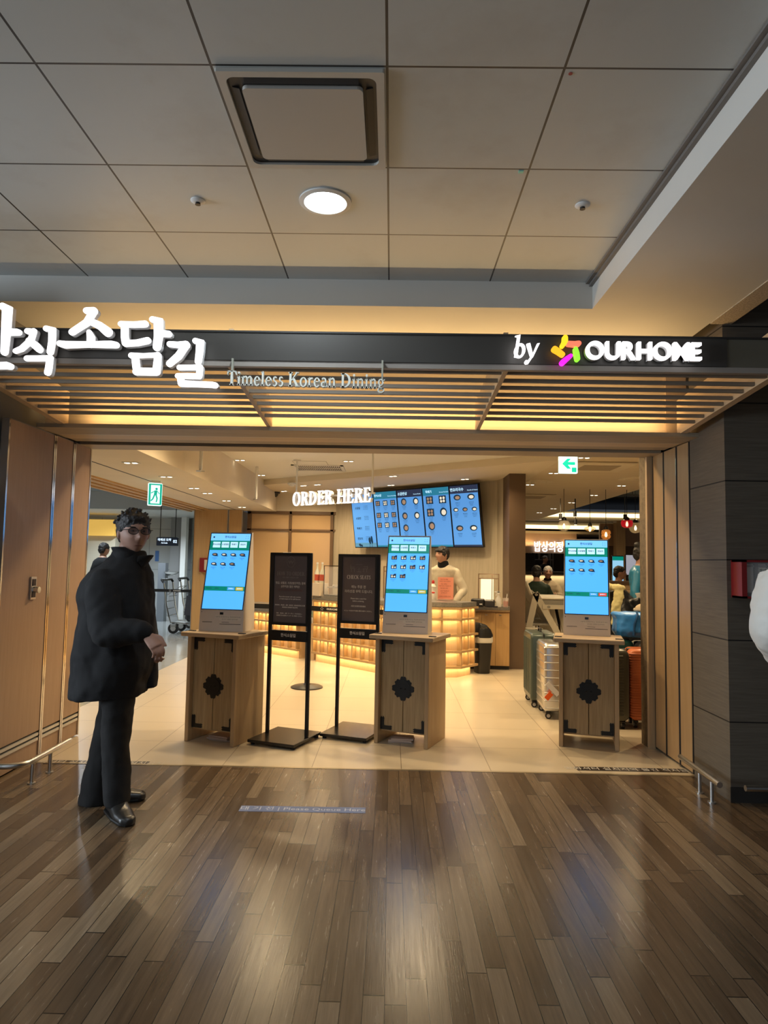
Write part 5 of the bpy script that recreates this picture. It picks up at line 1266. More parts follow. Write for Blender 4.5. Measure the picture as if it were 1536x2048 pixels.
b = MB(); b.bx(-2.98, -2.84, 12.3, 16.6, 0, 2.3); struct('wall_hall_side', b, M['ceil_warm'])
c = ony(335, 1083, 13.5); t = thing('hanging_direction_sign', 'dark hanging direction sign with white print in the grey hall', 'direction sign', (c.x, c.y, 2.36))
q = MB(); q.rbox((c.x, c.y, c.z), (.42, .07, .17), .008); q.build('sign_box', mat('navy_box', (.01, .015, .03), .3), t, True)
for s in (-.15, .15):
    q = MB(); q.cyl((c.x + s, c.y, c.z + .08), (c.x + s, c.y, 2.72), .008, n=8); q.build('drop_rod', M['black'], t, True)
F = frameUV((c.x, c.y - .036, c.z), (1, 0, 0), (0, 0, 1)); q = MB(); q.text('국제선 도착', .055, F.p(-.05, .03, .0), F.u, F.v, .0005, .002); q.text('Arrivals', .04, F.p(-.05, -.03, 0), F.u, F.v, .0005, .001); q.text('02', .08, F.p(.16, 0, 0), F.u, F.v, .0005, .002); q.build('sign_print', emit('sign_print_white', (.7, .85, 1), 1.1), t, True)
c = ony(313, 1112, 16.95); q = MB(); q.box((0, 0, 0), (.09, .012, .26)); o = q.build('blue_notice', mat('blue_notice', (.08, .20, .50), .5)); o.location = (c.x, 16.985, c.z); setp(o, 'narrow blue notice on the pale hall wall right of the man', 'notice')
c = ony(337, 1146, 15.2); t = thing('drinking_fountain', 'steel drinking fountain on a column in the grey hall', 'drinking fountain', (c.x - .1, 15.2, 0))
q = MB(); q.bx(c.x - .2, c.x - .04, 15.1, 15.3, 0, c.z + .22); q.build('column', mat('fountain_grey', (.25, .27, .3), .4, .5), t, True); q = MB(); q.lathe([(.08, -.06), (.16, 0), (.17, .03), (.14, .03), (.10, .005)], (c.x + .06, 15.2, c.z), 20); q.build('basin', M['chrome'], t, True, smooth=True)
c = ony(574, 1113, 12.4); q = MB(); q.box((0, 0, 0), (.15, .006, .15)); o = q.build('paper_notice', M['paper']); o.location = (c.x, 12.412, c.z); setp(o, 'small square white paper notice taped to the amber window mullion', 'notice')
# fire alarm box on the honey leaf
p = ony(422, 1130, 12.09); t = thing('fire_hose_cabinet', 'small red framed wall box on the honey wood leaf behind the left kiosk', 'emergency box', (p.x, 12.06, p.z))
q = MB(); q.box((p.x, 12.07, p.z), (.38, .06, .245)); q.build('case', red, t, True); q = MB(); q.box((p.x + .03, 12.038, p.z), (.27, .006, .18)); fp = q.build('front_panel', mat('cream_panel', (.6, .55, .42), .5), t, True)
q = MB(); q.box((p.x + .05, 12.033, p.z + .06), (.10, .004, .05)); q.box((p.x - .04, 12.033, p.z), (.012, .004, .15)); q.box((p.x + .06, 12.033, p.z - .03), (.02, .004, .1)); q.build('panel_marks', M['black'], fp, True)

# baggage trolleys
def trolley(lab, x, y, rz):
    t = thing('baggage_trolley', lab, 'baggage trolley', (x, y, 0), rz, 'steel baggage trolleys')
    for s in (-1, 1):
        q = MB(); q.tube([(-.42, s * .24, .16), (.32, s * .24, .20), (.40, s * .25, .5), (.46, s * .26, .92)], .016, 8); q.build('side_tube', M['chrome'], t, smooth=True)
    q = MB(); q.tube([(.46, -.28, .93), (.50, -.27, .98), (.50, .27, .98), (.46, .28, .93)], .022, 8); q.build('push_handle', M['black'], t, smooth=True)
    q = MB(); q.rbox((-.06, 0, .185), (.74, .46, .025), .008); q.build('deck', M['steel'], t)
    q = MB()
    for z in (.32, .45, .58): q.tube([(.36 + (z - .2) * .12, -.25, z), (.36 + (z - .2) * .12, .25, z)], .009, 6)
    q.build('back_bars', M['chrome'], t, smooth=True)
    q = MB()
    for (a, b_) in (((.40, -.2, .70), (.18, -.2, .86)), ((.40, .2, .70), (.18, .2, .86)), ((.18, -.2, .86), (.18, .2, .86)), ((.36, -.2, .68), (.36, .2, .68))): q.tube([a, b_], .007, 6)
    q.build('top_basket', M['chrome'], t, smooth=True)
    for (wx, wy) in ((.26, -.24), (.26, .24), (-.40, 0)):
        q = MB(); q.cyl((wx, wy - .022, .095), (wx, wy + .022, .095), .095, n=22); w = q.build('wheel', M['black'], t, smooth=True)
        q = MB(); q.cyl((wx, wy - .024, .095), (wx, wy + .024, .095), .05, n=16); q.build('hub', M['chrome'], w, smooth=True)
        q = MB(); q.rbox((wx, wy, .15), (.12, .06, .07), .015); q.build('wheel_guard', M['steel'], t)
    return t
p = fl(356, 1266)
trolley('steel baggage trolley carrying a black suitcase behind the queue belt', -3.73, 12.98, R(180)); trolley('steel baggage trolley parked behind the loaded one', -3.73, 14.0, R(180))
t = thing('soft_suitcase', 'black soft suitcase standing on the front baggage trolley', 'suitcase', (-3.66, 12.96, .2115))
q = MB(); q.rbox((0, 0, .30), (.24, .40, .60), .05, Matrix.Rotation(.1, 3, 'Y')); q.build('body', mat('black_nylon', (.02, .02, .024), .6, bump=.2), t); q = MB(); q.rbox((-.05, -.205, .30), (.16, .012, .36), .004, Matrix.Rotation(.1, 3, 'Y')); q.build('pocket', mat('grey_nylon', (.05, .05, .06), .6), t); q = MB(); q.tube([(.0, -.08, .60), (.0, -.07, .64), (.0, .07, .64), (.0, .08, .60)], .01, 6); q.build('handle', M['black'], t)
# ================================================================== LUGGAGE BEHIND THE RIGHT KIOSK
def suitcase(lab, loc, rz, w, d, h, col, ribs='h', rough=.35, metal=0.0, nr=16, wheelc=None, corner=.05):
    """w along local x (broad face looks to -y), d depth, h height over the wheels"""
    t = thing('suitcase', lab, 'suitcase', loc, rz, 'suitcases behind the right kiosk')
    m = mat('shell_' + col[0], col[1], rough, metal); wh = .065
    q = MB()
    def rr(sx, sz, k, y, n=6):
        pts = []
        for cx, cz, a0 in ((sx - k, sz - k, 0), (-sx + k, sz - k, 90), (-sx + k, -sz + k, 180), (sx - k, -sz + k, 270)):
            for i in range(n + 1):
                a = R(a0 + 90 * i / n); pts.append(Vector((cx + k * math.cos(a), y, wh + h / 2 + cz + k * math.sin(a))))
        return pts
    e = .022; L = [rr(w / 2 - e, h / 2 - e, corner, -d / 2), rr(w / 2 - e * .3, h / 2 - e * .3, corner, -d / 2 + e * .35), rr(w / 2, h / 2, corner, -d / 2 + e), rr(w / 2, h / 2, corner, d / 2 - e), rr(w / 2 - e * .3, h / 2 - e * .3, corner, d / 2 - e * .35), rr(w / 2 - e, h / 2 - e, corner, d / 2)]
    n = len(L[0]); vs = [p for l in L for p in l]; fs = [tuple(range(n)), tuple(reversed(range(5 * n, 6 * n)))]
    for i in range(5):
        for j in range(n): k = (j + 1) % n; fs.append((i * n + j, i * n + k, (i + 1) * n + k, (i + 1) * n + j))
    q._add(vs, fs); q.build('shell', m, t, smooth=50)
    q = MB(); q.rbox((0, 0, wh + h / 2), (w + .004, .016, h + .004), corner * .8); q.build('zip_seam', mat('seam_dark', (.03, .03, .03), .4, .3), t)
    q = MB()
    if ribs == 'h':
        for i in range(nr):
            z = wh + h * .09 + (h * .82) * i / (nr - 1)
            for s in (-1, 1): q.rbox((0, s * d / 2, z), (w * .72, .012, h * .028), .004)
    elif ribs == 'v':
        for i in range(nr):
            x = -w * .4 + w * .8 * i / (nr - 1)
            for s in (-1, 1): q.rbox((x, s * d / 2, wh + h / 2), (w * .035, .010, h * .82), .004)
    elif ribs == 'band':
        for i in range(nr):
            z = wh + h * .06 + (h * .88) * i / (nr - 1); q.rbox((0, 0, z), (w + .008, d + .008, h * .022), .006)
    if q.v: q.build('ribs', m, t)
    q = MB(); q.tube([(-.06, 0, wh + h), (-.055, 0, wh + h + .028), (.055, 0, wh + h + .028), (.06, 0, wh + h)], .009, 8); q.build('carry_handle', M['black'], t, smooth=True)
    for sx in (-1, 1):
        for sy in (-1, 1):
            x, y = sx * (w / 2 - .05), sy * (d / 2 - .04)
            q = MB(); q.cyl((x - .012, y, .028), (x + .012, y, .028), .028, n=18); wl = q.build('wheel', M['black'], t, smooth=True)
            q = MB(); q.cyl((x - .0135, y, .028), (x + .0135, y, .028), .016, n=14); q.build('wheel_hub', mat('hub_grey', (.5, .48, .44), .4), wl, smooth=True)
            q = MB(); q.rbox((x, y, .056), (.04, .05, .022), .006); q.build('caster', M['black'], t)
    return t
suitcase('dark olive suitcase with bright horizontal ribs right of the right kiosk cabinet', (1.868, 6.10, 0), R(-3), .37, .25, .60, ('olive', (.10, .095, .07)), 'h', .32, .35, 22)
suitcase('orange ribbed suitcase standing against the textured column', (2.275, 6.12, 0), R(-5), .40, .25, .60, ('orange', (.52, .14, .045)), 'band', .4, 0, 26)
suitcase('teal green suitcase standing behind the olive one', (2.03, 6.50, 0), R(2), .40, .25, .64, ('teal', (.02, .10, .09)), '', .35, 0)
suitcase('pale grey ribbed suitcase behind the orange one, under the blue bag', (2.47, 6.50, 0), R(0), .40, .25, .62, ('pale', (.42, .39, .33)), 'v', .4, 0, 9)
suitcase('dark green slim suitcase at the left end of the luggage row', (1.50, 6.99, 0), R(88), .46, .25, .65, ('green', (.055, .075, .062)), 'v', .28, .1, 7)
suitcase('silver aluminium suitcase with airline tags beside the right kiosk cabinet', (1.535, 6.49, 0), R(88), .44, .27, .61, ('silver', (.62, .62, .60)), 'band', .25, .9, 9)
p = ony(1100, 1385, 6.20)
t = thing('luggage_tag', 'white airline tag strip looped on the silver suitcase', 'luggage tag', (p.x - .02, p.y, p.z))
q = MB(); a, b_ = ony(1094, 1366, 6.212), ony(1117, 1390, 6.212); u = (b_ - a).normalized(); q.prism([(0, -.022), ((b_ - a).length, -.022), ((b_ - a).length, .022), (0, .022)], a, u, u.cross(Vector((0, -1, 0))) * -1, .004, (0, -1, 0)); q.build('strip', M['paper'], t, True)
t = thing('luggage_tag', 'bright orange tag hanging on the silver suitcase', 'luggage tag', (p.x, p.y, p.z - .05))
q = MB(); a, b_ = ony(1092, 1398, 6.208), ony(1103, 1386, 6.208); u = (b_ - a).normalized(); q.prism([(0, -.022), ((b_ - a).length, -.022), ((b_ - a).length, .022), (0, .022)], a, u, u.cross(Vector((0, -1, 0))) * -1, .004, (0, -1, 0)); q.build('strip', mat('tag_orange', (.85, .12, .01), .5), t, True)
# blue insulated bag on top of the cases
t = thing('cooler_bag', 'bright blue insulated bag with darker straps lying on the teal suitcase', 'bag', (2.30, 6.48, .735))
bb_ = mat('blue_tarp', (.035, .22, .60), .35, bump=.5, bs=18)
q = MB(); q.loft([((0, 0, 0), (.20, 0, 0), (0, .13, 0)), ((0, 0, .05), (.225, 0, 0), (0, .145, 0)), ((.0, 0, .16), (.215, 0, 0), (0, .13, 0)), ((-.01, 0, .205), (.23, 0, 0), (0, .12, 0)), ((-.02, 0, .225), (.20, 0, 0), (0, .06, 0))], 28, True, 3.5); fuse(q, 'body', bb_, t, .012, 2, False, .006, 14)
for s in (-1, 1):
    q = MB(); q.tube([(s * .09, -.152, .02), (s * .085, -.150, .12), (s * .05, -.14, .2), (s * .05, -.12, .235)], .010, 6); q.build('strap', mat('navy_strap', (.01, .07, .20), .5), t, smooth=True)
# coat rack cart: black jacket, scarf, hat, black bag on a chair behind
def wchair(lab, loc, rz, grp):
    t = thing('dining_chair', lab, 'chair', loc, rz, grp)
    q = MB(); q.rbox((0, 0, .45), (.42, .42, .03), .012); q.build('seat', M['black'], t)
    q = MB(); q.loft([((0, .20, .60), (.20, 0, 0), (0, .012, 0)), ((0, .23, .84), (.19, 0, 0), (0, .012, 0))], 16, True, 4); q.build('backrest', M['oak_side'], t)
    for sx in (-1, 1):
        for sy in (-1, 1):
            q = MB(); q.rings([((sx * .17, sy * .17, .44), .016), ((sx * .20, sy * .20, 0), .012)], 10); q.build('leg', M['oak_side'], t)
        q = MB(); q.cyl((sx * .18, .19, .43), (sx * .18, .225, .80), .012, n=8); q.build('back_post', M['oak_side'], t)
    return t
wchair('dining chair hidden under a black jacket behind the suitcases', (2.42, 7.35, 0), R(10), 'dining chairs')
t = thing('puffer_jacket', 'black jacket slung over a chair back behind the blue bag', 'jacket', (2.42, 7.58, .45))
q = MB(); q.loft([((-.02, -.12, .02), (.25, 0, 0), (0, .15, 0)), ((0, -.10, .3), (.27, 0, 0), (0, .14, 0)), ((0, -.02, .55), (.24, 0, 0), (0, .12, 0)), ((0, .0, .67), (.16, 0, 0), (0, .08, 0)), ((0, 0, .71), (.06, 0, 0), (0, .05, 0))], 24)
q.rings([((.2, -.08, .58), .07), ((.27, -.10, .38), .065), ((.29, -.12, .12), .05)], 14)
fuse(q, 'shell', mat('black_nylon_shell', (.012, .012, .013), .38, bump=.3, bs=30), t, .014, 4, False, .012, 9)
t = thing('scarf', 'pale yellow scarf draped over the black jacket', 'scarf', (2.36, 7.45, 1.13))
q = MB(); pts = [(-.20, -.02, .0), (-.12, -.03, .045), (-.02, -.05, .05), (.06, -.08, .03), (.04, -.13, -.08), (.0, -.165, -.2), (.0, -.17, -.36)]
q.loft([(p_, (.05, 0, .012), (0, .025, .012)) for p_ in pts[:4]] + [(p_, (.06 - .003 * i, 0, 0), (0, .02, 0)) for i, p_ in enumerate(pts[4:])], 14); q.ell((-.1, -.04, .03), .13, .06, .045); q.ell((.06, -.06, .02), .08, .06, .04)
fuse(q, 'cloth', mat('pale_yellow_knit', (.66, .58, .28), .8, bump=.5, bs=40), t, .01, 3, False, .012, 16)
t = thing('shoulder_bag', 'small black shoulder bag beside the blue bag', 'bag', (1.88, 6.42, .735))
t.location = (1.965, 6.48, .735)
q = MB(); q.loft([((0, 0, 0), (.07, 0, 0), (0, .06, 0)), ((0, 0, .10), (.075, 0, 0), (0, .055, 0)), ((0, 0, .19), (.06, 0, 0), (0, .03, 0))], 18, True, 3); q.build('body', mat('black_leather_bag', (.016, .015, .015), .35), t, smooth=True); q = MB(); q.tube([(-.05, 0, .18), (-.03, 0, .25), (.03, 0, .25), (.05, 0, .18)], .006, 6); q.build('strap', M['black'], t, smooth=True)
t = thing('knit_hat', 'beige knitted hat resting on the blue bag', 'hat', (2.36, 6.50, .965)); q = MB(); q.ell((0, 0, .02), .075, .065, .05); q.build('crown', mat('beige_knit', (.45, .36, .24), .8, bump=.5, bs=80), t, smooth=True); q = MB(); q.lathe([(.085, 0), (.09, .012), (.085, .026)], (0, 0, 0), 20); q.build('brim', mat('beige_knit_rib', (.40, .32, .21), .8), t, smooth=True)

# ================================================================== STACKED HIGH CHAIRS, EXTINGUISHERS
hcp = mat('pale_plastic', (.58, .53, .42), .45); hct = mat('grey_tray_plastic', (.28, .26, .22), .45)
def highchair(lab, loc, rz, s=1.0):
    t = thing('high_chair', lab, 'high chair', loc, rz, 'stacked high chairs')
    def bar(mb, a, b_, wd, y):
        a, b_ = Vector((a[0], y, a[1])), Vector((b_[0], y, b_[1])); u = (b_ - a).normalized(); v = Vector((-u.z, 0, u.x)); L = (b_ - a).length
        mb.prism([(-wd * .4, -wd / 2), (L + wd * .4, -wd / 2), (L + wd * .4, wd / 2), (-wd * .4, wd / 2)], a, u, v, .03, (0, 1, 0))
    for y in (-.24, .21):
        q = MB(); bar(q, (-.24, .03), (-.10, .80), .06, y); q.build('rear_leg', hcp, t)
        q = MB(); bar(q, (-.10, .80), (.26, .03), .06, y); q.build('front_leg', hcp, t)
        q = MB(); bar(q, (-.02, .66), (.20, .66), .05, y - .012); bar(q, (.20, .66), (.30, .10), .05, y - .012); q.build('tray_arm', hcp, t)
        for x, z in ((-.10, .80), (-.21, .20), (.02, .66), (.19, .66)):
            q = MB(); q.cyl((x, y - .018, z), (x, y, z), .016, n=12); q.build('bolt', hct, t)
    q = MB(); q.rbox((.08, 0, .70), (.34, .46, .09), .015); q.build('tray', hct, t)
    q = MB(); q.rbox((.08, 0, .755), (.38, .48, .02), .008); q.build('tray_rim', hcp, t)
    q = MB(); q.rbox((-.01, 0, .45), (.26, .42, .025), .008); q.build('seat', hct, t)
    q = MB(); q.rbox((-.15, 0, .82), (.03, .42, .30), .01, Matrix.Rotation(-.35, 3, 'Y')); q.build('backrest', hcp, t)
    t.scale = (1.45, 1, 1.2)
    return t
highchair('pale plastic high chair with a deep tray, front one beside the brown pillar', (2.19, 10.0, 0), R(0))
highchair('pale plastic high chair pushed behind the front one', (2.22, 10.62, 0), R(3))
p = fl(1060, 1339)
t = thing('extinguisher_stand', 'low white open box stand beside the brown pillar', 'extinguisher stand', (1.93, 9.42, 0))
q = MB(); q.bx(-.11, .13, -.02, .12, .50, .52); q.rbox((.12, .05, .26), (.02, .14, .52), .004); q.rbox((-.10, .05, .26), (.02, .14, .52), .004); q.build('hood', hcp, t); q = MB(); q.bx(-.11, .13, -.02, .12, 0, .03); q.build('base', hcp, t)
for x, lb in ((-.045, 'slim cream fire extinguisher, left one in the white stand'), (.055, 'slim silver fire extinguisher with a white tag, right one in the stand')):
    e = thing('fire_extinguisher', lb, 'fire extinguisher', (1.93 + x, 9.45, .03), 0, 'extinguishers in the stand')
    q = MB(); q.lathe([(.034, 0), (.036, .01), (.036, .29), (.02, .33), (.012, .35)], (0, 0, 0), 18); q.build('cylinder', mat('extinguisher_cream', (.55, .48, .32), .3, .3) if x < 0 else M['steel'], e, smooth=True)
    q = MB(); q.box((0, -.01, .37), (.02, .07, .03)); q.box((0, -.03, .395), (.016, .09, .01)); q.build('trigger', M['iron'], e)
    if x > 0: q = MB(); q.box((.012, -.038, .26), (.035, .003, .075)); q.build('tag', M['paper'], e)

# ================================================================== DINING HALL AT THE BACK RIGHT
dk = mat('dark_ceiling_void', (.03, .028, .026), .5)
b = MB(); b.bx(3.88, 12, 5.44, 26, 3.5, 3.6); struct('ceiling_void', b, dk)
b = MB(); b.bx(3.88, 3.92, 5.44, 19.2, 2.6, 3.5); struct('trim_ceiling_side', b, M['ceil_warm'])
cs = mat('cream_beam', (.58, .50, .36), .6); csl = emit('cove_strip', (1, .80, .45), 2.2)
b = MB(); b.bx(1.8, 12, 19.4, 20.2, 2.66, 2.9); b.bx(1.8, 12, 21.4, 22.2, 2.52, 2.72); b.bx(1.8, 12, 22.0, 24.0, 2.38, 2.46); struct('ceiling_beams', b, cs)
for i, (y, z) in enumerate(((19.36, 2.80), (21.36, 2.56))):
    t = thing('cove_light', ['upper long warm cove light strip across the dining ceiling', 'lower long warm cove light strip across the dining ceiling'][i], 'cove light', (6.9, y, z)); q = MB(); q.bx(1.8, 12, y, y + .03, z - .06, z + .05); q.build('diffuser', csl, t, True)
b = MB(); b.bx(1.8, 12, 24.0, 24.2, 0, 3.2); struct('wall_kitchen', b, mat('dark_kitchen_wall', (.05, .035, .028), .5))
# lit panel with the kitchen name
c0, c1 = ony(1048, 1082, 22.0), ony(1126, 1107, 22.0)
t = thing('kitchen_sign', 'glowing white brush lettering on a lit wood panel above the kitchen', 'sign', ((c0.x + c1.x) / 2, 22.0, (c0.z + c1.z) / 2))
q = MB(); q.bx(3.6, 5.9, 22.02, 22.1, c1.z, 2.38); q.build('lit_panel', M['leaf'], t, True)
q = MB(); q.text('밥상의정', .36, ony(1097, 1095, 21.98), UX, UZ, .02, .004, 'CENTER', .72); q.build('lettering', emit('kitchen_letters', (1, .95, .9), 1.8), t, True)
area('kitchen_sign_lamp', (4.7, 21.9, 2.02), 2.2, .04, 9, WARMER, (R(150), 0, 0))
b = MB(); b.bx(3.6, 5.9, 22.1, 22.3, 2.0, 2.4); struct('wall_sign_backing', b, M['brown_pillar'])
t = thing('kitchen_counter', 'long kitchen serving counter with a lit pale front', 'counter', (4.7, 20.4, 0))
q = MB(); q.bx(3.3, 6.4, 20.2, 20.9, 0, 1.10); q.build('front', mat('pale_counter_front', (.60, .50, .33), .5), t, True); q = MB(); q.bx(3.25, 6.45, 20.1, 20.95, 1.10, 1.18); q.build('top', M['black'], t, True)
area('counter_led', (4.8, 20.12, 1.08), 3.0, .03, 8, (1, .8, .5))
t = thing('kitchen_shelf', 'steel wall shelf with crockery inside the dark kitchen', 'shelf', (4.95, 23.6, 1.18)); 
t.location = (4.95, 22.9, .0)
for x in (-.36, .36):
    for y in (-.16, .16):
        q = MB(); q.cyl((x, y, 0), (x, y, 2.0), .015, n=8); q.build('upright', M['steel'], t)
for z in (1.2, 1.55, 1.95):
    q = MB(); q.box((0, 0, z), (.76, .36, .02)); q.build('shelf_board', M['steel'], t)
for i in range(6):
    for zz in (1.21, 1.56):
        o = MB().lathe([(.03, 0), (.045, .08 + .05 * (i % 3)), (.035, .1 + .05 * (i % 3))], (0, 0, 0), 12).build('storage_jar', [M['paper'], M['leaf'], M['bezel']][(i + int(zz * 3)) % 3], None); o.location = (4.95 - .28 + .11 * i, 22.9, zz); setp(o, 'small jar standing on the steel shelf in the dark kitchen', 'jar', 'jars on the kitchen shelf')
t = thing('till_monitor', 'big black monitor seen from behind on the kitchen counter', 'monitor', (4.05, 20.5, 1.18)); q = MB(); q.rbox((0, 0, .30), (.42, .05, .46), .01); q.build('screen_back', M['bezel'], t); q = MB(); q.box((0, .05, .04), (.2, .16, .08)); q.build('foot', M['bezel'], t)
p = ony(1054, 1127, 21.9); t = thing('wall_mirror', 'round metal porthole fitting on the dark kitchen wall', 'wall fitting', (p.x, 23.9, p.z)); q = MB(); q.rings([((0, .08, 0), .27), ((0, -.02, 0), .27)], 28); q.build('rim', M['steel'], t, smooth=True); q = MB(); q.rings([((0, -.03, 0), .2), ((0, -.06, 0), .18)], 28); q.build('disc', M['bezel'], t, smooth=True)
# right side: illuminated kiosks and columns
b = MB(); b.bx(6.35, 6.6, 19.5, 19.8, 0, 2.7); struct('pillar_oak', b, M['oak_side'])
b = MB(); b.bx(7.05, 7.25, 18.2, 18.5, 0, 2.7); struct('pillar_dark', b, M['brown_pillar'])
b = MB(); b.bx(6.0, 12, 19.9, 20.0, 1.96, 2.6); struct('wall_lit_band', b, M['leaf'])
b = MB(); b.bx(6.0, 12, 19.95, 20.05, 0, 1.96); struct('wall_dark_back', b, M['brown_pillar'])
c = ony(1235, 1140, 16.0); t = thing('menu_display', 'tall pale blue menu display behind the booths on the right', 'display', (c.x, 16.0, 0)); q = MB(); q.rbox((c.x, 16.0, c.z), (.27, .06, .66), .01); q.build('housing', M['bezel'], t, True); q = MB(); q.bx(c.x - .125, c.x + .125, 15.965, 15.97, c.z - .31, c.z + .31); s_ = q.build('panel', emit('pale_panel', (.32, .66, .92), .9), t, True); q = MB(); q.bx(c.x - .125, c.x + .125, 15.962, 15.965, c.z + .22, c.z + .31); q.build('header_band', SCG, s_, True); q = MB(); q.bx(c.x - .05, c.x + .05, 15.98, 16.04, 0, c.z - .3); q.build('stand', M['bezel'], t, True)
c = ony(1264, 1130, 17.0); t = thing('poster_display', 'bright poster screen between dark columns at the right', 'display', (c.x, 17.0, 0)); q = MB(); q.rbox((c.x, 17.0, c.z), (.34, .06, .52), .01); q.build('housing', M['bezel'], t, True); q = MB(); q.bx(c.x - .155, c.x + .155, 16.965, 16.97, c.z - .24, c.z + .24); q.build('panel', emit('grey_panel', (.45, .46, .55), .6), t, True); q = MB(); q.bx(c.x - .05, c.x + .05, 16.98, 17.04, 0, c.z - .25); q.build('stand', M['bezel'], t, True)
# booth partition
t = thing('booth_partition', 'brown panelled booth partition behind the jacket and suitcases', 'partition', (4.2, 10.2, 0)); q = MB(); q.bx(3.0, 5.4, 10.15, 10.22, 0, .98); q.build('panel', mat('mauve_brown_panel', (.26, .19, .15), .5), t, True); q = MB(); q.bx(2.97, 5.43, 10.12, 10.25, .98, 1.02); q.build('cap_rail', M['oak_side'], t, True)
t = thing('booth_bench', 'second booth back standing behind the brown partition', 'partition', (4.2, 11.3, 0)); q = MB(); q.bx(3.3, 5.6, 11.3, 11.38, 0, 1.10); q.build('panel', M['oak_side'], t, True); q = MB(); q.bx(3.27, 5.63, 11.27, 11.41, 1.10, 1.14); q.build('cap_rail', M['brown_pillar'], t, True)
# table and chairs of the seated pair
t = thing('dining_table', 'dark dining table between the two seated diners', 'table', (2.92, 12.36, 0)); q = MB(); q.rbox((0, 0, .735), (1.44, .72, .03), .006); q.build('tabletop', mat('dark_walnut', (.07, .035, .02), .3), t); 
for sx in (-1, 1):
    for sy in (-1, 1):
        q = MB(); q.rbox((sx * .68, sy * .31, .36), (.05, .05, .72), .004); q.build('leg', M['black'], t)
wchair('dining chair under the diner in the dark green top', (2.50, 11.66, 0), R(180), 'dining chairs'); wchair('dining chair under the silver haired diner', (2.98, 13.16, 0), R(0), 'dining chairs')
wchair('empty dark seated chair at the right end of the dining table', (3.25, 11.7, 0), R(170), 'dining chairs')
for (x, y, lb) in ((2.72, 12.2, 'small bowl on the dining table before the green diner'), (2.98, 12.42, 'small bowl in the middle of the dining table')):
    o = MB().lathe([(.03, 0), (.065, .04), (.07, .055), (.06, .05)], (0, 0, 0), 18).build('rice_bowl', M['white'], None, smooth=True); o.location = (x, y, .75); setp(o, lb, 'bowl', 'bowls on the dining table')
t = thing('table_caddy', 'pale wooden caddy of cutlery on the dining table', 'caddy', (2.86, 12.15, .75)); q = MB(); q.rbox((0, 0, .05), (.13, .1, .10), .006); q.build('box', M['oak_side'], t); q = MB(); q.tube([(-.06, 0, .09), (-.05, 0, .15), (.05, 0, .15), (.06, 0, .09)], .006, 6); q.build('handle', M['oak_side'], t)
t = thing('handbag', 'dark red brown handbag standing on the dining table', 'bag', (3.27, 12.3, .75)); q = MB(); q.loft([((0, 0, 0), (.15, 0, 0), (0, .07, 0)), ((0, 0, .12), (.13, 0, 0), (0, .06, 0)), ((.03, 0, .22), (.06, 0, 0), (0, .03, 0))], 18); q.build('body', mat('maroon_leather', (.07, .025, .018), .45), t, smooth=True); q = MB(); q.tube([(-.03, 0, .19), (0, 0, .27), (.07, 0, .27), (.08, 0, .19)], .007, 6); q.build('strap', M['black'], t, smooth=True)

# ------------------------------------------------ track rails, spots, pendant lamps
for i, (y, z, lb) in enumerate(((9.6, 2.86, 'nearest black lighting track above the right dining area'), (11.0, 2.74, 'middle black lighting track above the right dining area'), (12.6, 2.66, 'farthest black lighting track above the right dining area'))):
    t = thing('lighting_track', lb, 'lighting track', (5.2, y, z + .02), 0, 'black lighting tracks'); q = MB(); q.bx(2.6 if i else 3.9, 8, y - .02, y + .02, z, z + .035); q.build('rail', M['black'], t, True)
    for x in (4.4, 6.6):
        q = MB(); q.cyl((x, y, z), (x, y, 3.5), .008, n=6); q.build('hanger', M['black'], t, True)
# dark ductwork boxes above
for i, (x, y, z, d, lb) in enumerate(((4.6, 8.6, 3.0, (.9, .5, .3), 'dark duct box in the open ceiling, left'), (5.0, 9.2, 3.05, (.5, .7, .35), 'dark duct box in the open ceiling, right'))):
    t = thing('ceiling_duct', lb, 'duct', (x, y, z), 0, 'ducts in the open ceiling'); q = MB(); q.rbox((0, 0, .2), d, .02); q.build('casing', mat('charcoal_duct', (.06, .055, .05), .35, .6), t); q = MB(); q.cyl((0, 0, .3), (0, 0, 3.5 - z), .015, n=8); q.build('hanger', M['black'], t)
bulb = emit('filament_bulb', (1, .68, .30), 9.0)
def pendant(lab, x, y, Y, prof, tint, ztop, alpha=.28, cap=True):
    p = ony(x, y, Y); t = thing('pendant_lamp', lab, 'pendant lamp', p, 0, 'blown glass pendant lamps')
    g = glass('pendant_glass', tint, .05, alpha)
    q = MB(); q.lathe(prof, (0, 0, 0), 26, False); q.build('glass_shade', g, t, smooth=True)
    zt = prof[0][1]; q = MB(); q.lathe([(prof[0][0] + .012, zt - .015), (prof[0][0] + .006, zt + .03), (.012, zt + .05)], (0, 0, 0), 18); q.build('cap', M['iron'], t, smooth=True)
    q = MB(); q.cyl((0, 0, zt + .04), (0, 0, ztop - p.z), .004, n=6); q.build('cord', M['iron'], t)
    q = MB(); q.lathe([(.008, .03), (.017, .0), (.02, -.02), (.012, -.045), (0, -.05)], (0, 0, 0), 12); q.build('bulb', bulb, t, smooth=True)
sph = lambda r, s=1.0: [(r * math.sin(R(a)), r * s * math.cos(R(a))) for a in range(18, 181, 9)]
pendant('clear round globe pendant lamp, leftmost of the hanging lamps', 1128, 1051, 11.0, sph(.10, .92), (.95, .90, .8), 2.74)
pendant('flat amber disc pendant lamp hanging right of the clear globe', 1180, 1057, 11.0, [(.02, .045), (.05, .03), (.095, .005), (.09, -.01), (.05, -.04), (.0, -.05)], (.85, .6, .25), 2.74, .4)
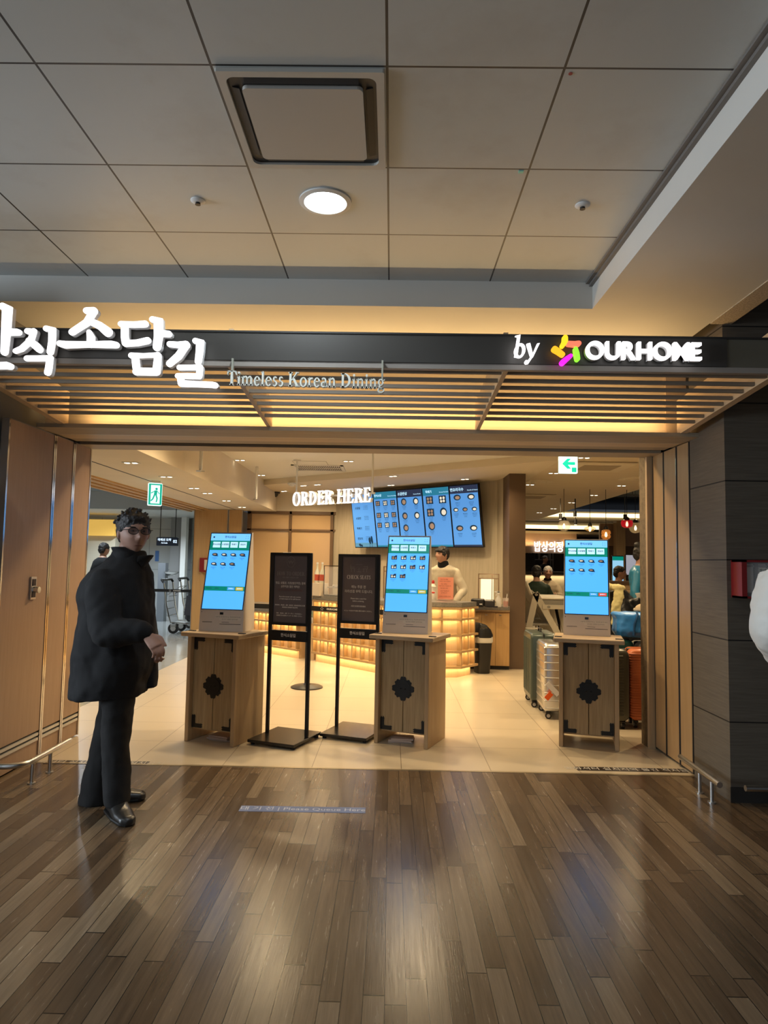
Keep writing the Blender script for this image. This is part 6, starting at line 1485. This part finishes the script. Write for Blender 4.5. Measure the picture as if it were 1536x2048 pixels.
pendant('tall amber stacked pendant lamp above the right kiosk', 1212, 1068, 11.0, [(.025, .08), (.065, .05), (.075, .01), (.062, -.01), (.075, -.04), (.062, -.07), (.03, -.09), (0, -.09)], (.85, .45, .15), 2.74, .45)
pendant('crimson glass pendant lamp glowing beside the textured column', 1254, 1047, 11.0, [(.03, .06), (.085, .05), (.095, .0), (.08, -.05), (.04, -.068), (0, -.07)], (.85, .02, .10), 2.74, .7)
pendant('clear round globe pendant lamp partly behind the textured column', 1271, 1055, 11.5, sph(.105, .92), (.95, .88, .75), 3.5)
for (x, y, lb) in ((1121, 1033, 'black cylinder spotlight on the track, left one'), (1150, 1028, 'black cylinder spotlight on the track, second one'), (1151, 1044, 'black cylinder spotlight hanging lowest under the track'), (1250, 1034, 'black cylinder spotlight on the track above the crimson lamp')):
    p = ony(x, y, 12.6); t = thing('track_spotlight', lb, 'spotlight', p, 0, 'black track spotlights'); q = MB(); q.cyl((0, 0, -.05), (0, 0, .05), .03, n=14); q.build('housing', M['black'], t, smooth=True); q = MB(); q.cyl((0, 0, .05), (0, 0, max(.06, 2.665 - p.z)), .006, n=6); q.build('stem', M['black'], t); q = MB(); q.lathe([(.024, -.0505), (.024, -.052)], (0, 0, 0), 12); q.build('lens', bulb, t)
# ================================================================== PEOPLE
def basis(deg):
    """deg = 0 faces the photographer (-Y), 90 faces +X"""
    a = R(deg); f = Vector((math.sin(a), -math.cos(a), 0)); r = Vector((f.y, -f.x, 0))
    return f, r, Vector((0, 0, 1))
def head(mb, c, f, u, s=1.0, wide=1.0, nu=44, nv=34):
    """c = centre of the head, f forward, u up; 0.235 m tall at s = 1"""
    f = Vector(f).normalized(); u = (Vector(u) - f * Vector(u).dot(f)).normalized(); r = f.cross(u); c = Vector(c)
    g = lambda x, y, sx, sy: math.exp(-(x / sx) ** 2 - (y / sy) ** 2)
    vs = []; fs = []
    def P(th, ph):
        x = .076 * wide * math.cos(th) * math.sin(ph); y = .096 * math.cos(th) * math.cos(ph); z = .1175 * math.sin(th)
        fr = max(0, math.cos(ph))
        if z < 0:
            k = (-z / .1175); x *= 1 - .30 * k ** 1.6; y = y * (1 - .10 * k) if y > 0 else y * (1 - .45 * k ** 1.3)
            if fr > 0: y += .012 * k * fr
        d = 0
        if fr > 0:
            d += .026 * g(x, z + .022, .0125, .020) + .014 * g(x, z - .004, .009, .022)        # nose
            d -= .011 * (g(x - .031, z - .012, .017, .013) + g(x + .031, z - .012, .017, .013))  # eye sockets
            d += .006 * g(x, z - .036, .05, .010)                                                # brow
            d += .006 * (g(x - .038, z + .018, .02, .018) + g(x + .038, z + .018, .02, .018))    # cheekbones
            d += .007 * g(x, z + .062, .020, .0075) - .004 * g(x, z + .0695, .022, .004) + .006 * g(x, z + .077, .017, .007)
            d += .010 * g(x, z + .103, .022, .014)
        y += d * fr
        return c + (r * x + f * y + u * z) * s
    vs.append(P(-math.pi / 2, 0))
    for i in range(1, nv):
        for j in range(nu): vs.append(P(-math.pi / 2 + math.pi * i / nv, 2 * math.pi * j / nu))
    vs.append(P(math.pi / 2, 0))
    fs = [(0, 1 + (j + 1) % nu, 1 + j) for j in range(nu)]
    for i in range(nv - 2):
        for j in range(nu): k = (j + 1) % nu; fs.append((1 + i * nu + j, 1 + i * nu + k, 1 + (i + 1) * nu + k, 1 + (i + 1) * nu + j))
    Lq = 1 + (nv - 2) * nu; fs += [(Lq + j, Lq + (j + 1) % nu, len(vs) - 1) for j in range(nu)]
    mb._add(vs, fs)
    m = Matrix((r, f, u)).transposed()
    for sg in (-1, 1): mb.ell(c + (r * sg * .077 * wide - f * .006 - u * .004) * s, .010 * s, .022 * s, .031 * s, m @ Matrix.Rotation(-sg * .35, 3, 'Z'), 12, 8)
    return m
def hairblob(c, f, u, s=1.0, parts=None, wide=1.0):
    q = MB(); f = Vector(f).normalized(); u = (Vector(u) - f * Vector(u).dot(f)).normalized(); r = f.cross(u); m = Matrix((r, f, u)).transposed(); c = Vector(c)
    for (x, y, z, a, b_, e) in parts or [(0, -.012, .040, .084, .098, .088), (0, -.045, .0, .076, .066, .085)]:
        q.ell(c + (r * x * wide + f * y + u * z) * s, a * s * wide, b_ * s, e * s, m, 28, 18)
    return q
def tube3(mb, pts, n=18):
    """smooth tapered limb through (point, radius); ends rounded"""
    P_ = [Vector(p) for p, _ in pts]; Rr = [r for _, r in pts]; out = []
    for i in range(len(P_) - 1):
        p0, p1, p2, p3 = P_[max(i - 1, 0)], P_[i], P_[i + 1], P_[min(i + 2, len(P_) - 1)]
        for k in range(5):
            t = k / 5; a = .5 * ((2 * p1) + (p2 - p0) * t + (2 * p0 - 5 * p1 + 4 * p2 - p3) * t * t + (-p0 + 3 * p1 - 3 * p2 + p3) * t ** 3)
            out.append((a, Rr[i] + (Rr[i + 1] - Rr[i]) * (3 * t * t - 2 * t ** 3)))
    out.append((P_[-1], Rr[-1]))
    d0 = (out[0][0] - out[1][0]).normalized(); d1 = (out[-1][0] - out[-2][0]).normalized()
    a, ra = out[0]; b_, rb = out[-1]
    out = [(a + d0 * ra * .8, ra * .5)] + out + [(b_ + d1 * rb * .8, rb * .5)]
    mb.rings(out, n); return mb
def hand(mb, w, d, nrm, side, s=1.0, curl=.7):
    """wrist w, direction d, palm normal nrm; thumb on 'side' (vector in the palm plane)"""
    d = Vector(d).normalized(); nrm = (Vector(nrm) - d * Vector(nrm).dot(d)).normalized(); k = d.cross(nrm)
    if k.dot(Vector(side)) < 0: k = -k
    w = Vector(w)
    mb.loft([(w - d * .015 * s, k * .026 * s, nrm * .020 * s), (w + d * .03 * s, k * .036 * s, nrm * .016 * s), (w + d * .07 * s, k * .041 * s, nrm * .014 * s), (w + d * .09 * s, k * .038 * s, nrm * .011 * s)], 18)
    for i, (off, L, r) in enumerate(((.030, .074, .0088), (.0105, .082, .0092), (-.0105, .076, .0088), (-.029, .060, .0078))):
        p = w + d * .082 * s + k * off * s; pts = [(p - d * .02 * s, r * s)]; dd = d.copy()
        for j, fr in enumerate((.42, .32, .26)):
            ax = k; dd = Matrix.Rotation(curl * (.75, 1.0, .7)[j] * (1 + .06 * i), 3, d.cross(nrm) * 1.0) @ dd
            p = p + dd * L * fr * s; pts.append((p, r * s * (1 - .1 * (j + 1))))
        tube3(mb, pts, 10)
    p = w + d * .022 * s + k * .026 * s
    t1 = (d * .75 + k * .62 - nrm * .1).normalized(); t2 = (d * .95 + k * .1 + nrm * .25).normalized()
    tube3(mb, [(p, .013 * s), (p + t1 * .035 * s, .0115 * s), (p + t1 * .035 * s + t2 * .03 * s, .0095 * s), (p + t1 * .035 * s + t2 * .052 * s, .008 * s)], 10)
def arm(mb, sh, el, wr, r=(.05, .042, .028)):
    tube3(mb, [(sh, r[0]), (Vector(sh).lerp(Vector(el), .5), r[0] * .92), (el, r[1]), (Vector(el).lerp(Vector(wr), .4), r[1] * .95), (wr, r[2])])
def footmb(mb, ank, f, L=.25, w=.046, zs=1.0):
    ank = Vector(ank); f = Vector(f).normalized(); k = Vector((-f.y, f.x, 0)); z = Vector((0, 0, zs)); g = Vector((ank.x, ank.y, 0))
    mb.loft([(g - f * .075 + z * .035, k * .018, z * .033), (g - f * .055 + z * .042, k * w * .78, z * .042), (g + z * .05, k * w * .85, z * .05), (g + f * .07 + z * .036, k * w * .98, z * .036), (g + f * .13 + z * .027, k * w * 1.02, z * .027), (g + f * (L - .095) + z * .022, k * w * .8, z * .021), (g + f * (L - .075) + z * .018, k * w * .35, z * .014)], 22, True, 2.6)

def simple_person(label, x, y, deg, H=1.68, seat=None, top=None, bottom=None, hair=None, skin=None, lean=0.0, headdeg=0.0, hunch=0.0, arms='down', hairparts=None, vox=.012, collar=None, bodyw=1.0, extra=None, z0=0.0):
    """background figure: one continuous body, clothes and hair as children"""
    f, r, u = basis(deg); k = H / 1.68; skin = skin or M['skin']
    t = thing('person', label, 'person', (x, y, z0)); B = Vector((x, y, z0))
    up = (u + f * lean).normalized()
    hipz = (seat + .10) if seat else .90 * k
    pel = B + u * hipz
    def T(side, fwd, h): return pel + up * h + f * fwd + r * side
    sh = .48 * k; nk = .545 * k
    hf, _, _ = basis(deg + headdeg)
    hc = T(0, .03 + hunch, nk + .125 * k)
    q = MB()
    # torso
    tor = [(-.06, .155, .105, 0), (.05, .150, .105, 0), (.20, .135, .095, .0), (.36, .165, .11, .0), (.44, .172, .10, -.0), (sh + .02, .11, .075, 0), (nk, .055, .055, .01)]
    q.loft([(T(0, fw + hunch * max(0, h) * .9, h * 1.0), r * a * bodyw, f * b_) for h, a, b_, fw in tor], 24)
    tube3(q, [(T(0, .005 + hunch * .5, nk - .03), .055), (T(0, .015 + hunch * .9, nk + .07), .052)])
    head(q, hc, hf + f * .0, u, k)
    js = {}
    for s in (-1, 1):
        S = T(s * .165 * bodyw, hunch * .4, sh - .045)
        if arms == 'down': E, W = T(s * .235, -.02, sh - .30), T(s * .22, .10, sh - .53)
        elif arms == 'counter': E, W = T(s * .27, .05, sh - .29), T(s * .20, .24, sh - .46)
        elif arms == 'table': E, W = T(s * .25, .10, sh - .24), T(s * .10, .30, sh - .20)
        else: E, W = T(s * .24, -.01, sh - .30), T(s * .20, .16, sh - .50)
        arm(q, S, E, W); hand(q, W + (W - E).normalized() * .01, (W - E) + f * .03, -r * s if arms == 'down' else -u, f if arms == 'down' else -r * s, k * .95, .5)
        js[s] = (S, E, W)
        if seat:
            hp = pel + r * s * .09; kn = pel + f * .42 + r * s * .11 - u * .02; an = kn + f * .02 - u * (kn.z - z0 - .09); legs = [(hp, .085), (kn, .06), (kn.lerp(an, .4), .052), (an, .04)]
        else:
            hp = pel + r * s * .085; kn = B + r * s * .095 + u * .48 * k + f * .01; an = B + r * s * .10 + u * .09; legs = [(hp, .085), (kn, .058), (kn.lerp(an, .35), .054), (an, .04)]
        tube3(q, legs); footmb(q, an, f, .24, .04, .85); js[s] += (legs, an)
    fuse(q, 'body', skin, t, vox, 2)
    # top
    q = MB(); e = .022
    q.loft([(T(0, fw + hunch * max(0, h) * .9, h), r * (a * bodyw + e), f * (b_ + e)) for h, a, b_, fw in [(-.13, .165, .115, 0)] + tor[1:6] + [(nk - .015, .062, .058, .005)]], 24)
    for s in (-1, 1):
        S, E, W = js[s][:3]; tube3(q, [(S, .058), (S.lerp(E, .5), .060), (E, .055), (E.lerp(W, .5), .050), (E.lerp(W, .92), .040)])
    fuse(q, 'jacket', top, t, max(vox, .012), 3, True, .006, 10)
    if collar:
        q = MB(); q.loft([(T(0, .0 + hunch * .6, nk - .05), r * .085, f * .080), (T(0, .008 + hunch * .8, nk + .025), r * .066, f * .066)], 20); fuse(q, 'collar', collar, t, .012, 2)
    q = MB()
    for s in (-1, 1):
        lg = [(p, rr + .018) for p, rr in js[s][3]]; tube3(q, lg)
    q.loft([(pel - u * .04, r * .17, f * .12), (pel + u * .10, r * .168, f * .12)], 20)
    fuse(q, 'trousers', bottom or M['trouser'], t, .014, 3)
    for s in (-1, 1):
        q = MB(); footmb(q, js[s][4], f, .28, .054, 1.2); fuse(q, 'shoe', M['shoe'], t, .012, 2)
    for s in (-1, 1):
        mm = Matrix((hf.cross(u), hf, u)).transposed()
        q = MB(); q.ell(hc + (hf.cross(u) * s * .031 + hf * .084 + u * .012) * k, .013 * k, .007 * k, .0045 * k, mm, 12, 6); q.build('eye', M['hair'], t, True, smooth=True)
        q = MB(); q.ell(hc + (hf.cross(u) * s * .033 + hf * .091 + u * .034) * k, .018 * k, .006 * k, .004 * k, mm, 12, 6); q.build('eyebrow', M['hair'], t, True, smooth=True)
    q = MB(); q.ell(hc + (hf * .098 - u * .0695) * k, .020 * k, .006 * k, .004 * k, Matrix((hf.cross(u), hf, u)).transposed(), 12, 6); q.build('lips', mat('lip_red', (.30, .09, .07), .5), t, True, smooth=True)
    hq = hairblob(hc, hf, u, k, hairparts); fuse(hq, 'hair', hair or M['hair'], t, .009, 1, True, .008, 40)
    if extra: extra(t, T, f, r, u, hc, hf, k)
    return t

# ---- the man in the black coat
fd, rd, U_ = basis(66); fh, rh, _ = basis(38)
man = thing('person', 'man in a long black coat and glasses standing at the left, hand at his waist', 'person', (-1.50, 3.86, 0))
YM = 3.88
def w(x, y, Y=YM): return ony(x, y, Y)
HC = w(267, 1067, 3.86)
b = MB()
head(b, HC, fh * 1.0 - U_ * .04, U_, 1.0, 1.02)
tube3(b, [(w(246, 1150), .062), (w(256, 1108), .058), (HC - U_ * .03 - fh * .015, .055)])
def ringx(y, xl, xr, dep, Y=YM, tilt=0.0):
    a, c = w(xl, y, Y), w(xr, y, Y); return ((a + c) / 2, (c - a) / 2, Vector((0, dep, 0)))
b.loft([ringx(1400, 212, 260, .10), ringx(1330, 195, 276, .15), ringx(1250, 192, 282, .15), ringx(1180, 190, 288, .19), ringx(1145, 200, 282, .17), ringx(1128, 226, 276, .08)], 24)
SHn, ELn, WRn = w(206, 1166, 3.70), w(212, 1262, 3.62), w(291, 1266, 3.62)
SHf, ELf, WRf = w(276, 1150, 4.05), w(288, 1250, 4.08), w(300, 1290, 3.98)
arm(b, SHn, ELn, WRn, (.055, .045, .030)); arm(b, SHf, ELf, WRf, (.055, .045, .030))
dn = (w(309, 1288, 3.60) - WRn).normalized()
hand(b, WRn + dn * .012, dn, Vector((-.35, .5, -.75)), Vector((.5, -.1, .7)), 1.0, .55)
hand(b, WRf, (WRf - ELf), Vector((0, 1, 0)), Vector((.5, 0, .7)), .95, .8)
KN, AN = w(231, 1492, 3.80), w(236, 1606, 3.80); KF, AF = w(214, 1490, 3.97), w(188, 1594, 3.97)
HPn, HPf = w(232, 1385, 3.82), w(232, 1385, 3.96)
tube3(b, [(HPn, .07), (KN, .055), (KN.lerp(AN, .4), .055), (AN, .045)]); tube3(b, [(HPf, .07), (KF, .055), (KF.lerp(AF, .4), .055), (AF, .045)])
AN0, AF0 = Vector((AN.x - .01, 3.80, .09)), Vector((AF.x + .05, 3.99, .09))
ffn, fff = Vector((.62, -.78, 0)).normalized(), Vector((.98, .2, 0))
tube3(b, [(AN, .045), (AN0, .042)]); tube3(b, [(AF, .045), (AF0, .042)])
footmb(b, AN0, ffn, .24, .036, .8); footmb(b, AF0, fff, .24, .036, .8)
fuse(b, 'body', M['skin_d'], man, .005, 2)
# trousers
b = MB()
def legrings(rows, Y): return [ringx(y, xl, xr, d, Y) for y, xl, xr, d in rows]
b.loft(legrings([(1360, 202, 272, .115), (1420, 206, 266, .105), (1492, 205, 257, .092), (1540, 205, 258, .086), (1580, 207, 259, .085), (1606, 212, 258, .084)], 3.80), 26)
b.loft(legrings([(1360, 204, 270, .11), (1420, 198, 262, .10), (1470, 190, 244, .09), (1540, 172, 232, .085), (1590, 158, 226, .085), (1606, 156, 222, .085)], 3.97), 26)
fuse(b, 'trousers', M['trouser'], man, .009, 4, True, .010, 7)
# shoes
for nm, a, ff, c in (('shoe', AN0, ffn, 0), ('shoe', AF0, fff, 0)):
    b = MB(); footmb(b, a, ff, .30, .052, 1.15); kx = Vector((-ff.y, ff.x, 0)); b.rings([(a + Vector((0, 0, -.03)), .05), (a + Vector((0, 0, .03)), .05)], 16)
    so = fuse(b, nm, M['shoe'], man, .007, 3)
    b = MB(); g = Vector((a.x, a.y, 0)); b.loft([(g - ff * .085 + U_ * .011, kx * .03, U_ * .011), (g - ff * .05 + U_ * .011, kx * .05, U_ * .011), (g + ff * .09 + U_ * .011, kx * .057, U_ * .011), (g + ff * .19 + U_ * .011, kx * .044, U_ * .011), (g + ff * .22 + U_ * .011, kx * .02, U_ * .009)], 20, True, 4); b.build('sole', M['iron'], so, True)
# coat: body panels, sleeves, stand collar
b = MB()
b.loft([ringx(1389, 150, 288, .23), ringx(1360, 151, 292, .235), ringx(1320, 156, 303, .235), ringx(1270, 161, 304, .225), ringx(1225, 166, 303, .22), ringx(1190, 165, 301, .225), ringx(1165, 170, 300, .22), ringx(1145, 185, 296, .20), ringx(1128, 207, 290, .14), ringx(1112, 226, 290, .09), ringx(1102, 230, 288, .08)], 36, True, 2.3)
tube3(b, [(SHn, .085), (SHn.lerp(ELn, .5), .085), (ELn, .080), (ELn.lerp(WRn, .5), .070), (ELn.lerp(WRn, .93), .056)], 22)
tube3(b, [(SHf, .08), (SHf.lerp(ELf, .5), .078), (ELf, .075), (ELf.lerp(WRf, .9), .056)], 20)
ct = fuse(b, 'coat', M['coat'], man, .009, 5, True, .016, 6)
b = MB()
b.loft([ringx(1376, 283, 314, .05, 3.98), ringx(1330, 284, 314, .055, 3.98), ringx(1260, 276, 310, .06, 3.98), ringx(1190, 268, 303, .06, 3.98), ringx(1160, 262, 297, .05, 3.98)], 18, True, 3)
fuse(b, 'front_flap', M['coat'], ct, .009, 3, True, .008, 8)
b = MB()
b.loft([ringx(1124, 224, 292, .115), ringx(1105, 229, 290, .105), ringx(1094, 226, 262, .10)], 26)
p = [w(276, 1112, 3.80), w(305, 1109, 3.84), w(296, 1121, 3.84), w(284, 1136, 3.80), w(272, 1124, 3.78)]
b._add(p + [q + Vector((.0, .05, .0)) for q in p], [(0, 1, 2, 3, 4), (9, 8, 7, 6, 5)] + [(i, (i + 1) % 5, 5 + (i + 1) % 5, 5 + i) for i in range(5)])
fuse(b, 'collar', M['coat'], ct, .007, 2)
# hair
hp = [(0, -.012, .048, .088, .100, .082), (0, -.045, .010, .080, .066, .085), (.0, .040, .078, .070, .050, .034), (-.066, -.01, .035, .022, .05, .045), (.066, -.01, .035, .022, .05, .045)]
hq = hairblob(HC, fh, U_, 1.0, hp, 1.02)
for i in range(90):
    a, e = random.uniform(0, 6.28), random.uniform(.1, 1.45); d = (rh * math.cos(a) * math.cos(e) + fh * math.sin(a) * math.cos(e) + U_ * math.sin(e))
    if d.dot(fh) > .72: continue
    p0 = HC + U_ * .045 - fh * .014 + Vector((d.x * .082, d.y * .09, d.z * .078)); hq.rings([(p0, .011), (p0 + (d + Vector((random.uniform(-.4, .4), random.uniform(-.4, .4), .1))) * .022, .004)], 6)
fuse(hq, 'hair', M['hair'], man, .005, 1, True, .005, 60)
# face details
for s in (-1, 1):
    c = HC + rh * s * .031 + fh * .082 + U_ * .012; mm = Matrix((rh, fh, U_)).transposed()
    b = MB(); b.ell(c, .012, .007, .0034, mm, 14, 8); b.build('eye', mat('eye_white', (.12, .10, .09), .3), man, True, smooth=True)
    b = MB(); b.ell(c + fh * .006, .005, .004, .005, mm, 10, 6); b.build('iris', M['hair'], man, True, smooth=True)
    b = MB(); b.ell(HC + rh * s * .033 + fh * .091 + U_ * .032, .019, .005, .004, mm, 14, 6); b.build('eyebrow', M['hair'], man, True, smooth=True)
b = MB(); b.ell(HC + fh * .099 - U_ * .0695, .022, .005, .0028, Matrix((rh, fh, U_)).transposed(), 14, 6); b.build('lip_line', mat('lip_dark', (.16, .06, .05), .5), man, True, smooth=True)
gl = None
gmb = MB()
for s in (-1, 1):
    c = HC + rh * s * .034 + fh * .108 + U_ * .010
    pts = [c + (rh * math.cos(a * math.pi / 8) * .0275 + U_ * math.sin(a * math.pi / 8) * .0185 - fh * abs(math.cos(a * math.pi / 8) * .5 + .5 * s * 0) * .002) for a in range(17)]
    gmb.tube(pts, .0019, 8)
    gmb.tube([c + rh * s * .026 + U_ * .008, c + rh * s * .045 - fh * .02 + U_ * .008, HC + rh * s * .083 - fh * .005 + U_ * .012], .0017, 6)
gmb.tube([HC + rh * -.009 + fh * .109 + U_ * .012, HC + fh * .113 + U_ * .015, HC + rh * .009 + fh * .109 + U_ * .012], .0017, 6)
gl = gmb.build('glasses', M['iron'], man, True, smooth=True)
for s in (-1, 1):
    c = HC + rh * s * .034 + fh * .108 + U_ * .010; q = MB(); q.prism([(math.cos(a * math.pi / 10) * .0268, math.sin(a * math.pi / 10) * .0178) for a in range(20)], c, rh, U_, .001); q.build('lens', glass('spectacle_lens', (.05, .035, .035), .08, .38), gl, True)

# ---- clerk behind the counter
def clerk_extra(t, T, f, r, u, hc, hf, k):
    q = MB(); q.loft([(T(0, .06, .455), r * .085, f * .082), (T(0, .075, .555), r * .068, f * .068)], 20); fuse(q, 'neck_warmer', M['coat'], t, .01, 2)
    q = MB(); q.box(T(.04, .115, .43), (.012, .01, .03)); q.build('pin_microphone', M['black'], t, True)
    hl = hc
fc, rc_, _u = basis(-28)
simple_person('young clerk in a beige shirt and black neck warmer behind the salmon notice', .75, 9.41, -25, 1.60, None, mat('beige_shirt', (.58, .52, .40), .75, bump=.2, bs=40), M['trouser'], lean=.10, headdeg=-30, hunch=.07, arms='counter', vox=.008,
    hairparts=[(0, -.012, .045, .087, .099, .082), (0, -.045, .005, .078, .066, .085), (0, .048, .052, .074, .060, .034), (-.068, .0, .02, .020, .055, .05), (.068, .0, .02, .018, .05, .05)], skin=mat('skin_rosy', (.56, .31, .22), .55), extra=clerk_extra)
# ---- diners and others in the back
simple_person('seated diner seen from behind in a dark green top', 2.47, 11.74, 172, 1.70, .465, mat('dark_green_knit', (.012, .030, .018), .8), None, hunch=.04, arms='table', vox=.012)
simple_person('silver haired diner in a beige jacket facing us across the table', 2.95, 13.08, -6, 1.68, .465, mat('beige_jacket', (.52, .43, .30), .75), None, hair=M['hair_grey'], hunch=.07, arms='table', vox=.010, collar=M['trouser'])
def bun(t, T, f, r, u, hc, hf, k):
    q = MB(); q.ell(hc - hf * .045 + u * .125, .05, .05, .045); fuse(q, 'hair_bun', M['hair'], t, .008, 1, True, .004, 50)
    q = MB()
    for s in (-1, 1): q.loft([(T(s * .235, -.0, .17), r * .06, f * .06), (T(s * .225, .07, -.03), r * .05, f * .05)], 14)
    fuse(q, 'pale_cuffs', mat('pale_grey_sleeve', (.42, .40, .38), .7), t, .012, 2)
simple_person('person with a hair bun in a shiny blue jacket standing by the textured column', 3.24, 9.05, 62, 1.64, None, mat('shiny_blue_nylon', (.03, .20, .36), .32, bump=.3, bs=14), mat('grey_trousers', (.09, .10, .11), .7), headdeg=10, arms='down', vox=.010, extra=bun)
simple_person('dark haired diner in black seated beyond the booth partition', 3.86, 11.80, 75, 1.66, .50, M['coat'], None, arms='table', vox=.012)
setp(wchair('dining chair under the diner beyond the booth partition', (3.84, 11.82, .035), R(255), 'dining chairs')) if False else None
simple_person('black haired person far behind the man in the black coat', -5.05, 12.0, 150, 1.62, None, M['coat'], None, arms='down', vox=.014)
simple_person('cook in dark clothes working in the far kitchen', 4.85, 21.9, 30, 1.66, None, M['coat'], None, arms='counter', vox=.016)
# ---- person in a white padded jacket at the right edge
fp_, rp_, _ = basis(168)
PB = Vector((1.76, 2.72, 0))
pj = thing('person', 'person in a white padded jacket cut off by the right edge of the photo', 'person', PB)
def Tp(side, fwd, h): return PB + rp_ * side + fp_ * fwd + U_ * h
b = MB()
b.loft([(Tp(0, 0, .86), rp_ * .17, fp_ * .12), (Tp(0, 0, 1.05), rp_ * .15, fp_ * .11), (Tp(0, 0, 1.28), rp_ * .18, fp_ * .12), (Tp(0, 0, 1.40), rp_ * .16, fp_ * .10), (Tp(0, 0, 1.46), rp_ * .06, fp_ * .06)], 22)
tube3(b, [(Tp(0, 0, 1.42), .055), (Tp(0, .02, 1.54), .052)]); head(b, Tp(0, .03, 1.62), fp_, U_, 1.0)
jp = {}
for s in (-1, 1):
    S, E, W = Tp(s * .19, .0, 1.34), Tp(s * .255, -.05, 1.15), Tp(s * .15, .12, 1.02); arm(b, S, E, W); hand(b, W, W - E, -rp_ * s, U_, 1, .7); jp[s] = (S, E, W)
    L = [(Tp(s * .09, 0, .90), .085), (Tp(s * .10, 0, .48), .058), (Tp(s * .10, 0, .09), .04)]; tube3(b, L); footmb(b, L[-1][0], fp_, .24, .04, .85); jp[s] += (L,)
fuse(b, 'body', M['skin'], pj, .009, 2)
b = MB(); b.loft([(Tp(0, 0, .80), rp_ * .21, fp_ * .17), (Tp(0, 0, .92), rp_ * .23, fp_ * .19), (Tp(0, 0, 1.10), rp_ * .23, fp_ * .19), (Tp(0, 0, 1.30), rp_ * .23, fp_ * .18), (Tp(0, 0, 1.42), rp_ * .17, fp_ * .13), (Tp(0, 0, 1.50), rp_ * .10, fp_ * .10)], 28)
for s in (-1, 1):
    S, E, W = jp[s][:3]; n = 14; rings_ = []
    for i in range(n * 4 + 1):
        t_ = i / (n * 4); p = S.lerp(E, t_ * 2) if t_ < .5 else E.lerp(W, (t_ - .5) * 2); rings_.append((p, (.112 - .03 * t_) * (1 - .06 * abs(math.sin(t_ * math.pi * 9)) ** 8 - (.25 if t_ > .97 else 0))))
    b.rings(rings_, 22)
fuse(b, 'padded_jacket', mat('white_nylon', (.60, .58, .53), .5, bump=.25, bs=20), pj, .01, 3, True, .008, 9)
b = MB()
for s in (-1, 1): tube3(b, [(p, r_ + .02) for p, r_ in jp[s][3]])
fuse(b, 'trousers', M['trouser'], pj, .012, 3)
for s in (-1, 1): b = MB(); footmb(b, jp[s][3][-1][0], fp_, .28, .054, 1.2); fuse(b, 'shoe', M['shoe'], pj, .01, 2)
fuse(hairblob(Tp(0, .03, 1.62), fp_, U_), 'hair', M['hair'], pj, .008, 1, True, .006, 50)
bpy.data.scenes.remove(WORK)
